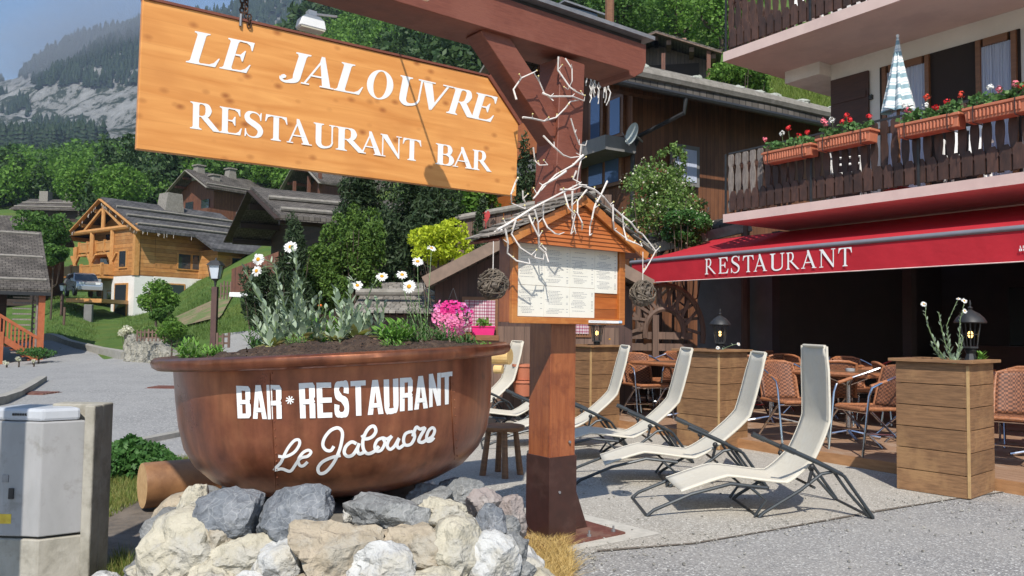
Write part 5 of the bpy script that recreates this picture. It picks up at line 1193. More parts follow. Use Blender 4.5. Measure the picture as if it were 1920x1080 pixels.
# deck
M['deck'] = mat('weathered_deck_boards', (.36, .22, .14), (.25, .145, .085), 5, (.6, 6, 1), rough=.7, bump=.2, c3=(.40, .30, .22), s3=2, f3=.6, uv=False)
M['decktrim'] = mat('new_deck_edge', (.42, .22, .10), (.30, .15, .065), 6, (1, 1, 6), rough=.65, bump=.15)
dk0 = RB.inverted() @ V((2.58, 8.92, 0)); dy = dk0.y; print('deck y', dy)
deck = thing('terrace_deck', 'low brown timber deck carrying the tables and chairs under the awning', 'deck', mtx=RB)
m = MB(); y = dy
while y < 7.5: m.b2((-4.2, y, .075), (10.5, y + .118, .11)); y += .124
m.build('boards', M['deck'], deck)
m = MB(); m.b2((-4.2, dy - .022, .004), (10.5, dy - .002, .108)); m.build('edge_board', M['decktrim'], deck)

# planters
M['plank'] = mat('brown_planter_planks', (.265, .142, .066), (.15, .078, .036), 5, (1.2, 1.2, 13), rough=.65, bump=.25, bscale=12, c3=(.33, .19, .085), s3=2.2, f3=.6, rnd=.14)
M['plank2'] = mat('pale_corner_strip', (.50, .33, .15), (.36, .22, .10), 8, rough=.6, bump=.1)
def planter(c, ang, label, s=.56, h=1.09):
    t = thing('timber_planter', label, 'planter', c, ang, group='tall timber planters along the deck'); m = MB(); n = 6; ph = (h - .03) / n
    for i in range(n):
        z0 = .012 + i * ph; z1 = z0 + ph - .006
        m.b2((0, 0, z0), (s, .03, z1)); m.b2((0, .03, z0), (.03, s, z1)); m.b2((s - .03, .03, z0), (s, s, z1)); m.b2((.03, s - .03, z0), (s - .03, s, z1))
    m.build('planks', M['plank'], t, bevel=.002)
    m = MB(); m.b2((-.004, -.004, .02), (.014, .014, h - .04)); m.build('corner_strip', M['plank2'], t)
    m = MB(); z0, z1 = h - .02, h + .005; o = .045; i_ = .05
    m.b2((-o, -o, z0), (s + o, i_, z1)); m.b2((-o, i_, z0), (i_, s + o, z1)); m.b2((s - i_, i_, z0), (s + o, s + o, z1)); m.b2((i_, s - i_, z0), (s - i_, s + o, z1)); m.build('rim_board', M['plank'], t, bevel=.002)
    m = MB(); m.b2((.03, .03, h - .10), (s - .03, s - .03, h - .045)); m.build('soil', M['soil'], t); return t
plc = []
for (cx_, cy_, lab) in ((3.60, 6.32, 'tall brown timber planter at the right, nearest to the street, with daisies'), (2.26, 8.72, 'brown timber planter behind the reclined loungers, second along the deck'), (1.02, 10.25, 'brown timber planter beside the post, third along the deck')):
    a = math.atan2(.66, .75); planter((cx_, cy_, 0), a, lab); plc.append(V((cx_, cy_, 0)) + Matrix.Rotation(a, 3, 'Z') @ V((.28, .28, 1.0)))
# lanterns
M['lglass'] = glassmat('lantern_glass', (.12, .13, .10), .1)
M['bulb'] = mat('warm_bulb', (.9, .6, .2)); nb_ = M['bulb'].node_tree.nodes['Principled BSDF']; nb_.inputs['Emission Color'].default_value = (1, .65, .2, 1); nb_.inputs['Emission Strength'].default_value = 3
def lantern(c, label, s=1.0):
    t = thing('garden_lantern', label, 'lantern', c, group='black lanterns on the planters'); m = MB()
    m.lathe([(0, 0), (.11, 0), (.10, .02), (.05, .06), (.035, .12), (.05, .15), (.03, .17), (0, .17)], 8); m.build('foot', M['black'], t)
    m = MB()
    for k in range(6):
        a = math.pi * k / 3; p0 = V((math.cos(a) * .055, math.sin(a) * .055, .18)); p1 = V((math.cos(a) * .085, math.sin(a) * .085, .38)); m.tube([p0, p1], .006, 5)
        a2 = a + math.pi / 3; q0 = V((math.cos(a2) * .055, math.sin(a2) * .055, .18)); q1 = V((math.cos(a2) * .085, math.sin(a2) * .085, .38)); m.tube([p0.lerp(p1, .5), q0.lerp(q1, .5)], .004, 4); m.tube([p0.lerp(q0, .5), p1.lerp(q1, .5)], .003, 4)
    m.lathe([(0, .165), (.065, .165), (.065, .18), (0, .18)], 6); m.build('cage', M['black'], t)
    m = MB(); m.lathe([(.12, .375), (.125, .385), (.105, .42), (.07, .455), (.035, .475), (.012, .49), (.02, .505), (.006, .52), (.010, .535), (.002, .57), (0, .575)], 12); m.build('roof', M['black'], t, smooth=True)
    m = MB(); m.ball((0, 0, .28), .022, 8, 6, (1, 1, 1.4)); m.build('lamp', M['bulb'], t); return t
c = P(1820, 660, plc[0].y + .02); lantern((c.x, c.y, 1.02), 'black lantern on the nearest planter at the right')
c = P(1350, 660, plc[1].y + .1); lantern((c.x, c.y, .99), 'black lantern over the second planter in front of the dark dining room')
c = P(1119, 660, plc[2].y + .1); lantern((c.x, c.y, .97), 'black lantern over the third planter, just right of the post')
# planter plants
b = P(1785, 662, plc[0].y - .03)
def pdaisy(base, label, tips, heads):
    return silverplant('silver_daisy', label, base, tips, .075, .021, heads, 15, group='daisies in the timber planters', basal=0)
pdaisy(V((b.x, b.y, 1.04)), 'silver leaved daisy with four blooms on the nearest planter', [P(1735, 590, b.y), P(1760, 585, b.y), P(1800, 600, b.y), P(1775, 610, b.y), P(1745, 640, b.y), P(1805, 630, b.y)],
       [(P(1732, 570, b.y), (-.2, -1, .5), .026, 0), (P(1808, 564, b.y), (.1, -1, .6), .027, 2), (P(1797, 560, b.y), (-.3, -.6, 1), .02, 3), (P(1809, 583, b.y), (.2, -1, .4), .025, 2)])
b2_ = P(1838, 662, b.y); bushy('green_sprout', 'slim green sprout right of the daisies on the nearest planter', V((b2_.x, b2_.y, 1.04)), .03, .20, 3, .075, .035, M['green'], (), 'plants in the timber planters', .1)
b = P(1352, 672, plc[1].y - .05); pdaisy(V((b.x, b.y, 1.0)), 'small daisy sprig on the second planter', [P(1350, 662, b.y), P(1356, 655, b.y)], [(P(1346, 652, b.y), (-.2, -1, .6), .024, 0), (P(1385, 645, b.y), (.3, -1, .6), .024, 1)])
b = P(1300, 680, plc[1].y); bushy('green_tuft', 'flat green tuft at the left of the second planter', V((b.x, b.y, 1.0)), .09, .08, 12, .06, .012, M['green'], (), 'plants in the timber planters')
b = P(1100, 678, plc[2].y - .05); bushy('green_tuft', 'green seedlings with orange buds on the third planter', V((b.x, b.y, .98)), .13, .10, 20, .05, .018, M['green'], [(P(1112, 652, b.y), .016, M['orange']), (P(1143, 636, b.y + .1), .014, M['disc'])], 'plants in the timber planters')

# ------------------------------------------------------------- chairs and tables
M['alu'] = mat('polished_aluminium', (.62, .64, .68), rough=.18, metal=1, bump=0)
def wickermat():
    m = bpy.data.materials.new('orange_rattan'); m.use_nodes = True; n = m.node_tree.nodes; L = m.node_tree.links.new; bs = n['Principled BSDF']; bs.inputs['Roughness'].default_value = .45
    tc = n.new('ShaderNodeTexCoord'); ck = n.new('ShaderNodeTexChecker'); ck.inputs['Scale'].default_value = 50; L(tc.outputs['UV'], ck.inputs[0]); ck.inputs[1].default_value = (.29, .12, .06, 1); ck.inputs[2].default_value = (.10, .04, .022, 1)
    nz = n.new('ShaderNodeTexNoise'); nz.inputs['Scale'].default_value = 25; L(tc.outputs['Object'], nz.inputs[0]); mr = n.new('ShaderNodeMapRange'); mr.inputs[3].default_value = .5; mr.inputs[4].default_value = 1.5; L(nz.outputs[0], mr.inputs[0])
    vm = n.new('ShaderNodeVectorMath'); vm.operation = 'SCALE'; L(ck.outputs[0], vm.inputs[0]); L(mr.outputs[0], vm.inputs['Scale']); L(vm.outputs[0], bs.inputs['Base Color'])
    bp = n.new('ShaderNodeBump'); bp.inputs['Strength'].default_value = .8; bp.inputs['Distance'].default_value = .006; L(ck.outputs[1], bp.inputs['Height']); L(bp.outputs[0], bs.inputs['Normal']); return m
M['wick'] = wickermat(); M['cane'] = mat('wrapped_cane', (.52, .20, .08), (.22, .08, .035), 1, (0, 0, 40), rough=.4, bump=.4, ramp=(.45, .55))
M['cane'] = mat('wrapped_cane', (.42, .17, .075), (.25, .10, .045), 45, rough=.4, bump=.6)
def chair():
    t = thing('bistro_chair', 'orange woven rattan bistro chair', 'chair', (0, 0, 0), group='rattan bistro chairs on the deck')
    m = MB()
    for s in (-1, 1):
        m.tube([(s * .21, .27, .83), (s * .24, .20, .80), (s * .275, -.10, .70), (s * .28, -.19, .66), (s * .28, -.22, .58), (s * .27, -.29, 0)], .0125, 8)
        m.tube([(s * .235, -.17, .43), (s * .24, .30, 0)], .0125, 8)
    m.tube([(-.28, -.235, .42), (.28, -.235, .42)], .01, 6); m.tube([(-.24, .12, .17), (.24, .12, .17)], .01, 6); m.tube([(-.27, -.265, .22), (-.24, .09, .2)], .009, 6); m.tube([(.27, -.265, .22), (.24, .09, .2)], .009, 6)
    m.build('tube_frame', M['alu'], t, smooth=True)
    def sheet(fn, nu, nv):
        vs = [V(fn(i / nu, j / nv)) for i in range(nu + 1) for j in range(nv + 1)]; fs = [(i * (nv + 1) + j, i * (nv + 1) + j + 1, (i + 1) * (nv + 1) + j + 1, (i + 1) * (nv + 1) + j) for i in range(nu) for j in range(nv)]; mm = MB(); mm.v = vs; mm.f = fs; return mm
    o = sheet(lambda u, v: ((u - .5) * .45, -.24 + .44 * v, .455 - .03 * math.sin(math.pi * v) * math.sin(math.pi * u)), 10, 10).build('seat', M['wick'], t, smooth=True); x = o.modifiers.new('s', 'SOLIDIFY'); x.thickness = .018
    o = sheet(lambda u, v: ((u - .5) * (.43 - .02 * v), .20 + .10 * v + .035 * (1 - (2 * u - 1) ** 2), .45 + .40 * v - (.03 * (2 * u - 1) ** 4) * v), 10, 10).build('backrest', M['wick'], t, smooth=True); x = o.modifiers.new('s', 'SOLIDIFY'); x.thickness = .014
    m = MB()
    m.tube([(-.215, .195, .44), (-.215, .25, .66), (-.205, .30, .83), (-.12, .33, .855), (0, .34, .86), (.12, .33, .855), (.205, .30, .83), (.215, .25, .66), (.215, .195, .44)], .017, 8)
    m.tube([(-.23, .2, .45), (-.235, -.2, .455), (-.2, -.25, .45), (.2, -.25, .45), (.235, -.2, .455), (.23, .2, .45)], .019, 8)
    m.tube([(.26, -.19, .675), (.27, -.02, .725)], .018, 8); m.tube([(-.26, -.19, .675), (-.27, -.02, .725)], .018, 8)
    m.build('cane_edging', M['cane'], t, smooth=True); return t
M['ttop'] = mat('brown_table_top', (.20, .10, .05), (.14, .07, .035), 6, (6, 1, 1), rough=.35, bump=.1)
def table(s=.8):
    t = thing('bistro_table', 'square table', 'table', (0, 0, 0), group='square tables on the deck'); h = .76
    m = MB(); m.box((0, 0, h - .012), (s - .07, s - .07, .024)); m.build('table_top', M['ttop'], t)
    m = MB()
    for a in range(4):
        q = Matrix.Rotation(a * math.pi / 2, 3, 'Z'); m.tube([q @ V((-s / 2, s / 2 - .02, h - .018)), q @ V((s / 2, s / 2 - .02, h - .018))], .026, 8)
    m.build('cane_edge', M['cane'], t, smooth=True)
    m = MB(); m.tube([(0, 0, .05), (0, 0, h - .03)], .03, 10)
    for a in range(4): q = Matrix.Rotation(a * math.pi / 2 + .78, 3, 'Z'); m.tube([q @ V((0, 0, .09)), q @ V((.34, 0, .02))], .018, 8); m.tube([q @ V((0, 0, .6)), q @ V((.3, 0, h - .04))], .014, 6)
    m.build('pedestal', M['alu'], t, smooth=True); return t
T0 = table(1.1); C0 = chair(); RZ = math.atan2(F_.y, F_.x)
tabs = [(1590, 9.1, 'square rattan edged table behind the upright lounger, ashtray on it'), (1445, 10.5, 'square table behind the second and third lounger backs'), (1290, 10.9, 'square table left of the centre of the deck behind the lantern planter'),
        (1395, 12.6, 'square table in the second row, under the lettering of the awning'), (1215, 12.7, 'square table near the left end of the deck by the cartwheel'), (1960, 7.9, 'square table cut by the right edge beyond the tall planter'), (1560, 11.2, 'square table in the shade of the second row at the right'), (1740, 9.9, 'square table in the shade behind the tall planter'), (1130, 12.0, 'square table at the far left end of the deck beside the third planter'), (1500, 14.0, 'square table in the dark back row')]
first = True
tl_ = []
for px, D, lab in tabs:
    c = P(px, 650, D); o = T0 if first else copy_tree(T0); first = False; place(o, (c.x, c.y, .11), RZ + .05, lab); tl_.append(V((c.x, c.y, .11)))
M['ashglass'] = glassmat('clear_ashtray', (.35, .37, .38), .05)
m = MB(); m.lathe([(0, .0), (.05, .0), (.055, .03), (.047, .03), (.042, .008), (0, .008)], 16); a0 = m.build('ashtray', M['ashglass'], smooth=True); tag(a0, 'glass ashtray on the table behind the upright lounger', 'ashtray', 'glass ashtrays on the tables'); place(a0, tl_[0] + V((-.02, -.1, .762)), 0)
for k, lab in ((3, 'glass ashtray on the table under the awning lettering'), (2, 'glass ashtray on the table behind the lantern planter')): o = a0.copy(); col.objects.link(o); place(o, tl_[k] + V((0, 0, .762)), 0, lab)
toC = lambda p: math.atan2(-p.y, -p.x) + math.pi / 2        # chair front (-y local) towards the camera
chs = [(1632, 8.05, R(-78), 'rattan chair seen from its right side behind the upright lounger, facing left'), (1482, 8.75, R(12), 'rattan chair facing the street between the two right lounger backs'), (1560, 9.6, R(170), 'rattan chair behind the upright lounger with its back to the street'),
       (1210, 11.0, R(20), 'rattan chair facing the street between the two middle lounger backs'), (1180, 11.9, R(60), 'rattan chair half hidden by the third planter'), (1395, 11.3, R(190), 'rattan chair with its back showing above the second planter'),
       (1325, 11.9, R(0), 'rattan chair behind the lantern over the second planter'), (1905, 7.3, R(-40), 'rattan chair at the right edge beyond the tall planter'), (1520, 11.6, R(100), 'rattan chair in the shade at the middle of the deck'),
       (1240, 12.0, R(-60), 'rattan chair left of the middle row table'), (1440, 12.2, R(200), 'rattan chair of the second row in the shade'), (1700, 9.0, R(80), 'rattan chair hidden partly by the tall planter'), (1350, 13.4, R(180), 'rattan chair in the back row at the left'), (1930, 8.6, R(150), 'rattan chair farther back at the right edge'), (1290, 12.2, R(30), 'rattan chair of the second row left of the lantern'), (1610, 10.6, R(10), 'rattan chair facing the street in the shade behind the upright lounger'),
       (1465, 13.2, R(5), 'rattan chair in the back row under the awning lettering'), (1665, 10.8, R(-80), 'rattan chair in the deep shade left of the tall planter'), (1140, 12.6, R(-20), 'rattan chair at the far left end of the deck')]
first = True
for px, D, rz, lab in chs:
    c = P(px, 700, D); o = C0 if first else copy_tree(C0); first = False; place(o, (c.x, c.y, .11), rz, lab, s=1.0)
# salt shakers and glasses
M['shaker'] = glassmat('shaker_glass', (.4, .42, .42), .1)
m = MB(); m.lathe([(0, 0), (.02, 0), (.016, .05), (.012, .06), (.014, .065), (.014, .085), (0, .09)], 10); s0 = m.build('salt_shaker', M['shaker'], smooth=True)
for i, (px, k, dx, lab) in enumerate(((0, 3, .2, 'salt shaker on the table under the awning lettering'), (0, 3, .27, 'pepper shaker beside the salt shaker under the awning lettering'), (0, 7, -.1, 'shaker on the shaded table behind the tall planter'), (0, 6, 0, 'shaker on the shaded second row table'))):
    o = s0 if i == 0 else s0.copy()
    if i: col.objects.link(o)
    place(o, tl_[k] + V((dx, .1, .762)), 0, lab); o['category'] = 'shaker'; o['group'] = 'shakers on the tables'

# ------------------------------------------------------------- restaurant building
M['plaster'] = mat('off_white_plaster', (.76, .73, .69), (.70, .67, .63), 3, rough=.9, bump=.25, bscale=25, c3=(.52, .50, .47), s3=.8, f3=.5)
M['pinkc'] = mat('pinkish_painted_concrete', (.66, .50, .45), (.60, .45, .41), 3, rough=.85, bump=.1, c3=(.52, .38, .35), s3=1.2, f3=.5)
M['brown'] = mat('dark_brown_stained_wood', (.07, .028, .018), (.045, .018, .012), 6, (1, 1, 8), rough=.55, bump=.25)
M['slat'] = mat('brown_balcony_slats', (.075, .036, .025), (.038, .019, .014), 7, (3, 3, 1), rough=.6, bump=.3, rnd=.35)
M['slatgrey'] = mat('pale_grey_slats', (.26, .225, .20), (.15, .125, .11), 8, (4, 4, 1), rough=.85, bump=.4, rnd=.2)
M['dark'] = mat('opening_shade', (.025, .015, .012), (.018, .012, .010), 2, rough=.8, bump=0)  # near-black colour paints the shade inside openings
M['dwall'] = mat('shaded_room_wall', (.035, .022, .018), (.025, .016, .013), 3, rough=.6, bump=.1)  # shade of the dining room is put into this dark wall colour
M['greyw'] = mat('grey_wall', (.20, .195, .19), (.16, .155, .15), 3, rough=.9, bump=.1)
M['winwood'] = mat('varnished_window_frame', (.22, .10, .045), (.16, .07, .03), 8, (1, 1, 5), rough=.4, bump=.1)
M['curtain'] = mat('blue_white_curtain', (.55, .60, .72), (.42, .47, .62), 4, (18, 18, .3), rough=.9, bump=.6, bdist=.03)
rest = thing('restaurant_building', 'white and brown chalet restaurant with two pinkish balcony slabs and wooden railings', 'building', mtx=RB)
zL0, zL1, zU0, zU1 = 3.0, 3.13, 5.57, 5.72
m = MB(); m.b2((.9, 1.5, zL1), (11, 1.75, zU0)); m.b2((.9, 1.75, zL1), (1.15, 8, zU0 + 3)); m.b2((.9, 1.5, zU1), (11, 1.75, 8.6)); m.build('upper_wall', M['plaster'], rest)
m = MB(); m.b2((0, 0, zL0), (11, 8, zL1)); m.build('balcony_slab', M['pinkc'], rest)
m = MB(); m.prism([(0, 0, zU0), (11, 0, zU0), (11, 8, zU0), (0, 8, zU0)], (0, 0, zU1 - zU0)); m.build('balcony_slab', M['pinkc'], rest)
m = MB(); m.b2((.25, 1.2, zU0 - .20), (.9, 8, zU0)); m.build('soffit_beam', M['plaster'], rest)
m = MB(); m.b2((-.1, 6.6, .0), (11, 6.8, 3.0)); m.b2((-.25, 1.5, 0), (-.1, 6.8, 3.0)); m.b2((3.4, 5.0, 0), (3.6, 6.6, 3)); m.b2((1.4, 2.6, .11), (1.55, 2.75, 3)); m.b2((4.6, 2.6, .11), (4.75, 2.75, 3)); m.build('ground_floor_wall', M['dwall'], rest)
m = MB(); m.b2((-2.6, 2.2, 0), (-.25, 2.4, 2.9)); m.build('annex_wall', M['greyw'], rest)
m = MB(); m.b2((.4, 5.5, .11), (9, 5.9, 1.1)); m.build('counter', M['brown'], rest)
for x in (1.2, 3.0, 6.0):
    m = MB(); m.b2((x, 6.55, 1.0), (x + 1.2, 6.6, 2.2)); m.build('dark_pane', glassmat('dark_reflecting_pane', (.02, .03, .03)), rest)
# windows on the first floor
def wx(px, py): return rl(px, py, 1.5).x
def wz(px, py): return rl(px, py, 1.5).z
sx0, sx1 = wx(1562, 190), wx(1632, 190); sz1 = wz(1600, 142)
m = MB(); m.b2((sx0, 1.44, zL1 + .1), (sx1, 1.48, sz1)); 
for z in (zL1 + .5, sz1 - .4): m.b2((sx0 + .03, 1.425, z), (sx1 - .03, 1.44, z + .09))
m.build('shutter', M['brown'], rest)
m = MB(); m.b2((sx1, 1.45, sz1 - .45), (sx1 + .05, 1.5, sz1 - .38)); m.build('hinge', M['black'], rest)
ox0, ox1 = wx(1652, 190), wx(1916, 190)
m = MB(); m.b2((ox0, 1.47, zL1 + .02), (ox1, 1.496, sz1)); m.build('opening_shade_panel', M['dark'], rest)  # flat dark panel painted as the shade of the open window
for a, b, kind in ((1660, 1748, 'c'), (1836, 1912, 'c')):
    xa_, xb_ = wx(a, 190), wx(b, 190)
    m = MB()
    for lo, hi in (((xa_, 1.41, zL1 + .04), (xa_ + .06, 1.46, sz1 - .02)), ((xb_ - .06, 1.41, zL1 + .04), (xb_, 1.46, sz1 - .02)), ((xa_ + .1, 1.41, sz1 - .12), (xb_ - .1, 1.46, sz1 - .02)), ((xa_ + .1, 1.41, zL1 + .04), (xb_ - .1, 1.46, zL1 + .14))): m.b2(lo, hi)
    wf = m.build('window', M['winwood'], rest); m = MB(); n = 40; vs = []
    for i in range(n + 1):
        x = xa_ + .06 + (xb_ - xa_ - .12) * i / n; yy = 1.452 + .012 * math.sin(i * 1.9); vs += [(x, yy, zL1 + .14), (x, yy, sz1 - .12)]
    m.add(vs, [(2 * i, 2 * i + 2, 2 * i + 3, 2 * i + 1) for i in range(n)]); m.build('curtain', M['curtain'], wf)
xr_ = wx(1918, 150); m = MB(); m.b2((xr_ + .16, 1.43, zL1 + .1), (xr_ + 1.0, 1.48, sz1)); m.build('shutter', M['brown'], rest)
# railings
def slat(mb, o, d, z0, w_=.105, h=.92, mir=1):
    n = V((-d.y, d.x, 0)) * .022; pr_ = [(.34, 0), (.34, .05), (.5, .09), (.5, .14), (.32, .19), (.30, .30), (.5, .50), (.5, .62), (.34, .72), (.30, .78), (.5, .83), (.5, .97), (.36, 1.0)]
    L_ = [(-a, b) for a, b in pr_] + [(a, b) for a, b in pr_[::-1]]; mb.prism([V(o) + d * (a * w_) + V((0, 0, z0 + b * h)) for a, b in L_], n)
def lowboard(mb, o, d, z0, w_=.14, h=.30):
    n = V((-d.y, d.x, 0)) * .018; L_ = [(-.42, 0), (.42, 0), (.42, .55), (.5, .62), (.42, .8), (.2, 1), (-.2, 1), (-.42, .8), (-.5, .62), (-.42, .55)]
    mb.prism([V(o) + d * (a * w_) - n * 1.6 + V((0, 0, z0 + b * h)) for a, b in L_], n)
def railing(z, x1, name, sides=1.5, grey=5):
    m = MB(); g = MB(); lb_ = MB(); i = 0; x = .10
    while x < x1:
        slat(g if i < grey else m, (x, .06, 0), V((1, 0, 0)), z + .04, .10, .90); lowboard(lb_, (x + .07, .06, 0), V((1, 0, 0)), z + .05); x += .142; i += 1
    y = .16
    while y < sides + .2: slat(m, (.06, y, 0), V((0, 1, 0)), z + .04, .12, .9); y += .142
    m.b2((0.02, .09, z + .78), (x1, .13, z + .86)); m.b2((0.02, .09, z + .16), (x1, .13, z + .22)); m.b2((.02, .09, z + .16), (.06, sides, z + .22)); m.b2((.02, .13, z + .78), (.06, sides, z + .86))
    r = m.build('railing', M['slat'], rest); lb_.build('lower_boards', M['slat'], r)
    if grey: g.build('pale_slats', M['slatgrey'], r)  # leftmost slats in a paler grey than the brown rest
    m = MB(); x = .02
    while x < x1: m.b2((x, .015, z - .12), (x + .03, .035, z + .95)); x += 1.55
    m.b2((0.02, .10, z + .96), (x1, .125, z + .985)); m.build('iron_bracket', M['black'], r)
railing(zL1, 9.5, 'railing'); railing(zU1, 9.5, 'railing', grey=0)
m = MB(); m.b2((2.35, .2, zU1 + .02), (5.5, .26, zU1 + .5)); m.build('parapet_panel', M['winwood'], rest)
# terracotta flower troughs
M['terra'] = mat('terracotta_plastic', (.50, .17, .09), (.43, .14, .075), 6, rough=.6, bump=.1)
M['gleaf'] = leafmat('geranium_leaf', (.07, .17, .05), (.16, .28, .09))
BL = {'red': mat('red_geranium', (.70, .02, .025), (.55, .01, .015), 60, bump=.3), 'pink': mat('pink_geranium', (.80, .22, .25), (.7, .13, .2), 60, bump=.3), 'white': mat('white_geranium', (.8, .8, .78), (.7, .7, .66), 60, bump=.3), 'orange': mat('coral_geranium', (.75, .08, .03), (.65, .05, .03), 60, bump=.3)}
def bloom(parent, p, r, m_):
    m = MB()
    for _ in range(22):
        d = V((random.gauss(0, 1), random.gauss(0, 1), random.gauss(0, 1))).normalized(); q = p + d * r * random.uniform(.6, 1); e = d.orthogonal().normalized(); f = d.cross(e); s = r * .36
        m.add([q - e * s, q - f * s, q + e * s + d * s * .3, q + f * s], [(0, 1, 2, 3)])
    m.build('flower_head', m_, parent, world=True)
tr_ = [(1430, 1521, 288, 'left end', [(1435, 261, 'pink'), (1466, 250, 'white'), (1478, 240, 'red'), (1497, 255, 'red'), (1514, 247, 'red')]), (1531, 1632, 262, 'second', [(1548, 232, 'pink'), (1560, 225, 'white'), (1587, 216, 'red'), (1594, 224, 'red'), (1580, 228, 'red'), (1630, 219, 'red'), (1543, 226, 'pink')]),
       (1681, 1798, 235, 'third', [(1703, 206, 'pink'), (1697, 198, 'white'), (1738, 182, 'orange'), (1735, 198, 'white'), (1755, 200, 'red'), (1775, 190, 'red')]), (1807, 1928, 205, 'fourth', [(1802, 177, 'orange'), (1856, 164, 'white'), (1873, 167, 'pink'), (1904, 157, 'pink'), (1917, 160, 'red')])]
for px0, px1, pyc, nm, bl_ in tr_:
    a = rl(px0, pyc, -.17).x; b = rl(px1, pyc, -.17).x; zc1 = rl((px0 + px1) / 2, pyc, -.17).z; h = .17
    t = thing('flower_trough', 'ribbed terracotta trough on the lower balcony railing, %s from the left' % {'left end': 'first', 'second': 'second', 'third': 'third', 'fourth': 'fourth'}[nm], 'flower box', RB @ V((a, -.17, zc1)), RZ, group='terracotta troughs on the railing')
    L_ = b - a; m = MB(); m.prism([(.02, 0, -h / 2), (L_ - .02, 0, -h / 2), (L_ - .0, -.01, h / 2), (0, -.01, h / 2)], (0, .19, 0))
    x = .05
    while x < L_ - .06: m.b2((x, -.022, -h / 2 + .03), (x + .022, .0, h / 2 - .045)); x += .042
    m.b2((-.015, -.028, h / 2 - .035), (L_ + .015, .2, h / 2)); m.build('trough', M['terra'], t, bevel=.006)
    m = MB()
    for x in (.12, L_ - .12): m.tube([(x, .2, h / 2), (x, -.035, h / 2 + .0), (x, -.035, -h / 2 - .02), (x, .2, -h / 2 - .02)], .006, 5)
    m.build('iron_holder', M['black'], t)
    base = RB @ V((a + L_ / 2, -.08, zc1 + h / 2 - .02)); pl_ = thing('geranium', 'geraniums growing in the %s terracotta trough of the balcony' % {'left end': 'leftmost', 'second': 'second', 'third': 'third', 'fourth': 'rightmost'}[nm], 'plant', base, group='geraniums in the balcony troughs')
    n = 330; g = np.random.default_rng(int(a * 100)); xs = g.uniform(.02, L_ - .02, n); hh = .07 + .07 * np.abs(np.sin(xs * 7 + a)); pts = [RB @ V((a + xs[i], -.08 + g.normal() * .05, zc1 + h / 2 + g.uniform(-.01, hh[i] * 1.2))) for i in range(n)]
    v_, f__ = leafcloud([tuple(p) for p in pts], .030, asp=.8, seed=int(a * 10)); npmesh('leaves', v_, f__, M['gleaf'], pl_)
    ms = MB()
    for px, py, c_ in bl_:
        p = rl(px, py, -.10); p = RB @ V((p.x, -.10, p.z)); q = rl(px, py, -.1); ms.tube([RB @ V((q.x + .02, -.08, zc1 + h / 2)), p], .003, 4); bloom(pl_, p, .045, BL[c_])
    ms.build('stems', M['stemg'], pl_, world=True)
# closed parasol
apx = rl(1683, 68, .35); par = thing('closed_parasol', 'closed blue and white striped parasol standing on the lower balcony', 'parasol', RB @ V((apx.x, .35, zL1)), RZ)
M['stripe'] = None
def stripemat():
    m = bpy.data.materials.new('blue_white_striped_cloth'); m.use_nodes = True; n = m.node_tree.nodes; L = m.node_tree.links.new; bs = n['Principled BSDF']; bs.inputs['Roughness'].default_value = .85
    tc = n.new('ShaderNodeTexCoord'); sx = n.new('ShaderNodeSeparateXYZ'); L(tc.outputs['Object'], sx.inputs[0]); mu = n.new('ShaderNodeMath'); mu.operation = 'MULTIPLY'; mu.inputs[1].default_value = 6.5; L(sx.outputs[2], mu.inputs[0]); fr = n.new('ShaderNodeMath'); fr.operation = 'FRACT'; L(mu.outputs[0], fr.inputs[0])
    cr = n.new('ShaderNodeValToRGB'); cr.color_ramp.interpolation = 'CONSTANT'; e = cr.color_ramp.elements; e[0].color = (.26, .38, .43, 1); e[1].position = .38; e[1].color = (.74, .76, .76, 1); x = e.new(.55); x.color = (.36, .47, .51, 1); x = e.new(.62); x.color = (.74, .76, .76, 1); L(fr.outputs[0], cr.inputs[0]); L(cr.outputs[0], bs.inputs['Base Color']); return m
M['stripe'] = stripemat()
ztp = apx.z - zL1; zbt = rl(1683, 208, .35).z - zL1; m = MB(); n = 40; vs = []; rws = 12
for i in range(rws + 1):
    t = i / rws; z = ztp - (ztp - zbt) * t; r0 = .012 + .215 * t ** 1.15
    for j in range(n):
        a = 2 * math.pi * j / n; q = r0 * (.72 + .28 * math.cos(a * 7 + .5 * t)); vs.append(V((q * math.cos(a), q * math.sin(a), z + (.03 * math.cos(a * 3) if i == rws else 0))))
m.v = vs; m.f = [(i * n + j, i * n + (j + 1) % n, (i + 1) * n + (j + 1) % n, (i + 1) * n + j) for i in range(rws) for j in range(n)]; m.build('canopy', M['stripe'], par, smooth='all')
m = MB(); m.tube([(0, 0, 0), (0, 0, zbt + .2)], .022, 8); m.build('pole', M['winwood'], par); m = MB(); m.ball((0, 0, ztp + .005), .022, 8, 6); m.build('finial', M['white'], par)
m = MB(); m.lathe([(0, 0), (.18, 0), (.2, .05), (.05, .12), (0, .12)], 16); m.build('foot', mat('red_plastic_foot', (.5, .02, .02), bump=0), par)
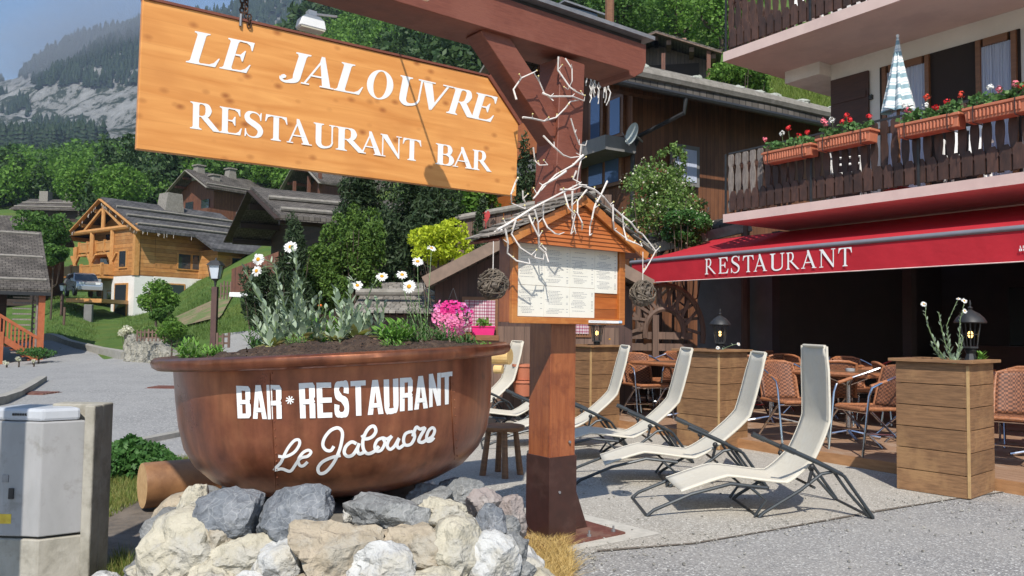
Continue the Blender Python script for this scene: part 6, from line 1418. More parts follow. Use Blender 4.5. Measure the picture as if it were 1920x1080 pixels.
# white garden chairs on the balconies
def gchair(mtx, label):
    t = thing('garden_chair', label, 'chair', mtx=mtx, group='white plastic chairs on the balconies'); m = MB()
    m.b2((-.22, -.2, .40), (.22, .2, .43)); m.build('seat', M['white'], t); m = MB()
    for i in range(5): m.bar((-.18 + i * .09, .2, .43), (-.18 + i * .09, .28, .85), .05, .015, up=(0, 1, 0))
    m.bar((-.22, .28, .85), (.22, .28, .85), .03, .05); m.build('backrest', M['white'], t)
    for x in (-.2, .2):
        for y in (-.18, .2):
            m = MB(); m.tube([(x, y, .4), (x * 1.15, y * 1.2, 0)], .02, 6); m.build('leg', M['white'], t)
    m = MB()
    for x in (-.24, .24): m.tube([(x, .24, .63), (x, -.2, .63), (x, -.2, .4)], .018, 6)
    m.build('armrest', M['white'], t)
for px, py, z, yl, lab, a in ((1515, 20, zU1, .7, 'white plastic garden chair behind the upper balcony slats', .6), (1815, 300, zL1, .7, 'white plastic garden chair on the lower balcony under the right flower troughs', .3), (1590, 330, zL1, .6, 'white plastic garden chair on the lower balcony left of the parasol', 2)):
    q = rl(px, py, yl); gchair(RB @ Matrix.Translation((q.x, yl, z)) @ Matrix.Rotation(a, 4, 'Z'), lab)
# ------------------------------------------------------------- awning
M['awning'] = mat('red_awning_cloth', (.58, .020, .036), (.50, .016, .03), 2.2, rough=.8, bump=.5, bscale=2.6, bdist=.05, trans=.22)
aw = thing('red_awning', 'long red fabric awning with white lettering along its valance', 'awning', mtx=RB)
pa = rl(1185, 492, -.51); za_ = pa.z; xl_ = pa.x; zv = rl(1500, 514.0, -.51).z; print('awn', pa, zv)
m = MB(); n = 26; 
vs = []; 
for i in range(61):
    x = xl_ + (11 - xl_) * i / 60
    for j in range(7):
        t = j / 6; vs.append(V((x, -.49 + t * 2.0, za_ + .02 + t * .52 - .035 * math.sin(math.pi * t))))
m.v = vs; m.f = [(i * 7 + j, i * 7 + j + 1, (i + 1) * 7 + j + 1, (i + 1) * 7 + j) for i in range(60) for j in range(6)]; m.build('canopy', M['awning'], aw, smooth='all')
m = MB(); m.tube([(xl_ - .03, -.51, za_), (11, -.51, za_)], .032, 12); m.build('front_bar', mat('grey_awning_bar', (.26, .26, .29), (.22, .22, .25), 5, rough=.4, metal=.3, bump=0), aw, smooth=True)
m = MB(); vs = []
for i in range(121):
    x = xl_ + (11 - xl_) * i / 120; o = .006 * math.sin(x * 3.1) + .004 * math.sin(x * 7.7)
    vs += [V((x, -.515, za_ - .025)), V((x, -.515 + o * .5, (za_ + zv) / 2)), V((x, -.515 + o, zv))]
m.v = vs; m.f = [(i * 3 + j, i * 3 + j + 1, (i + 1) * 3 + j + 1, (i + 1) * 3 + j) for i in range(120) for j in range(2)]; va = m.build('valance', M['awning'], aw, smooth='all')
m = MB(); m.tube([V(v) for v in vs[2::3]], .007, 5); m.build('hem', mat('pale_hem', (.75, .6, .55), bump=0), aw)
m = MB()
for x in (.5, 4.5, 8.5): m.tube([(x, 1.4, 2.7), (x, .4, 2.5), (x, -.45, za_ - .01)], .02, 8)
m.build('folding_arm', M['alu'], aw)
def asurf(px, py, off):
    p = onpl(px, py, Q_ - K_ * .53, K_); return p - K_ * off
mb = MB(); z8 = lambda x, y: (1300 + .1771 * x, 440 + .1771 * y)
for ch, a, b, t0, b0 in (('R', 125, 240, 252, 418), ('E', 268, 372, 240, 411), ('S', 400, 495, 226, 404), ('T', 525, 640, 220, 396), ('A', 640, 782, 208, 388), ('U', 812, 965, 197, 378), ('R', 985, 1122, 185, 368), ('A', 1145, 1305, 166, 356), ('N', 1335, 1505, 152, 344), ('T', 1535, 1680, 137, 334)):
    s_ = -.092; dx = b - a; ym = (a + b) / 2
    lay(mb, serif(ch, .125), BOX[ch], (z8(a, t0 - s_ * dx / 2 + 0), z8(b, t0 + s_ * dx / 2), z8(b, b0 + (-.062) * dx / 2), z8(a, b0 + .062 * dx / 2)), asurf, .002)
mb.build('lettering', M['letter'], va, world=True)
mb = MB()
for ch, a, b, y0, y1 in (('L', 1912, 1917, 461, 465.5), ('E', 1918, 1923, 460.5, 465), ('E', 1924, 1929, 460, 464.5), ('B', 1911, 1917, 466.5, 471), ('A', 1918, 1924, 466, 470.5), ('R', 1925, 1930, 465.5, 470)):
    lay(mb, sans(ch) if ch != 'L' else serif('L', .3), (0, 1), ((a, y0), (b, y0 - .4), (b, y1 - .4), (a, y1)), asurf, .002)
mb.build('small_lettering', M['letter'], va, world=True)
# ------------------------------------------------------------- village houses
M['slate'] = shinglemat('grey_slate_roof', (.075, .073, .076), (.11, .107, .108), .32, .2)
M['oldshake'] = shinglemat('brown_grey_shake_roof', (.085, .075, .066), (.135, .12, .105), .2, .16)
M['lightlog'] = mat('golden_log_wall', (.50, .235, .075), (.40, .17, .05), 3, (1, 1, 3), rough=.6, bump=.4, planks=(.24, .07), c3=(.56, .31, .12), s3=.8)
M['goldwood'] = mat('golden_timber', (.56, .29, .10), (.46, .21, .06), 5, rough=.55, bump=.15)
M['whitewash'] = mat('white_render', (.78, .77, .74), (.70, .69, .66), 2, rough=.9, bump=.1)
M['kboard'] = mat('worn_brown_boards', (.17, .105, .075), (.12, .072, .052), 4, (5, 5, .6), rough=.7, bump=.2, planks=(.145, .04), axis=0)
M['darklog'] = mat('dark_chalet_boards', (.045, .024, .016), (.03, .016, .011), 3, (1, 1, 4), rough=.7, bump=.3, planks=(.2, .08))
M['redlog'] = mat('red_brown_chalet_boards', (.17, .065, .035), (.11, .04, .024), 3, (4, 4, 1), rough=.7, bump=.3, planks=(.16, .08), axis=0)
M['chbrown'] = mat('brown_board_wall', (.20, .078, .032), (.12, .046, .02), 3, (5, 5, .6), rough=.6, bump=.3, planks=(.13, .06), axis=0, c3=(.22, .09, .04), s3=.5)
M['rooflog'] = mat('grey_roof_log', (.27, .25, .22), (.18, .165, .14), 8, rough=.9, bump=.4)
M['pane'] = glassmat('dark_window_pane', (.03, .04, .05), .05)
M['bluepane'] = glassmat('sky_tinted_pane', (.10, .17, .32), .05, .3)  # blue base colour imitates the sky mirrored in the glass
def house(name, label, O, rd, L_, w_, ze, rise, zb, roofm, wallm, ov=(1.1, .9), logs=2, low=None, cat='house', th=.18, zmid=None, lowm=None, trim=None):
    """O eave corner nearest; x = rd along the ridge, y across the gable"""
    rd = V((rd[0], rd[1], 0)).normalized(); gd = V((-rd.y, rd.x, 0)); mt = Matrix(((rd.x, gd.x, 0, O[0]), (rd.y, gd.y, 0, O[1]), (0, 0, 1, 0), (0, 0, 0, 1)))
    t = thing(name, label, cat, mtx=mt @ Matrix.Translation((0, 0, zb))); W[t] = mt @ Matrix.Translation((0, 0, zb)); M4 = mt
    def bl(m, nm, mt_, par=None, **k):
        m.v = [M4 @ v for v in m.v]; return m.build(nm, mt_, par or t, world=True, **k)
    s = rise / (w_ / 2); o1, o2 = ov; zi = ze + s * o2 - .1; ap = ze + rise - .12
    zl = zmid if zmid else zb - 1
    m = MB(); m.prism([(o1, o2, zl), (o1, w_ - o2, zl), (o1, w_ - o2, zi), (o1, w_ / 2, ap), (o1, o2, zi)], (L_ - 2 * o1, 0, 0)); bl(m, 'wall', wallm)
    if zmid: m = MB(); m.b2((o1 - .03, o2 - .03, zb - 1), (L_ - o1, w_ - o2, zmid)); bl(m, 'base_wall', lowm)
    for sgn in (0, 1):
        y0 = 0 if sgn == 0 else w_
        m = MB(); m.prism([(0, y0, ze), (0, w_ / 2, ze + rise), (0, w_ / 2, ze + rise + th), (0, y0, ze + th)], (L_, 0, 0)); r_ = bl(m, 'roof', roofm)
        m = MB()
        for k in range(logs):
            f = .12 + .8 * k / max(1, logs - .0) ; yy = y0 + (w_ / 2 - y0) * f; z = ze + th + rise * f + .09; m.tube([(.15, yy, z), (L_ * .5, yy, z + .02), (L_ - .15, yy, z)], .085, 7)
        if logs: bl(m, 'roof_log', M['rooflog'], r_)
    m = MB()
    for sgn in (0, 1):
        y0 = 0 if sgn == 0 else w_
        m.bar((-.03, y0, ze + .02), (-.03, w_ / 2, ze + rise + .02), .06, .26, up=(1, 0, 0))
    bl(m, 'barge_board', trim or M['rooflog'])
    m = MB()
    for f in (.12, .45, .8, 1.0):
        for sgn in (0, 1):
            y0 = 0 if sgn == 0 else w_
            yy = y0 + (w_ / 2 - y0) * f; z = ze - .16 + rise * f; m.b2((.12, yy - .11, z - .12), (o1 + .3, yy + .11, z + .1))
    bl(m, 'purlin', trim or wallm)
    return t, mt, bl
def pxl(px, py, mt, axis, val):
    """pixel -> local point on local plane axis=val"""
    ex = mt.to_3x3().col[axis]; p = onpl(px, py, mt @ V([val if i == axis else 0 for i in range(3)]), ex); return mt.inverted() @ p

# -- golden log chalet
yh, ym_, ybl = house('log_chalet', 'large golden log chalet with two balconies and a white ground floor across the road', (-22, 47), (.6, .8), 8.4, 9.7, 6.69, 2.3, 1.3, M['slate'], M['lightlog'], ov=(1.5, .9), logs=3, zmid=4.15, lowm=M['whitewash'], trim=M['goldwood'])
m = MB(); m.prism([(3.6, 0, 6.69), (3.6, -2.0, 5.74), (3.6, -2.0, 5.9), (3.6, 0, 6.86)], (4.4, 0, 0)); ybl(m, 'roof_extension', M['slate'])
m = MB(); m.b2((4.4, -1.2, 4.15), (7.0, .92, 5.95)); ybl(m, 'side_wing', M['lightlog'])
m = MB(); m.b2((.25, .9, 0), (1.46, 3.6, 4.13)); m.b2((4.4, -1.17, 1.5), (7, .86, 4.13)); ybl(m, 'base_wall', M['whitewash'])
m = MB(); m.b2((.25, .92, 4.16), (1.49, 3.6, 7.0)); ybl(m, 'front_wing', M['lightlog'])
m = MB(); m.prism([(3.6, 3.9, 7.9), (3.9, 3.9, 9.95), (4.9, 3.9, 9.95), (5.2, 3.9, 7.9)], (0, 1.1, 0)); ybl(m, 'chimney', M['rooflog'])
for z, x0_, lab, yy0, yy1 in ((4.15, -.5, 'lower', 3.4, 10.2), (5.72, .35, 'upper', 2.6, 8.4)):
    m = MB(); m.b2((x0_, yy0, z - .14), (1.5, yy1, z)); b_ = ybl(m, 'balcony', M['goldwood'])
    m = MB(); m.b2((x0_, yy0, z + .62), (x0_ + .08, yy1, z + .72)); m.b2((x0_, yy0, z + .08), (x0_ + .08, yy1, z + .16)); m.b2((x0_ + .02, yy0, z + .16), (x0_ + .05, yy1, z + .62)); m.b2((x0_ + .1, yy0, z + .08), (1.5, yy0 + .06, z + .72)); m.b2((x0_ + .1, yy1 - .06, z + .08), (1.5, yy1, z + .72))
    y = yy0
    while y < yy1: m.b2((x0_ - .03, y, z), (x0_ + .13, y + .14, z + .8)); y += (yy1 - yy0 - .14) / 5
    ybl(m, 'railing', M['goldwood'], b_)
for yy in (3.6, 6.2, 8.4):
    m = MB(); m.tube([(.2, yy, 4.15), (.2, yy, 7.0 if 3 < yy < 7 else 6.2)], .15, 8); m.bar((.2, yy, 5.0), (.2, yy + .55, 5.6), .12, .12, up=(1, 0, 0)); m.bar((.2, yy, 5.0), (.2, yy - .55, 5.6), .12, .12, up=(1, 0, 0)); ybl(m, 'post', M['goldwood'])
m = MB(); m.tube([(.2, .6, 7.1), (.2, 9.1, 7.1)], .16, 8); m.tube([(.2, 4.85, 7.1), (.2, 4.85, 8.7)], .13, 8); m.bar((.2, 2.4, 7.15), (.2, 4.6, 8.4), .16, .16, up=(1, 0, 0)); m.bar((.2, 7.3, 7.15), (.2, 5.1, 8.4), .16, .16, up=(1, 0, 0)); ybl(m, 'gable_truss', M['goldwood'])
for (y, z, w_, h, kind) in ((3.9, 4.3, 1.1, 1.3, 0), (6.3, 4.3, 1.2, 1.3, 0), (3.2, 5.85, 1.3, 1.2, 0), (5.6, 5.85, 1.3, 1.2, 0), (4.8, 1.4, 1.6, 1.9, 0), (7.2, 1.4, 1.4, 1.9, 0)):
    m = MB(); m.b2((1.40, y - .1, z - .08), (1.46, y + w_ + .1, z + h + .08)); wf = ybl(m, 'window', M['goldwood']); m = MB(); m.b2((1.385, y, z), (1.40, y + w_, z + h)); ybl(m, 'pane', M['pane'], wf)
for (x, z, w_, h, yv) in ((3.0, 4.75, .8, .9, .9), (3.95, 4.75, .75, .9, .9), (5.4, 4.6, .6, .9, -1.2), (2.2, 2.9, 1.2, .8, .88)):
    m = MB(); m.b2((x - .1, yv - .06, z - .08), (x + w_ + .1, yv - .02, z + h + .08)); wf = ybl(m, 'window', M['goldwood']); m = MB(); m.b2((x, yv - .075, z), (x + w_, yv - .06, z + h)); ybl(m, 'pane', M['pane'], wf)
m = MB(); m.b2((.18, .84, 4.15), (.48, 1.14, 6.9)); ybl(m, 'corner_post', M['goldwood'])
for (y, z, w_, h) in ((1.9, 4.7, .75, .95), (1.7, 1.5, 1.3, 2.1)):
    m = MB(); m.b2((.18, y - .12, z - .1), (.25, y + w_ + .12, z + h + .1)); wf = ybl(m, 'window', M['goldwood']); m = MB(); m.b2((.165, y, z), (.18, y + w_, z + h)); ybl(m, 'pane', M['pane'], wf)
ic = MB()
for i in range(34):
    y = .3 + random.random() * 9.1; f = 1 - abs(y - 4.85) / 4.85; z = 6.69 + 2.3 * f - .15; ic.tube([(-.06, y, z), (-.06 + random.uniform(-.05, .05), y + random.uniform(-.05, .05), z - random.uniform(.08, .24))], .01, 4)
for i in range(10):
    x = .1 + random.random() * 3.2; ic.tube([(x, -.05, 6.7), (x, -.05, 6.7 - random.uniform(.08, .28))], .01, 4)
ic.v = [ym_ @ v for v in ic.v]; o = ic.build('icicle_lights', M['twig']); tag(o, 'pale icicle light strings under the eaves of the golden log chalet', 'lights')
# -- dark chalet behind the conifers
dh, dm_, dbl = house('dark_chalet', 'dark brown chalet with a deep gable behind the spiky conifer', (-7.91, 27.0), (.86, .5), 9, 9.1, 4.86, 1.62, .9, M['oldshake'], M['darklog'], ov=(1.7, .8), logs=2, trim=M['darklog'])
for x, z in ((3, 2.2), (5.5, 2.2)):
    m = MB(); m.b2((x, .74, z), (x + 1.1, .78, z + 1.1)); wf = dbl(m, 'window', M['darklog']); m = MB(); m.b2((x + .1, .72, z + .1), (x + 1, .735, z + 1)); dbl(m, 'pane', M['pane'], wf)
# -- red brown chalet above
rh, rm_, rbl = house('red_brown_chalet', 'red brown chalet with grey shingle roof and three chimneys above the golden chalet', (-.385 * 72, 72), (.62, .78), 15, 7.6, 13.6, 2.0, 8.0, M['oldshake'], M['redlog'], ov=(1.2, .9), logs=1)
for px, py, h in ((402, 340, 2.6), (373, 322, 1.6), (432, 328, 1.5)):
    q = pxl(px, py, rm_, 1, 2.2 if py > 335 else 3.8); m = MB(); m.prism([(q.x - .5, q.y - .4, q.z - h + .7), (q.x + .5, q.y - .4, q.z - h + .7), (q.x + .32, q.y - .4, q.z + .5), (q.x - .32, q.y - .4, q.z + .5)], (0, .8, 0)); m.b2((q.x - .45, q.y - .5, q.z + .5), (q.x + .45, q.y + .5, q.z + .62)); rbl(m, 'chimney', M['rooflog'])
for z in (11.0, 8.6):
    m = MB(); m.b2((.4, .6, z), (1.2, 7.0, z + .9)); rbl(m, 'balcony', M['redlog'])
    for y in (1.6, 4.4): m = MB(); m.b2((1.1, y, z + 1.0), (1.18, y + 1.3, z + 1.9)); rbl(m, 'window', M['pane'])
for x in (3.5, 6.5, 9.5):
    m = MB(); m.b2((x, .80, 10.6), (x + 1.2, .86, 11.9)); wf = rbl(m, 'window', M['greyw']); m = MB(); m.b2((x + .15, .78, 10.75), (x + 1.05, .795, 11.75)); rbl(m, 'pane', M['pane'], wf)
m = MB(); m.tube([(5.5, .7, 13.5), (5.3, .75, 12.9), (5.3, .75, 8)], .07, 6); rbl(m, 'drain_pipe', M['zinc'])
m = MB(); m.prism([(4.6, -1.6, 12.85), (4.6, 0, 13.62), (4.6, 0, 13.8), (4.6, -1.6, 13.02)], (8, 0, 0)); rbl(m, 'roof_extension', M['oldshake'])
# -- balcony house under the sign
bh, bm_, bbl = house('balcony_chalet', 'red brown chalet with open balconies, cut by the lower edge of the orange board', (-.243 * 60, 60), (.80, .60), 9, 9.0, 12.0, 2.6, 6.6, M['oldshake'], M['redlog'], ov=(2.2, .9), logs=0)
for z in (8.4, 10.2):
    m = MB(); m.b2((.3, .5, z), (.4, 8.5, z + .95)); m.b2((.3, .5, z - .15), (2.2, 8.5, z - .02)); bbl(m, 'balcony', M['redlog'])
for y in (.5, 2.6, 5.6, 8.3):
    m = MB(); m.b2((.1, y, 5.5), (.32, y + .24, 13.0)); bbl(m, 'post', M['redlog'])
for x in (3, 5.5): m = MB(); m.b2((x, .80, 9.6), (x + 1.2, .86, 10.9)); bbl(m, 'window', M['pane'])
for y in (1.8, 4.6): m = MB(); m.b2((2.1, y, 10.3), (2.17, y + 1.6, 11.6)); bbl(m, 'window', M['pane'])
# -- farm house far left
fh, fm_, fbl = house('farm_chalet', 'long low dark chalet with two chimneys at the foot of the forest', (-.632 * 92, 92), (1, .05), 8.2, 8, 14.2, 1.7, 11.6, M['oldshake'], M['darklog'], ov=(.8, .8), logs=2)
for px in (85, 130):
    q = pxl(px, 366, fm_, 1, 3.4); m = MB(); m.b2((q.x - .5, 3.0, 15.2), (q.x + .5, 4.1, 16.9)); fbl(m, 'chimney', M['rooflog'])
m = MB(); m.b2((1.0, .72, 11.0), (7.4, .78, 12.3)); fbl(m, 'red_panel', M['redlog'])
rh2, _, _ = house('farm_shed', 'small shingle roofed shed at the left edge behind the house with stairs', (-.66 * 48, 46), (1, .1), 4.4, 4, 6.0, 1.5, 3.2, M['oldshake'], M['darklog'], ov=(.4, .4), logs=1)
# -- house with the outside stairs at the left edge
lh, lm_, lbl = house('stair_house', 'house at the left edge with a shingle roof, dark wall and orange outside stairs', (-16.15, 28.0), (-.82, -.57), 7, 9.8, 2.28, 2.45, -.4, M['oldshake'], M['darklog'], ov=(.6, .9), logs=2) if False else (None, None, None)
rdl = V((-.82, -.57, 0)).normalized(); gdl = V((-.57, .82, 0)).normalized(); lm_ = Matrix(((rdl.x, gdl.x, 0, -16.15), (rdl.y, gdl.y, 0, 28), (0, 0, 1, 0), (0, 0, 0, 1)))
lh = thing('stair_house', 'house at the left edge with a shingle roof, dark wall and orange outside stairs', 'house', mtx=lm_ @ Matrix.Translation((0, 0, -.35)))
def lb(m, nm, mt_, par=None): m.v = [lm_ @ v for v in m.v]; return m.build(nm, mt_, par or lh, world=True)
m = MB(); m.prism([(0, 0, 2.28), (0, 4.9, 4.73), (0, 9.8, 2.28), (0, 9.8, 2.42), (0, 4.9, 4.9), (0, 0, 2.44)], (9, 0, 0)); rf = lb(m, 'roof', M['oldshake'])
m = MB()
for f in (.12, .5, .93): m.tube([(.1, 4.9 * f, 2.28 + 2.45 * f + .2), (8.9, 4.9 * f, 2.28 + 2.45 * f + .2)], .06, 7)
lb(m, 'roof_log', M['rooflog'], rf)
m = MB(); m.b2((0, -.08, 2.2), (9, 0, 2.32)); lb(m, 'gutter', M['black'])
m = MB(); m.prism([(1.2, 2.0, .6), (1.2, 7.9, .6), (1.2, 7.9, 3.1), (1.2, 4.9, 4.6), (1.2, 2.0, 3.1)], (7.6, 0, 0)); lb(m, 'wall', M['darklog'])
m = MB(); m.b2((1.25, 1.9, -1), (9, 8, .6)); m.b2((2.0, .4, -1), (9, 1.9, -.0)); lb(m, 'base_wall', M['whitewash'])
M['orangewood'] = mat('orange_stained_rail', (.42, .12, .045), (.34, .09, .03), 8, rough=.5, bump=.1)
def lp_(px, py, y): return pxl(px, py, lm_, 1, y)
m = MB(); a = lp_(78, 577, .2); b = lp_(77, 655, .2); m.b2((a.x - .1, .1, -.5), (a.x + .1, .3, 2.2)); lb(m, 'post', M['orangewood'])
m = MB(); a = lp_(2, 622, .2); m.b2((a.x - .08, .12, -.5), (a.x + .08, .28, a.z)); lb(m, 'post', M['orangewood'])
p0 = lp_(-10, 585, .2); p1 = lp_(74, 636, .2); q0 = lp_(0, 622, .2); q1 = lp_(50, 652, .2)
m = MB(); m.bar((p0.x, .2, p0.z), (p1.x, .2, p1.z), .08, .1); dzz = .72
m.bar((p0.x, .2, p0.z - dzz), (p1.x, .2, p1.z - dzz), .08, .2)
for i in range(12):
    t = (i + .5) / 12; x = p0.x + (p1.x - p0.x) * t; z = p0.z + (p1.z - p0.z) * t; m.b2((x - .025, .18, z - dzz), (x + .025, .22, z))
rl_ = lb(m, 'stair_railing', M['orangewood'])
m = MB()
for i in range(8):
    t = i / 8; x = p0.x + (p1.x - p0.x) * t; z = p0.z + (p1.z - p0.z) * t - .85; m.b2((x - .16, .25, z), (x + .16, 1.2, z + .05))
lb(m, 'stair_tread', M['orangewood'])
m = MB()
for i in range(13): m.b2((.35, .3 + 0, -.4 + i * .2), (.42, 2.0, -.34 + i * .2))
m.bar((.38, .2, -.4), (.38, .2, 2.2), .06, .06); m.bar((.38, 2.0, -.4), (.38, 2.0, 2.6), .06, .06)
for i in range(11): m.b2((a.x * 0 + .55, .25, .2 + i * .19), (1.1, .31, .25 + i * .19))
lb(m, 'trellis', M['slatgrey'])

# -- brown chalet right of the post
gh, gm_, gbl = house('brown_chalet', 'big brown board chalet with a mossy log roof between the post and the restaurant', (2.0, 16.2), (.867, .498), 9.5, 9, 6.42, 2.2, .2, M['oldshake'], M['chbrown'], ov=(1.4, 1.1), logs=0)
m = MB()
for k in range(3): m.tube([(-.1 + .05 * k, .02 + .5 * k, 6.68 + .26 * k), (4.6, .05 + .5 * k, 6.72 + .26 * k), (9.6, .0 + .5 * k, 6.66 + .26 * k)], [.13 - .02 * k] * 3, 8, jit=.06)
gbl(m, 'roof_log', M['rooflog'])
m = MB(); m.tube([(-.05, -.1, 6.36), (9.5, -.1, 6.36)], .07, 8); m.tube([(1.9, -.1, 6.32), (1.9, -.05, 6.0), (1.35, .8, 5.6), (1.35, 1.02, 5.3), (1.35, 1.02, 2.0)], .05, 7); gbl(m, 'gutter', M['black'])
M['moss'] = mat('mossy_stone', (.40, .40, .37), (.28, .30, .24), 9, rough=.9, bump=.5)
for i, x in enumerate((1.4, 2.9, 4.3, 5.0, 5.6, 6.6, 7.7)):
    c = gm_ @ V((x, .75, 7.02 + .1)); rock(c, (.42, .35, .22), M['moss'], ['pale stone lying on the log roof, nearest the signpost', 'pale stone on the log roof, second from the signpost', 'pale stone on the log roof above the gutter middle', 'stone on the log roof left of the twin stones', 'broad stone on the log roof below the green shrub', 'stone on the log roof near the restaurant wall', 'last stone on the log roof beside the restaurant wall'][i], 300 + i, group='stones weighing down the log roof')
m = MB(); m.b2((5.3, 1.03, .2), (8.4, 1.08, 2.9)); m.b2((.2 + 1.2, 1.0, 0), (1.9, 1.09, 3.1)); gbl(m, 'sunlit_wall_patch', M['clap'])  # orange boards added to paint the sunlit patches of the brown wall
for (px0, py0, px1, py1, mt_) in ((1258, 268, 1310, 352, M['greyw']),):
    a = pxl(px0, py0, gm_, 1, 1.0); b = pxl(px1, py1, gm_, 1, 1.0); m = MB(); m.b2((a.x, .97, b.z), (b.x, 1.03, a.z)); wf = gbl(m, 'window', mt_); m = MB(); m.b2((a.x + .1, .955, b.z + .1), (b.x - .1, .968, a.z - .1)); gbl(m, 'blind', M['curtain'], wf)
for (px0, py0, px1, py1) in ((1112, 185, 1128, 262), (1148, 190, 1166, 250), (1108, 293, 1133, 345), (1139, 288, 1163, 340), (985, 165, 1010, 235), (1000, 110, 1010, 130)):
    a = pxl(px0, (py0), gm_, 0, 1.35); b = pxl(px1, py1, gm_, 0, 1.35); y0, y1 = sorted((a.y, b.y)); m = MB(); m.b2((1.30, y0 - .1, b.z - .08), (1.38, y1 + .1, a.z + .08)); wf = gbl(m, 'window', M['winwood']); m = MB(); m.b2((1.28, y0, b.z), (1.298, y1, a.z)); gbl(m, 'pane', M['bluepane'], wf)
a = pxl(1095, 275, gm_, 0, 1.1); b = pxl(1166, 262, gm_, 0, 1.1); m = MB(); m.b2((.5, .9, b.z - .32), (1.35, 7.5, b.z)); gbl(m, 'balcony_slab', M['greyw'])
m = MB(); m.b2((.45, 3.2, b.z - .75), (.55, 7.5, b.z - 1.6)); m.b2((.45, 3.2, b.z + .1), (.55, 7.5, b.z + 1.0)); gbl(m, 'balcony_railing', M['clap'])
m = MB(); m.tube([(2.6, 3.6, 8.0), (2.6, 3.6, 10.6)], .12, 10); gbl(m, 'stove_pipe', M['winwood'])
a = pxl(1062, 42, gm_, 1, 4.6); b = pxl(1120, 18, gm_, 1, 4.6); m = MB(); m.b2((a.x, 4.6, a.z - .8), (b.x, 5.4, b.z - .12)); gbl(m, 'skylight', M['pane']); m = MB(); m.bar((a.x - .1, 5.0, b.z), (b.x + .5, 5.0, b.z - .12), .9, .05); m.b2((a.x - .05, 4.55, a.z - .4), (b.x + .2, 5.5, a.z - .2)); gbl(m, 'skylight_frame', M['zinc'])
ic = MB()
for i in range(30):
    y = random.uniform(-.1, 1.9); x = -.06; pts = [V((x, y, 6.42 + .49 * max(0, y) - .05))]
    for k in range(random.randint(2, 6)): pts.append(pts[-1] + V((random.uniform(-.03, .03), random.uniform(-.05, .05), -.09)))
    ic.tube(pts, .012, 4)
ic.v = [gm_ @ v for v in ic.v]; tag(ic.build('icicle_lights', M['twig']), 'white icicle light strings under the eave right of the sign post', 'lights')
dp = pxl(1189, 252, gm_, 1, .55); t = thing('satellite_dish', 'pale oval satellite dish on the corner of the brown chalet', 'satellite dish', gm_ @ V((dp.x, .55, dp.z)), 0)
m = MB(); q = V((-.9, -.42, .2)).normalized().to_track_quat('Z', 'Y').to_matrix(); m.lathe([(0, 0), (.09, .006), (.17, .025), (.24, .06), (.245, .065)], 24, (0, 0, 0), q); m.build('dish', mat('grey_dish', (.42, .46, .44), bump=0), t, smooth='all'); m = MB(); m.tube([(0, 0, 0), (.25, .45, -.05)], .025, 6); m.tube([q @ V((0, -.28, .07)), q @ V((0, -.05, .3))], .01, 5); m.build('bracket', M['zinc'], t)
# -- hillside hut upper right
M['kbarn'] = mat('grey_brown_barn_boards', (.10, .075, .06), (.06, .045, .036), 4, (6, 6, 1), planks=(.17, .1), axis=0, bump=.2)
hh, hm_, hbl = house('hillside_barn', 'dark wooden barn with a balcony high on the slope above the brown chalet', (9.7, 37), (.2, .98), 9, 6.1, 14.3, 1.15, 12.0, M['oldshake'], M['kbarn'], ov=(1.2, .6), logs=0, trim=M['kboard'])
m = MB(); m.b2((-.1, .4, 12.1), (.0, 5.7, 13.1)); hbl(m, 'railing', mat('grey_vertical_boards', (.19, .15, .12), (.12, .095, .075), 4, (6, 6, 1), planks=(.16, .12), axis=0)); 
for x in (.5, 2.6, 4.4, 5.5): m = MB(); m.b2((.0, x, 11.5), (.18, x + .18, 14.5)); hbl(m, 'post', M['redlog'])
m = MB(); m.b2((1.1, 1.0, 13.0), (1.19, 5.2, 14.3)); hbl(m, 'loft_shade_panel', M['dark'])  # dark box painted as the shade inside the loft
m = MB(); m.b2((2.0, 1.6, 14.6), (2.7, 2.3, 15.9)); hbl(m, 'chimney', mat('brick_chimney', (.4, .2, .15), (.3, .15, .1), 20))

# ------------------------------------------------------------- dark kiosk hut behind the cauldron
M['kwall'] = mat('dark_brown_boards', (.085, .042, .032), (.055, .028, .022), 4, (5, 5, .6), rough=.6, bump=.2, planks=(.12, .05), axis=0)
def checkmat():
    m = bpy.data.materials.new('red_white_check_cloth'); m.use_nodes = True; n = m.node_tree.nodes; L = m.node_tree.links.new; bs = n['Principled BSDF']; bs.inputs['Roughness'].default_value = .9
    tc = n.new('ShaderNodeTexCoord'); sx = n.new('ShaderNodeSeparateXYZ'); L(tc.outputs['UV'], sx.inputs[0]); o = []
    for ax in (0, 1):
        mu = n.new('ShaderNodeMath'); mu.operation = 'MULTIPLY'; mu.inputs[1].default_value = 22; L(sx.outputs[ax], mu.inputs[0]); fr = n.new('ShaderNodeMath'); fr.operation = 'FRACT'; L(mu.outputs[0], fr.inputs[0]); g = n.new('ShaderNodeMath'); g.operation = 'GREATER_THAN'; g.inputs[1].default_value = .55; L(fr.outputs[0], g.inputs[0]); o.append(g)
    ad = n.new('ShaderNodeMath'); ad.operation = 'ADD'; L(o[0].outputs[0], ad.inputs[0]); L(o[1].outputs[0], ad.inputs[1]); dv = n.new('ShaderNodeMath'); dv.operation = 'MULTIPLY'; dv.inputs[1].default_value = .5; L(ad.outputs[0], dv.inputs[0])
    cr = n.new('ShaderNodeValToRGB'); cr.color_ramp.interpolation = 'CONSTANT'; e = cr.color_ramp.elements; e[0].color = (.62, .55, .56, 1); e[1].position = .4; e[1].color = (.42, .20, .26, 1); x = e.new(.8); x.color = (.28, .07, .12, 1); L(dv.outputs[0], cr.inputs[0]); L(cr.outputs[0], bs.inputs['Base Color']); return m
M['check'] = checkmat()
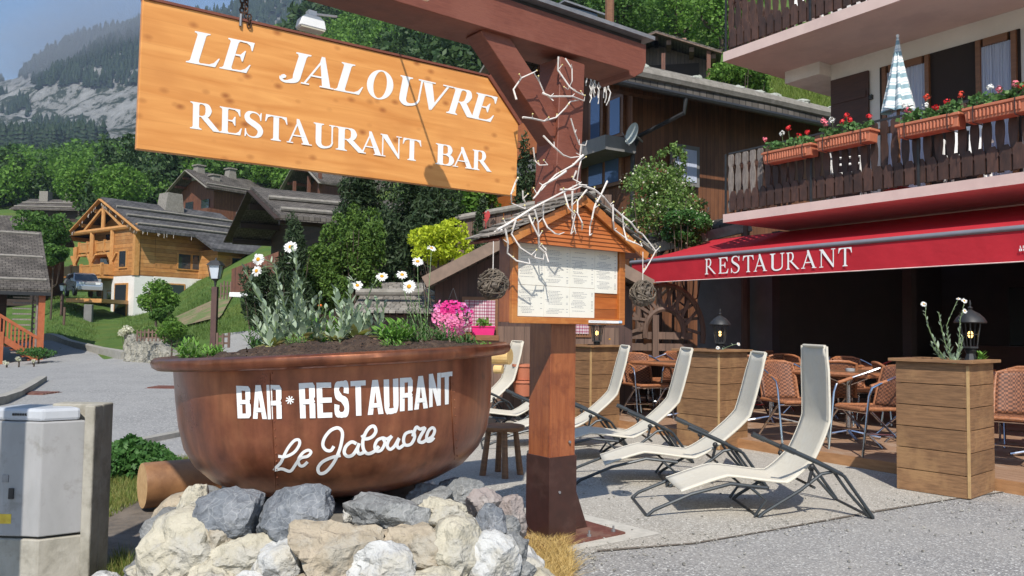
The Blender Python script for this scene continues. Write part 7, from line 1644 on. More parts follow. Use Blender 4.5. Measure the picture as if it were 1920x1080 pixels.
KD = 11.6; kl = P(812, 700, KD); kr = P(1185, 700, KD); hut = thing('kiosk_hut', 'small dark brown wooden hut with checked curtains behind the menu box', 'hut', (kl.x, KD, 0))
def kz(px, py, D=KD): return P(px, py, D)
apk = kz(1010, 418, KD - .5); el = kz(797, 527, KD - .5)
m = MB(); m.prism([(kl.x, KD, 0), (kr.x, KD, 0), (kr.x, KD, el.z - .05), (apk.x, KD, apk.z - .1), (kl.x, KD, el.z - .03)], (0, 2.6, 0)); m.build('wall', M['kwall'], hut, world=True)
m = MB(); a = kz(885, 605); m.b2((a.x, KD - .04, .1), (kr.x - .2, KD - .005, kz(960, 612).z)); m.build('lower_boards', M['kboard'], hut, world=True)
rs = (apk.z - el.z) / (apk.x - el.x)
for s in (-1, 1):
    e = V((apk.x + s * (apk.x - el.x), 0, el.z)); m = MB(); y0, y1 = KD - .55, KD + 2.8; ap_ = V((apk.x, 0, apk.z))
    m.add([(e.x, y0, e.z - .08), (ap_.x, y0, ap_.z - .08), (ap_.x, y1, ap_.z - .08), (e.x, y1, e.z - .08), (e.x, y0, e.z + .03), (ap_.x, y0, ap_.z + .03), (ap_.x, y1, ap_.z + .03), (e.x, y1, e.z + .03)], [(0, 1, 2, 3), (7, 6, 5, 4), (0, 4, 5, 1), (1, 5, 6, 2), (2, 6, 7, 3), (3, 7, 4, 0)]); m.build('roof', M['oldshake'], hut, world=True)
    m = MB(); m.bar((e.x, y0 - .03, e.z - .02), (ap_.x, y0 - .03, ap_.z - .02), .05, .16, up=(0, 1, 0)) if False else m.bar((e.x, y0 - .03, e.z - .02), (ap_.x, y0 - .03, ap_.z - .02), .16, .05, up=(0, 1, 0)); m.build('barge_board', mat('grey_brown_fascia', (.22, .15, .11), (.16, .11, .08), 8), hut, world=True)
for (x0p, y0p, x1p, y1p) in ((872, 563, 928, 622), (1066, 590, 1103, 626)):
    a = kz(x0p, y0p); b = kz(x1p, y1p); m = MB(); m.b2((a.x - .04, KD - .06, b.z - .05), (b.x + .04, KD - .045, a.z + .05)); wf = m.build('window', M['winwood'], hut, world=True); m = MB(); n = 30; vs = []
    for i in range(n + 1): x = a.x + (b.x - a.x) * i / n; yy = KD - .075 + .012 * math.sin(i * 1.6); vs += [(x, yy, b.z), (x, yy, a.z)]
    m.add(vs, [(2 * i, 2 * i + 2, 2 * i + 3, 2 * i + 1) for i in range(n)]); m.build('curtain', M['check'], wf, world=True)
a = kz(838, 627); b = kz(936, 634); m = MB(); m.b2((a.x, KD - .3, b.z - .03), (b.x, KD - .05, a.z)); m.build('shelf', M['winwood'], hut, world=True); shz = a.z
# hanging petunia ball
M['pet1'] = mat('pink_petunia', (.80, .25, .42), (.72, .18, .38), 60, bump=0); M['pet2'] = mat('magenta_petunia', (.62, .02, .20), (.50, .01, .18), 60, bump=0); M['pet3'] = mat('violet_petunia', (.5, .12, .36), (.42, .08, .32), 60, bump=0)
pc = P(848, 592, KD - .6); hb = thing('petunia_basket', 'hanging basket overflowing with pink and magenta petunias', 'flower basket', pc)
def corolla(m, p, d, r):
    d = V(d).normalized(); q = d.to_track_quat('Z', 'Y').to_matrix(); n = 8; vs = [p]; 
    for i in range(n): a = 2 * math.pi * i / n; rr = r * (1 if i % 2 else .8); vs.append(p + q @ V((math.cos(a) * rr, math.sin(a) * rr, r * .4)))
    m.add(vs, [(0, 1 + i, 1 + (i + 1) % n) for i in range(n)])
ms_ = [MB(), MB(), MB()]
for i in range(420):
    d = V((random.gauss(0, 1), random.gauss(0, 1) - .8, random.gauss(0, 1))).normalized(); rr_ = 1 + .22 * noise.noise(d * 2.5); p = pc + V((d.x * .27 * rr_, d.y * .22, d.z * .23 * rr_ - (.0 if abs(d.x) > .6 else .05))); k = 0 if p.z < pc.z + .02 or p.x < pc.x - .15 else 1
    if p.x > pc.x + .15 and random.random() < .5: k = 2
    if random.random() < .2: k = random.randrange(3)
    corolla(ms_[k], p, d + V((random.gauss(0, .4), -.5, random.gauss(0, .4))), random.uniform(.022, .034))
for m, k in zip(ms_, ('pet1', 'pet2', 'pet3')): m.build('petunias', M[k], hb, world=True)
v_, f__ = leafcloud(crown_pts(260, .24, .22, 8, 3) + np.array(pc), .03, seed=4); npmesh('leaves', v_, f__, M['dkgreen'], hb)
m = MB(); hk = P(850, 540, KD - .55); m.tube([hk, pc + V((-.1, 0, .1))], .004, 4); m.tube([hk, pc + V((.1, 0, .1))], .004, 4); m.build('wire', M['black'], hb, world=True)
M['magenta'] = mat('magenta_plastic', (.65, .02, .17), (.58, .015, .15), 5, rough=.4, bump=0)
a = P(885, 616, KD - .2); b = P(928, 630, KD - .2); t = thing('pink_trough', 'small magenta plastic flower trough on the shelf of the hut', 'flower box', ((a.x + b.x) / 2, KD - .18, shz)); hw_ = (b.x - a.x) / 2
m = MB(); m.prism([(-hw_ * .9, -.07, 0), (hw_ * .9, -.07, 0), (hw_, -.07, .12), (-hw_, -.07, .12)], (0, .13, 0)); m.b2((-hw_ - .01, -.08, .11), (hw_ + .01, .07, .13)); m.build('trough', M['magenta'], t)
v_, f__ = leafcloud(crown_pts(120, .16, .08, 6, 9) + np.array([(a.x + b.x) / 2, KD - .18, shz + .17]), .03, seed=5); o = npmesh('trough_plants', v_, f__, M['green'], loc=((a.x + b.x) / 2, KD - .18, shz + .13)); tag(o, 'straggly green plants growing in the magenta trough', 'plant')
a = P(982, 722, 11.0); 
for k, (dz, lab) in enumerate(((0, 'red plant pot standing on the ground beside the post'), (.22, 'red trough with greenery on top of the plant pot'))):
    m = MB(); zb3 = P(982, 742, 11.0).z + dz; m.lathe([(0, 0), (.12, 0), (.15, .18), (.165, .18), (.165, .21), (0, .21)], 16); o = m.build('plant_pot', M['terra'], smooth=True); o.location = (a.x, 11.0, max(0, zb3)); tag(o, lab, 'flower pot')
v_, f__ = leafcloud(crown_pts(90, .14, .09, 6, 19) + np.array([a.x, 11.0, .55 + .12]), .03, seed=6); tag(npmesh('pot_plant', v_, f__, M['green'], loc=(a.x, 11, .5)), 'leafy green plant in the stacked red pots', 'plant')
c = P(936, 668, 8.8); m = MB(); m.tube([(c.x - .12, 8.9, c.z - .0), (c.x + .12, 8.8, c.z)], .09, 16); m.tube([(c.x - .05, 8.75, c.z - .14), (c.x + .04, 8.72, c.z - .14)], .045, 12); lo_ = m.build('peeled_log', mat('pale_peeled_log', (.72, .50, .22), (.62, .40, .15), 9, bump=.1), loc=(c.x, 8.8, c.z)); tag(lo_, 'pale peeled log showing between cauldron rim and farthest lounger', 'log')
# low stone shingle roof
c0 = P(676, 590, 13.5); c1 = P(815, 590, 13.5); zt3 = P(740, 533, 14.6).z; ts = thing('woodshed', 'low shed with a grey stone shingle roof behind the silver plants', 'shed', (c0.x, 13.5, 0))
m = MB(); n = 15
for r_ in range(n):
    t0, t1 = r_ / n, (r_ + 1.3) / n; x = c0.x - .1
    while x < c1.x + .6:
        w_ = random.uniform(.07, .16); za1 = c0.z + (zt3 - c0.z) * t0 + .03; zb2_ = c0.z + (zt3 - c0.z) * min(1, t1); y0, y1 = 13.2 + 1.5 * t0, 13.2 + 1.5 * min(1, t1)
        m.add([(x, y0, za1), (x + w_, y0, za1), (x + w_, y1, zb2_ + .01), (x, y1, zb2_ + .01), (x, y0, za1 + .03), (x + w_, y0, za1 + .03), (x + w_, y1, zb2_ + .04), (x, y1, zb2_ + .04)], [(3, 2, 1, 0), (4, 5, 6, 7), (0, 1, 5, 4), (1, 2, 6, 5), (3, 0, 4, 7)]); x += w_ + .01
m.build('shingles', M['shake'], ts, world=True)
m = MB(); m.b2((c0.x, 13.4, 0), (c1.x + .5, 16, c0.z)); m.prism([(c0.x, 13.3, c0.z), (c0.x, 14.7, zt3), (c0.x, 16.1, c0.z)], (c1.x + .5 - c0.x, 0, 0)); m.build('wall', M['kwall'], ts, world=True)
m = MB(); zz = P(740, 562, 13.6).z; m.tube([(c0.x - .1, 13.6, zz + .12), (c1.x + .5, 13.6, zz + .14)], .06, 8); m.build('roof_log', M['rooflog'], ts, world=True)

# fence with the red heart
fa = P(858, 412, 17.0); fb = P(958, 385, 17.0); t = thing('wooden_balustrade', 'brown plank balustrade with cut out pine trees behind the lime bush', 'fence', (fa.x, 17.0, 0)); h = 1.0
m = MB(); x = fa.x; 
while x < fb.x + 2: zt4 = fa.z + (fb.z - fa.z) * min(1.8, (x - fa.x) / (fb.x - fa.x)); m.b2((x, 17.0, zt4 - h), (x + .15, 17.03, zt4)); x += .165
m.build('boards', M['kboard'], t, world=True)
m = MB(); m.tube([(fa.x - .05, 16.98, fa.z + .02), (fb.x + 1.8, 16.98, fb.z + (fb.z - fa.z) * .8 + .02)], .07, 8); m.tube([(fa.x - .05, 16.98, fa.z - h), (fb.x + 1.8, 16.98, fb.z - h + .2)], .06, 8); m.build('rail', M['rooflog'], t, world=True)
m = MB()
for px in (893, 925): p = P(px, 418, 16.96); [m.prism([(p.x - .07, 16.99, p.z + dz), (p.x + .07, 16.99, p.z + dz), (p.x, 16.99, p.z + dz + .1)], (0, .005, 0)) for dz in (-.1, 0)]
m.build('cut_out', M['dark'], t, world=True)
hc = P(911, 406, 16.7); m = MB(); hp = []
for i in range(28): a = 2 * math.pi * i / 28; hp.append((hc.x + .011 * 16 * math.sin(a) ** 3 * .5, 16.7, hc.z + .0115 * .9 * (13 * math.cos(a) - 5 * math.cos(2 * a) - 2 * math.cos(3 * a) - math.cos(4 * a))))
m.prism(hp, (0, .02, 0)); m.tube([(hc.x, 16.71, hc.z - .1), (hc.x, 16.71, hc.z - 1.0)], .012, 5); tag(m.build('red_heart', mat('red_painted_heart', (.45, .03, .03), bump=0), loc=tuple(hc)), 'red wooden heart on a stick in front of the balustrade', 'ornament')
# annex roof beam beside the awning
t = thing('lean_to_roof', 'weathered wooden lean-to roof with a thick beam left of the balcony slab', 'roof', (2.6, 15.2, 0)); a = P(1190, 474, 15.0); b = P(1408, 424, 14.6)
m = MB(); m.bar(a, b, .16, .18); m.build('beam', M['rooflog'], t, world=True)
m = MB(); m.add([a + V((0, .05, .1)), b + V((0, .05, .1)), b + V((.8, 1.6, .5)), a + V((.5, 1.6, .5)), a + V((0, .05, .16)), b + V((0, .05, .16)), b + V((.8, 1.6, .56)), a + V((.5, 1.6, .56))], [(0, 1, 2, 3), (7, 6, 5, 4), (0, 4, 5, 1), (1, 5, 6, 2), (2, 6, 7, 3), (3, 7, 4, 0)]); m.build('roof', M['oldshake'], t, world=True)
m = MB(); m.tube([(b.x - .1, b.y, 0), (b.x - .1, b.y, b.z)], .08, 8); m.tube([(a.x + .1, a.y, 0), (a.x + .1, a.y, a.z)], .08, 8); m.build('post', M['kboard'], t, world=True)
# cartwheel gate
wc = P(1232, 655, 13.2); Rw = .80; t = thing('cartwheel_gate', 'decorative wooden half cartwheel on slatted lattice left of the dining terrace', 'gate', (wc.x, 13.2, .1)); 
m = MB(); wcz = P(1232, 625, 13.2).z
for rr in (Rw, Rw * .5): m.tube([(wc.x + .12 + math.cos(a) * rr * .8, 13.2, wcz + math.sin(a) * rr) for a in np.linspace(-.2, math.pi + .2, 22)], .045, 6)
m.build('wheel_rim', M['kboard'], t, world=True)
m = MB()
for a in np.linspace(.25, 2.9, 9): m.bar((wc.x + .12 + math.cos(a) * .32, 13.22, wcz + math.sin(a) * .4), (wc.x + .12 + math.cos(a + .25) * Rw * .78, 13.22, wcz + math.sin(a + .25) * Rw), .03, .05); m.bar((wc.x + .12 + math.cos(a) * .32, 13.25, wcz + math.sin(a) * .4), (wc.x + .12 + math.cos(a - .25) * Rw * .78, 13.25, wcz + math.sin(a - .25) * Rw), .03, .05)
m.build('spoke', M['kboard'], t, world=True)
m = MB()
for k in range(6): m.b2((wc.x - .5, 13.26, .2 + k * .19), (wc.x + .6, 13.29, .32 + k * .19))
m.b2((wc.x - .08, 13.15, .1), (wc.x + .02, 13.25, wcz + .3)); m.b2((wc.x - .6, 13.15, .1), (wc.x - .5, 13.25, wcz + .7)); m.build('slats', M['kboard'], t, world=True)

# ------------------------------------------------------------- street lamps, SUV and small things
def streetlamp(px, D, pytop, label, s=1):
    c = P(px, 650, D); zb5 = tz(c.x, D); top = P(px, pytop, D).z; t = thing('street_lamp', label, 'street lamp', (c.x, D, zb5), group='lamps along the road'); H = top - zb5
    m = MB(); m.b2((-.06 * s, -.06 * s, -.3), (.06 * s, .06 * s, H - .62 * s)); m.build('post', mat('brown_lamp_post', (.10, .05, .04), (.07, .035, .03), 6, bump=.1), t)
    m = MB(); m.lathe([(.02, H - .62 * s), (.03, H - .5 * s), (.05, H - .48 * s), (.11 * s, H - .44 * s)], 6)
    for k in range(4): a = math.pi / 2 * k + .78; m.tube([(math.cos(a) * .12 * s, math.sin(a) * .12 * s, H - .44 * s), (math.cos(a) * .19 * s, math.sin(a) * .19 * s, H - .14 * s)], .012 * s, 4)
    m.lathe([(.23 * s, H - .14 * s), (.21 * s, H - .12 * s), (.12 * s, H - .04 * s), (.03 * s, H - .02 * s), (.02 * s, H + .03 * s), (0, H + .04 * s)], 4, (0, 0, 0), Matrix.Rotation(.78, 3, 'Z')); m.build('lantern_frame', M['black'], t)
    m = MB(); m.lathe([(.10 * s, H - .44 * s), (.165 * s, H - .14 * s)], 4, (0, 0, 0), Matrix.Rotation(.78, 3, 'Z')); m.build('lamp_glass', mat('opal_glass', (.55, .6, .66), (.5, .55, .62), 3, rough=.3, bump=0), t)
streetlamp(400, 17, 486, 'brown street lamp with a black lantern behind the left end of the cauldron', .95)
streetlamp(113, 43, 530, 'small dark lamp post beside the parked silver car', 1)
c = P(166, 584, 44); zc4 = tz(c.x, 44); m = MB(); m.b2((-.22, -.1, -.5), (.22, .1, .9)); o = m.build('service_box', M['greyw'], bevel=.02); o.location = (c.x, 44, zc4); tag(o, 'pale grey service box standing in the grass below the silver car', 'box')
c = P(120, 605, 40); m = MB(); m.tube([(0, 0, -.3), (0, 0, .9)], .06, 6); o = m.build('stake', M['kboard']); o.location = (c.x, 40, tz(c.x, 40)); tag(o, 'short wooden stake in the meadow left of the service box', 'stake')
# SUV
M['silverp'] = mat('silver_car_paint', (.50, .52, .54), (.48, .50, .52), 3, rough=.25, metal=.5, bump=0, coat=.5); M['tyre'] = mat('tyre_rubber', (.02, .02, .02), rough=.8, bump=0)
ca = P(155, 556, 46.5)
cart = thing('parked_suv', 'silver off-road car parked in front of the golden log chalet', 'car', mtx=Matrix.Translation(ca) @ Matrix.Rotation(R(-50), 4, 'Z') @ Matrix.Scale(.76, 4))
sec = [(-2.2, .55), (-2.22, .95), (-2.1, 1.15), (-2.0, 1.65), (-1.85, 1.78), (.15, 1.80), (.5, 1.70), (1.05, 1.18), (1.9, 1.08), (2.15, .98), (2.2, .55), (1.75, .42), (-1.8, .42)]
m = MB(); vs = []
for y, k in ((-.86, 1), (-.78, 1), (.78, 1), (.86, 1)): pass
n = len(sec); lays = []
for y in (-.9, .9): lays += [V((x, y * (1 if z < 1.2 else .82), z)) for x, z in sec]
m.add(lays, [tuple(range(n))[::-1], tuple(range(n, 2 * n))] + [(i, (i + 1) % n, (i + 1) % n + n, i + n) for i in range(n)]); body = m.build('body', M['silverp'], cart, bevel=.06, seg=3, smooth=False)
def sidewin(pts, nm):
    for s in (-1, 1):
        m = MB(); m.add([(x, s * (.905 if z < 1.21 else .905 - (z - 1.2) * .26), z) for x, z in pts], [tuple(range(len(pts)))]); m.build(nm, M['pane'], cart)
sidewin([(-1.95, 1.22), (-1.1, 1.22), (-1.1, 1.66), (-1.85, 1.66)], 'side_window'); sidewin([(-1.0, 1.22), (-.2, 1.22), (-.2, 1.68), (-1.0, 1.66)], 'side_window'); sidewin([(-.1, 1.22), (.85, 1.22), (.42, 1.66), (-.1, 1.68)], 'side_window')
m = MB(); m.add([(.56, -.72, 1.68), (.56, .72, 1.68), (1.09, .82, 1.2), (1.09, -.82, 1.2)], [(0, 1, 2, 3)]); m.build('windscreen', M['pane'], cart)
for x in (-1.35, 1.35):
    for s in (-1, 1):
        m = MB(); m.tube([(x, s * .72, .38), (x, s * .93, .38)], .38, 20); w5 = m.build('wheel', M['tyre'], cart); m = MB(); m.tube([(x, s * .9, .38), (x, s * .945, .38)], .22, 14); m.build('rim', M['silverp'], w5)
for s in (-1, 1):
    m = MB(); m.b2((2.08, s * .55 - .16, .85), (2.215, s * .55 + .16, 1.02)); m.build('headlight', M['white'], cart); m = MB(); m.b2((.75, s * .95 - .09, 1.15), (.9, s * .95 + .09, 1.35)); m.build('mirror', M['silverp'], cart)
m = MB(); m.b2((2.12, -.35, .85), (2.22, .35, 1.0)); m.b2((2.15, -.85, .45), (2.28, .85, .72)); m.build('bumper', M['silverp'], cart)
wb = P(158, 563, 45.0); m = MB(); m.b2((-1.0, -.06, -.12), (1.0, 3.4, .10)); o = m.build('retaining_board', M['goldwood']); o.location = (wb.x, 45, wb.z); tag(o, 'yellow timber retaining board below the silver car', 'board')
# brown garden shed with white base
c = P(460, 548, 24); ts = thing('garden_shed', 'low brown shed with a white base strip behind the leftmost silver plant', 'shed', (c.x, 24, 0)); a = P(433, 548, 24); b = P(520, 548, 24)
m = MB(); m.prism([(a.x, 24, a.z), (b.x, 24, a.z), (b.x, 24, a.z + 1.25), (a.x, 24, a.z + .7)], (0, 2, 0)); m.build('wall', M['redlog'], ts, world=True); m = MB(); m.b2((a.x - .03, 23.95, a.z - .13), (b.x, 26, a.z)); m.build('base_strip', M['white'], ts, world=True)
def picket(px0, px1, py, D, h, label):
    a = P(px0, py, D); b = P(px1, py, D); t = thing('picket_fence', label, 'fence', (a.x, D, 0), group='small garden fences'); m = MB(); x = a.x
    while x < b.x: z = a.z + (b.z - a.z) * (x - a.x) / (b.x - a.x); m.b2((x, D, z), (x + .045, D + .02, z + h * random.uniform(.9, 1.05))); x += .11
    m.bar((a.x, D + .03, a.z + h * .75), (b.x, D + .03, b.z + h * .75), .03, .04); m.bar((a.x, D + .03, a.z + h * .3), (b.x, D + .03, b.z + h * .3), .03, .04); m.build('pickets', M['kboard'], t, world=True)
picket(412, 432, 561, 27, .6, 'tiny dark picket fence beside the low brown shed'); picket(404, 428, 652, 15, .28, 'small pale picket fence at the foot of the street lamp'); picket(255, 312, 640, 23.2, .35, 'thin wire and stake fence on top of the rough stone wall')
# rough stone wall with kerb
m = MB(); 
wp = [(232, 664, 625, 25.5), (250, 668, 622, 24.8), (275, 676, 632, 24), (300, 690, 645, 23), (325, 700, 664, 22.2)]
NS, NH = 70, 22; vs = []
for i in range(NS + 1):
    t = i / NS * 3.999; k = int(t); f = t - k; a_, b_ = wp[k], wp[k + 1]; px = a_[0] * (1 - f) + b_[0] * f; D = a_[3] * (1 - f) + b_[3] * f; zt5 = P(px, a_[2] * (1 - f) + b_[2] * f, D).z; x = P(px, 650, D).x
    for j in range(NH + 1):
        h = j / NH; top = h > .8; q = V((x * 2.6, D * 2.6, h * 3)); o = .22 * abs(noise.noise(q)) + .10 * abs(noise.noise(q * 2.7)); zz = min(1, h / .8) * zt5 * (1 + .08 * noise.noise(q * 1.5))
        vs.append(V((x, D - o + (0 if not top else (h - .8) * 3) + .12 * min(1, h / .8), zz - .05)))
m.v = vs; m.f = [(i * (NH + 1) + j, (i + 1) * (NH + 1) + j, (i + 1) * (NH + 1) + j + 1, i * (NH + 1) + j + 1) for i in range(NS) for j in range(NH)]
tag(m.build('stone_wall', mat('rubble_stone', (.34, .32, .27), (.20, .19, .15), 6, rough=.95, bump=1, bscale=14, bdist=.08, c3=(.42, .40, .34), s3=3), loc=(-11.5, 24, 0)), 'rough rubble stone wall at the bend of the road beside the cauldron', 'wall')

# ------------------------------------------------------------- trees and shrubs (each with trunk and crown)
M['bark'] = mat('tree_bark', (.10, .07, .05), (.06, .045, .035), 12, (3, 3, .5), rough=.9, bump=.6)
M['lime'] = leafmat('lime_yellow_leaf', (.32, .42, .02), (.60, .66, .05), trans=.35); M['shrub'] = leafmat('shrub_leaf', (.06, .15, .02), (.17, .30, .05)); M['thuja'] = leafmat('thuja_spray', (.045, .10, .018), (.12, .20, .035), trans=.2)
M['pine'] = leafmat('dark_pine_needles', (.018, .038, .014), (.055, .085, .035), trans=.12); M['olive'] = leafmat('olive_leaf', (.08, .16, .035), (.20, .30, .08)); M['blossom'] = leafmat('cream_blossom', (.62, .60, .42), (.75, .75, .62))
def tree(name, label, px, py, D, rx, rz, n, size, mt, lumps=14, shape='round', seed=1, fill=.3, asp=.6, group=None, ry=None, gz=None, cat='tree', extra=None, lr=(.3, .5)):
    c = P(px, py, D); g0 = tz(c.x, D) if gz is None else gz; t = thing(name, label, cat, (c.x, D, g0), group=group)
    pts = crown_pts(n, 1, 1, lumps, seed, 0, fill, shape, lr); pts = pts * np.array([rx, ry or rx, rz]) + np.array([c.x, D, c.z]); 
    pts = pts[pts[:, 2] > g0 + .02]; v_, f__ = leafcloud(pts, size, seed=seed, asp=asp, up=(0, 0, .6) if shape == 'cone' else None); npmesh('crown', v_, f__, mt, t)
    m = MB(); tr = max(.03, rx * .07); top = V((c.x, D, c.z + (rz * .5 if shape == 'cone' else 0))); m.tube([V((c.x, D, g0 - .2)), V((c.x + .02, D, (g0 + c.z) / 2)), top], [tr, tr * .8, tr * .25], 8)
    g = random.Random(seed)
    for i in range(7):
        a = g.uniform(0, 6.28); z0 = g0 + (c.z - g0) * g.uniform(.4, 1); m.tube([V((c.x, D, z0)), V((c.x + math.cos(a) * rx * .35, D + math.sin(a) * rx * .35, z0 + rz * .25)), V((c.x + math.cos(a) * rx * .65, D + math.sin(a) * rx * .65, c.z + rz * g.uniform(-.2, .5)))], [tr * .5, tr * .3, tr * .1], 5)
    m.build('trunk', M['bark'], t, world=True)
    if extra: pp = crown_pts(extra[0], 1, 1, lumps, seed, 0, .04, shape, lr) * np.array([rx, ry or rx, rz]) * 1.03 + np.array([c.x, D, c.z]); v_, f__ = leafcloud(pp, extra[1], seed=seed + 5, asp=.9); npmesh('blossoms', v_, f__, extra[2], t)
    return t
tree('lime_bush', 'round lime yellow bush behind the daisies, left of the hut roof', 822, 458, 13.0, .55, .40, 5200, .035, M['lime'], 22, seed=2, fill=.2, cat='bush', ry=.5, lr=(.3, .45))
tree('lime_bush', 'smaller variegated yellow green bush touching the hut roof', 884, 487, 12.9, .28, .16, 900, .03, M['lime'], 8, seed=3, cat='bush')
tree('pine_tree', 'tall dark pine with shaggy branches in the middle of the photo', 770, 430, 17.5, 1.35, 1.75, 15000, .075, M['pine'], 46, 'round', 4, .4, .28, group='dark conifers behind the cauldron', lr=(.16, .34))
tree('pine_tree', 'dark conifer left of the big pine, under the orange board', 690, 400, 18.5, .95, 1.25, 8000, .075, M['pine'], 30, 'round', 5, .4, .3, group='dark conifers behind the cauldron', lr=(.16, .34))
tree('thuja_tree', 'broad bright green thuja cone left of the dark pine', 665, 480, 14.5, .68, 1.15, 15000, .038, M['thuja'], 34, 'round', 6, .25, .45, lr=(.18, .32))
tree('thuja_tree', 'wide thuja shoulder behind the mid silver daisies', 610, 520, 14.0, .55, .78, 11000, .036, M['thuja'], 26, 'round', 7, .25, .45, lr=(.2, .34))
tree('juniper', 'spiky grey green juniper rising above the left silver daisies', 548, 505, 13.0, .42, 1.0, 8500, .05, M['pine'], 30, 'cone', 8, .3, .22, lr=(.2, .3))
tree('juniper', 'lower dark juniper behind the leftmost silver daisy', 495, 560, 13.2, .5, .62, 5500, .05, M['pine'], 24, 'round', 9, .3, .22, lr=(.2, .34))
tree('slim_conifer', 'slim dark conifer right of the lime bush in front of the balustrade', 905, 440, 15.5, .32, .8, 3600, .05, M['pine'], 20, 'cone', 10, .3, .3)
tree('slim_conifer', 'dark conifer between the orange board and the lower post', 985, 380, 19, .5, 1.9, 4500, .07, M['pine'], 24, 'cone', 11, .3, .3)
tree('hazel_tree', 'bushy green tree above the balustrade under the right end of the board', 850, 375, 21, 1.1, .75, 4000, .08, M['shrub'], 18, seed=12)
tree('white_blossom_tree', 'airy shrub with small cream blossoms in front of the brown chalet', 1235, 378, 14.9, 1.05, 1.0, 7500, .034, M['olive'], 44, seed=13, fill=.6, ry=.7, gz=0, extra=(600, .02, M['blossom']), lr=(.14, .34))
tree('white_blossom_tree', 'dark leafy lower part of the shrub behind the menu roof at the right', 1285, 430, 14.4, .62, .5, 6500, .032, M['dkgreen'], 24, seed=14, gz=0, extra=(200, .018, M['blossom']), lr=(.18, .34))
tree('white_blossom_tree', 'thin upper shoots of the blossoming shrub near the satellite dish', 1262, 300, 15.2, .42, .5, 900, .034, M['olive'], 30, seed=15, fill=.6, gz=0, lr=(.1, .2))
tree('round_bush', 'dense round green bush in the meadow right of the stone wall', 293, 558, 28, .78, .62, 5200, .05, M['shrub'], 22, seed=16, cat='bush')
tree('round_bush', 'dark underside bush below the round one beside the garden bed', 305, 592, 27, .45, .35, 1600, .05, M['broad2'], 12, seed=17, cat='bush')
tree('green_bush', 'bright green bush at the road bend behind the left end of the cauldron', 322, 622, 20.5, .42, .36, 2400, .035, M['shrub'], 14, seed=18, cat='bush')
tree('green_bush', 'grey green bush with white dots over the stone wall', 280, 622, 24.6, .5, .22, 1500, .03, M['olive'], 10, seed=19, cat='bush')
tree('white_flower_bush', 'bush covered with white flowers at the left end of the stone wall', 236, 619, 25.5, .26, .2, 700, .03, M['blossom'], 8, seed=20, cat='bush')
tree('ash_tree', 'dark green broadleaf tree between the left house and the golden chalet', 78, 437, 43, 1.35, 1.35, 6500, .10, M['broad2'], 24, seed=21)
tree('ash_tree', 'shaded lower foliage right of the dark broadleaf tree', 100, 478, 42, .75, .6, 2200, .10, M['broad2'], 12, seed=22)
tree('maple_tree', 'bright green tree behind the roof of the golden chalet', 222, 348, 78, 2.6, 2.3, 5200, .17, M['broad'], 22, seed=23, group='tall trees behind the golden chalet')
tree('maple_tree', 'bright green tree left of the one behind the golden roof', 150, 345, 88, 2.4, 2.6, 4200, .18, M['broad'], 20, seed=24, group='tall trees behind the golden chalet')
tree('maple_tree', 'mid green tree right behind the golden chalet ridge', 282, 352, 85, 2.4, 2.0, 3600, .17, M['broad2'], 18, seed=25, group='tall trees behind the golden chalet')
tree('maple_tree', 'green tree between the red brown chalet and the balcony chalet', 512, 330, 80, 2.6, 2.4, 3600, .17, M['broad'], 18, seed=61, group='tall trees behind the golden chalet')
tree('maple_tree', 'green tree above the roof of the red brown chalet', 450, 318, 92, 3.2, 2.6, 3600, .18, M['broad2'], 18, seed=62, group='tall trees behind the golden chalet')
tree('slope_tree', 'leafy tree filling the slope left of the upper balcony', 1352, 28, 47, 2.6, 2.4, 5200, .13, M['broad'], 24, seed=63, group='trees on the slope above the barn')
tree('slope_tree', 'leafy tree above the barn chimney', 1268, 18, 52, 2.8, 2.2, 5200, .13, M['broad'], 24, seed=64, group='trees on the slope above the barn')
tree('slope_tree', 'darker tree above the right end of the beam', 1165, 22, 50, 2.6, 2.3, 5000, .13, M['broad2'], 24, seed=65, group='trees on the slope above the barn')
tree('slope_bush', 'bright green shrub on the bank above the log roof', 1385, 150, 23, 1.15, .62, 5200, .06, M['shrub'], 24, seed=26, cat='bush', ry=.8)
tree('slope_bush', 'green shrub beside the hillside barn', 1335, 178, 24.5, .8, .4, 3000, .06, M['shrub'], 16, seed=27, cat='bush')
tree('small_shrub', 'little green shrub at the foot of the stair house post', 72, 662, 26.5, .55, .22, 1500, .035, M['dkgreen'], 12, seed=28, cat='bush')
for i, (px, py, r_, lab) in enumerate(((12, 682, .12, 'white flower clump at the left edge beside the stair house'), (35, 676, .1, 'white flower clump right of the one at the left edge'), (63, 680, .07, 'small white flower clump before the little shrub'))):
    tree('white_flowers', lab, px, py - 3, 24.6, r_, r_ * .8, 160, .03, M['blossom'], 5, seed=40 + i, cat='plant', gz=-.1)
# low bushes at the verge
def hedge(px0, px1, D0, D1, n, h, mt, nm, label, seed):
    g = np.random.default_rng(seed); pts = []
    for _ in range(n):
        t = g.random(); px = px0 + (px1 - px0) * t; D = D0 + (D1 - D0) * g.random(); u = (px - 960) / 1500; hh = h * (.5 + .5 * abs(noise.noise(V((u * D * 3, D * 3, seed))))) * math.sin(math.pi * min(.97, .2 + .8 * t)) ** .5; pts.append((u * D, D, tz(u * D, D) + g.random() ** .6 * hh))
    v_, f__ = leafcloud(pts, .028, seed=seed, asp=.7); return tag(npmesh(nm, v_, f__, mt), label, 'ground cover', kind='stuff')
hedge(186, 350, 6.6, 7.4, 9000, .40, M['dkgreen'], 'ground_cover', 'low dark green ground cover along the kerb left of the cauldron', 3)
M['gbed'] = mat('bare_garden_earth', (.26, .19, .12), (.18, .135, .08), 4, rough=.95, bump=.8, c3=(.10, .15, .04), s3=1.1, f3=.95, ramp3=(.42, .55))
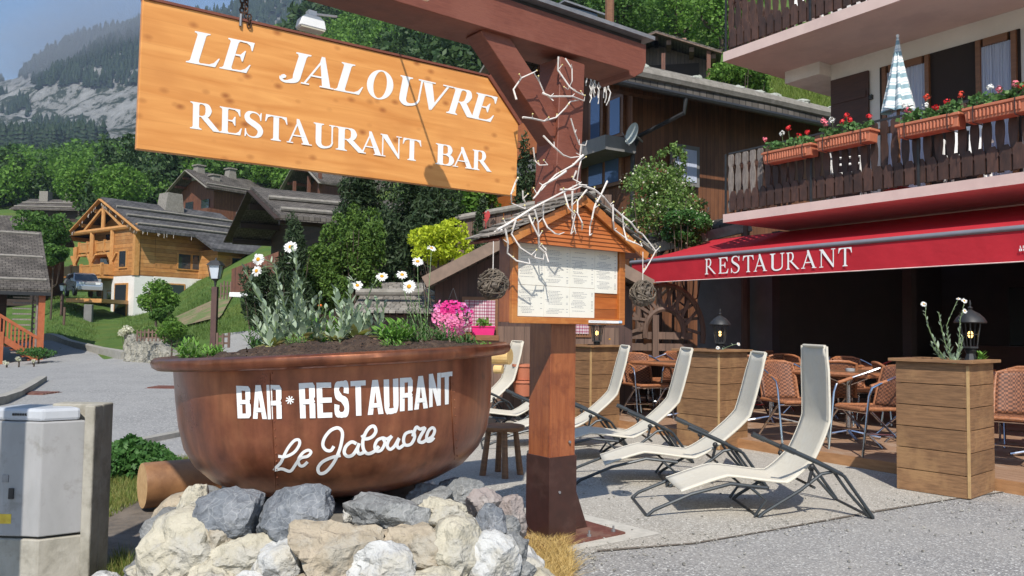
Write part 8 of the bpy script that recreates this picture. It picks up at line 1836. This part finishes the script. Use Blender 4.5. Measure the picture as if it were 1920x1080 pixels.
def patch(pl, nm, mt_, off=.12, n=14):
    vs = []
    for i in range(n + 1):
        for j in range(n + 1):
            s, t = i / n, j / n; px = (pl[0][0] * (1 - s) + pl[1][0] * s) * (1 - t) + (pl[3][0] * (1 - s) + pl[2][0] * s) * t; D = (pl[0][1] * (1 - s) + pl[1][1] * s) * (1 - t) + (pl[3][1] * (1 - s) + pl[2][1] * s) * t
            u = (px - 960) / 1500; vs.append((u * D, D, tz(u * D, D) + off))
    o = npmesh(nm, vs, [(i * (n + 1) + j, (i + 1) * (n + 1) + j, (i + 1) * (n + 1) + j + 1, i * (n + 1) + j + 1) for i in range(n) for j in range(n)], mt_, smooth=True); o['kind'] = 'structure'; return o
patch([(322, 33), (412, 33), (438, 38), (330, 38)], 'garden_bed', M['gbed'])
g = np.random.default_rng(8); 
def tall(px0, px1, D0, D1, n, h, label, mt_, w_=.012):
    pts = []
    for _ in range(n): px = g.uniform(px0, px1); D = g.uniform(D0, D1); u = (px - 960) / 1500; pts.append((u * D, D, tz(u * D, D)))
    return blades('tall_grass', pts, h, w_, mt_, label, 'grass', seed=n)
tall(1420, 1560, 21, 34, 16000, .45, 'sunny tall grass on the bank between shrub and restaurant wall', M['bankgrass'])
M['lawn'] = leafmat('lawn_blades', (.085, .15, .035), (.14, .21, .05)); tall(90, 400, 36, 60, 16000, .13, 'meadow grass below the golden chalet', M['lawn'], .014)
tall(330, 590, 28, 42, 12000, .12, 'lawn grass between the garden bed and the driveway', M['lawn'], .012)
pr_ = hedge(335, 345, 0, 0, 0, 0, M['dkgreen'], 'x', 'x', 1) if False else None

gr = MB()
for i in range(1500):
    if i < 600: t = random.random() * (len(J) - 2); k = int(t); q = J[k].lerp(J[k + 1], t - k); x, y = q.x + random.gauss(0, .12), q.y + random.gauss(0, .12)
    elif i < 1200: a = random.uniform(-2.6, .6); r = random.uniform(.95, 1.5); x, y = CX + r * math.cos(a), CY + r * math.sin(a)
    else: x, y = random.uniform(-.2, 4), random.uniform(4.3, 7)
    s = random.uniform(.003, .009) if i > 599 else random.uniform(.002, .006); gr.box((x, y, .012 + s * .4), (s * 2, s * 1.5, s), random.uniform(0, 3))
gr.build('gravel', mat('loose_grit', (.45, .43, .38), (.2, .19, .17), 80, rnd=.4, bump=0))['kind'] = 'stuff'
# ------------------------------------------------------------- air and mist
hz = bpy.data.materials.new('air'); hz.use_nodes = True; n = hz.node_tree.nodes; n.remove(n['Principled BSDF']); pv = n.new('ShaderNodeVolumePrincipled'); pv.inputs['Color'].default_value = (.62, .77, 1, 1); pv.inputs['Density'].default_value = .00027; pv.inputs['Anisotropy'].default_value = .2
hz.node_tree.links.new(pv.outputs[0], n['Material Output'].inputs['Volume'])
m = MB(); m.b2((-2900, -60, -9), (2500, 1560, 600)); hzo = m.build('haze', hz); hzo['kind'] = 'stuff'; hzo['label'] = 'thin blue mountain haze'; hzo['category'] = 'haze'
ms2 = bpy.data.materials.new('mist'); ms2.use_nodes = True; n = ms2.node_tree.nodes; L = ms2.node_tree.links.new; n.remove(n['Principled BSDF']); pv = n.new('ShaderNodeVolumePrincipled'); pv.inputs['Color'].default_value = (.93, .95, 1, 1); pv.inputs['Anisotropy'].default_value = .3
tc = n.new('ShaderNodeTexCoord'); nz = n.new('ShaderNodeTexNoise'); nz.inputs['Scale'].default_value = 2.6; nz.inputs['Detail'].default_value = 4; L(tc.outputs['Object'], nz.inputs[0])
vl = n.new('ShaderNodeVectorMath'); vl.operation = 'LENGTH'; L(tc.outputs['Object'], vl.inputs[0])
mr = n.new('ShaderNodeMapRange'); mr.inputs[1].default_value = .35; mr.inputs[2].default_value = 1.0; mr.inputs[3].default_value = 1; mr.inputs[4].default_value = 0; L(vl.outputs['Value'], mr.inputs[0])
ad = n.new('ShaderNodeMath'); ad.operation = 'ADD'; L(mr.outputs[0], ad.inputs[0]); L(nz.outputs[0], ad.inputs[1]); r2 = n.new('ShaderNodeMapRange'); r2.inputs[1].default_value = .85; r2.inputs[2].default_value = 1.45; r2.inputs[4].default_value = .0085; L(ad.outputs[0], r2.inputs[0]); L(r2.outputs[0], pv.inputs['Density']); L(pv.outputs[0], n['Material Output'].inputs['Volume'])
m = MB(); m.ball((0, 0, 0), 1, 20, 12); mo = m.build('mist', ms2); c = P(150, 68, 1120); mo.location = c; mo.scale = (230, 130, 72); mo.rotation_euler = (0, R(-22), 0); mo['kind'] = 'stuff'; mo['label'] = 'pale mist clinging to the mountain ridge'; mo['category'] = 'mist'
sc.cycles.volume_step_rate = 6; sc.cycles.volume_max_steps = 64
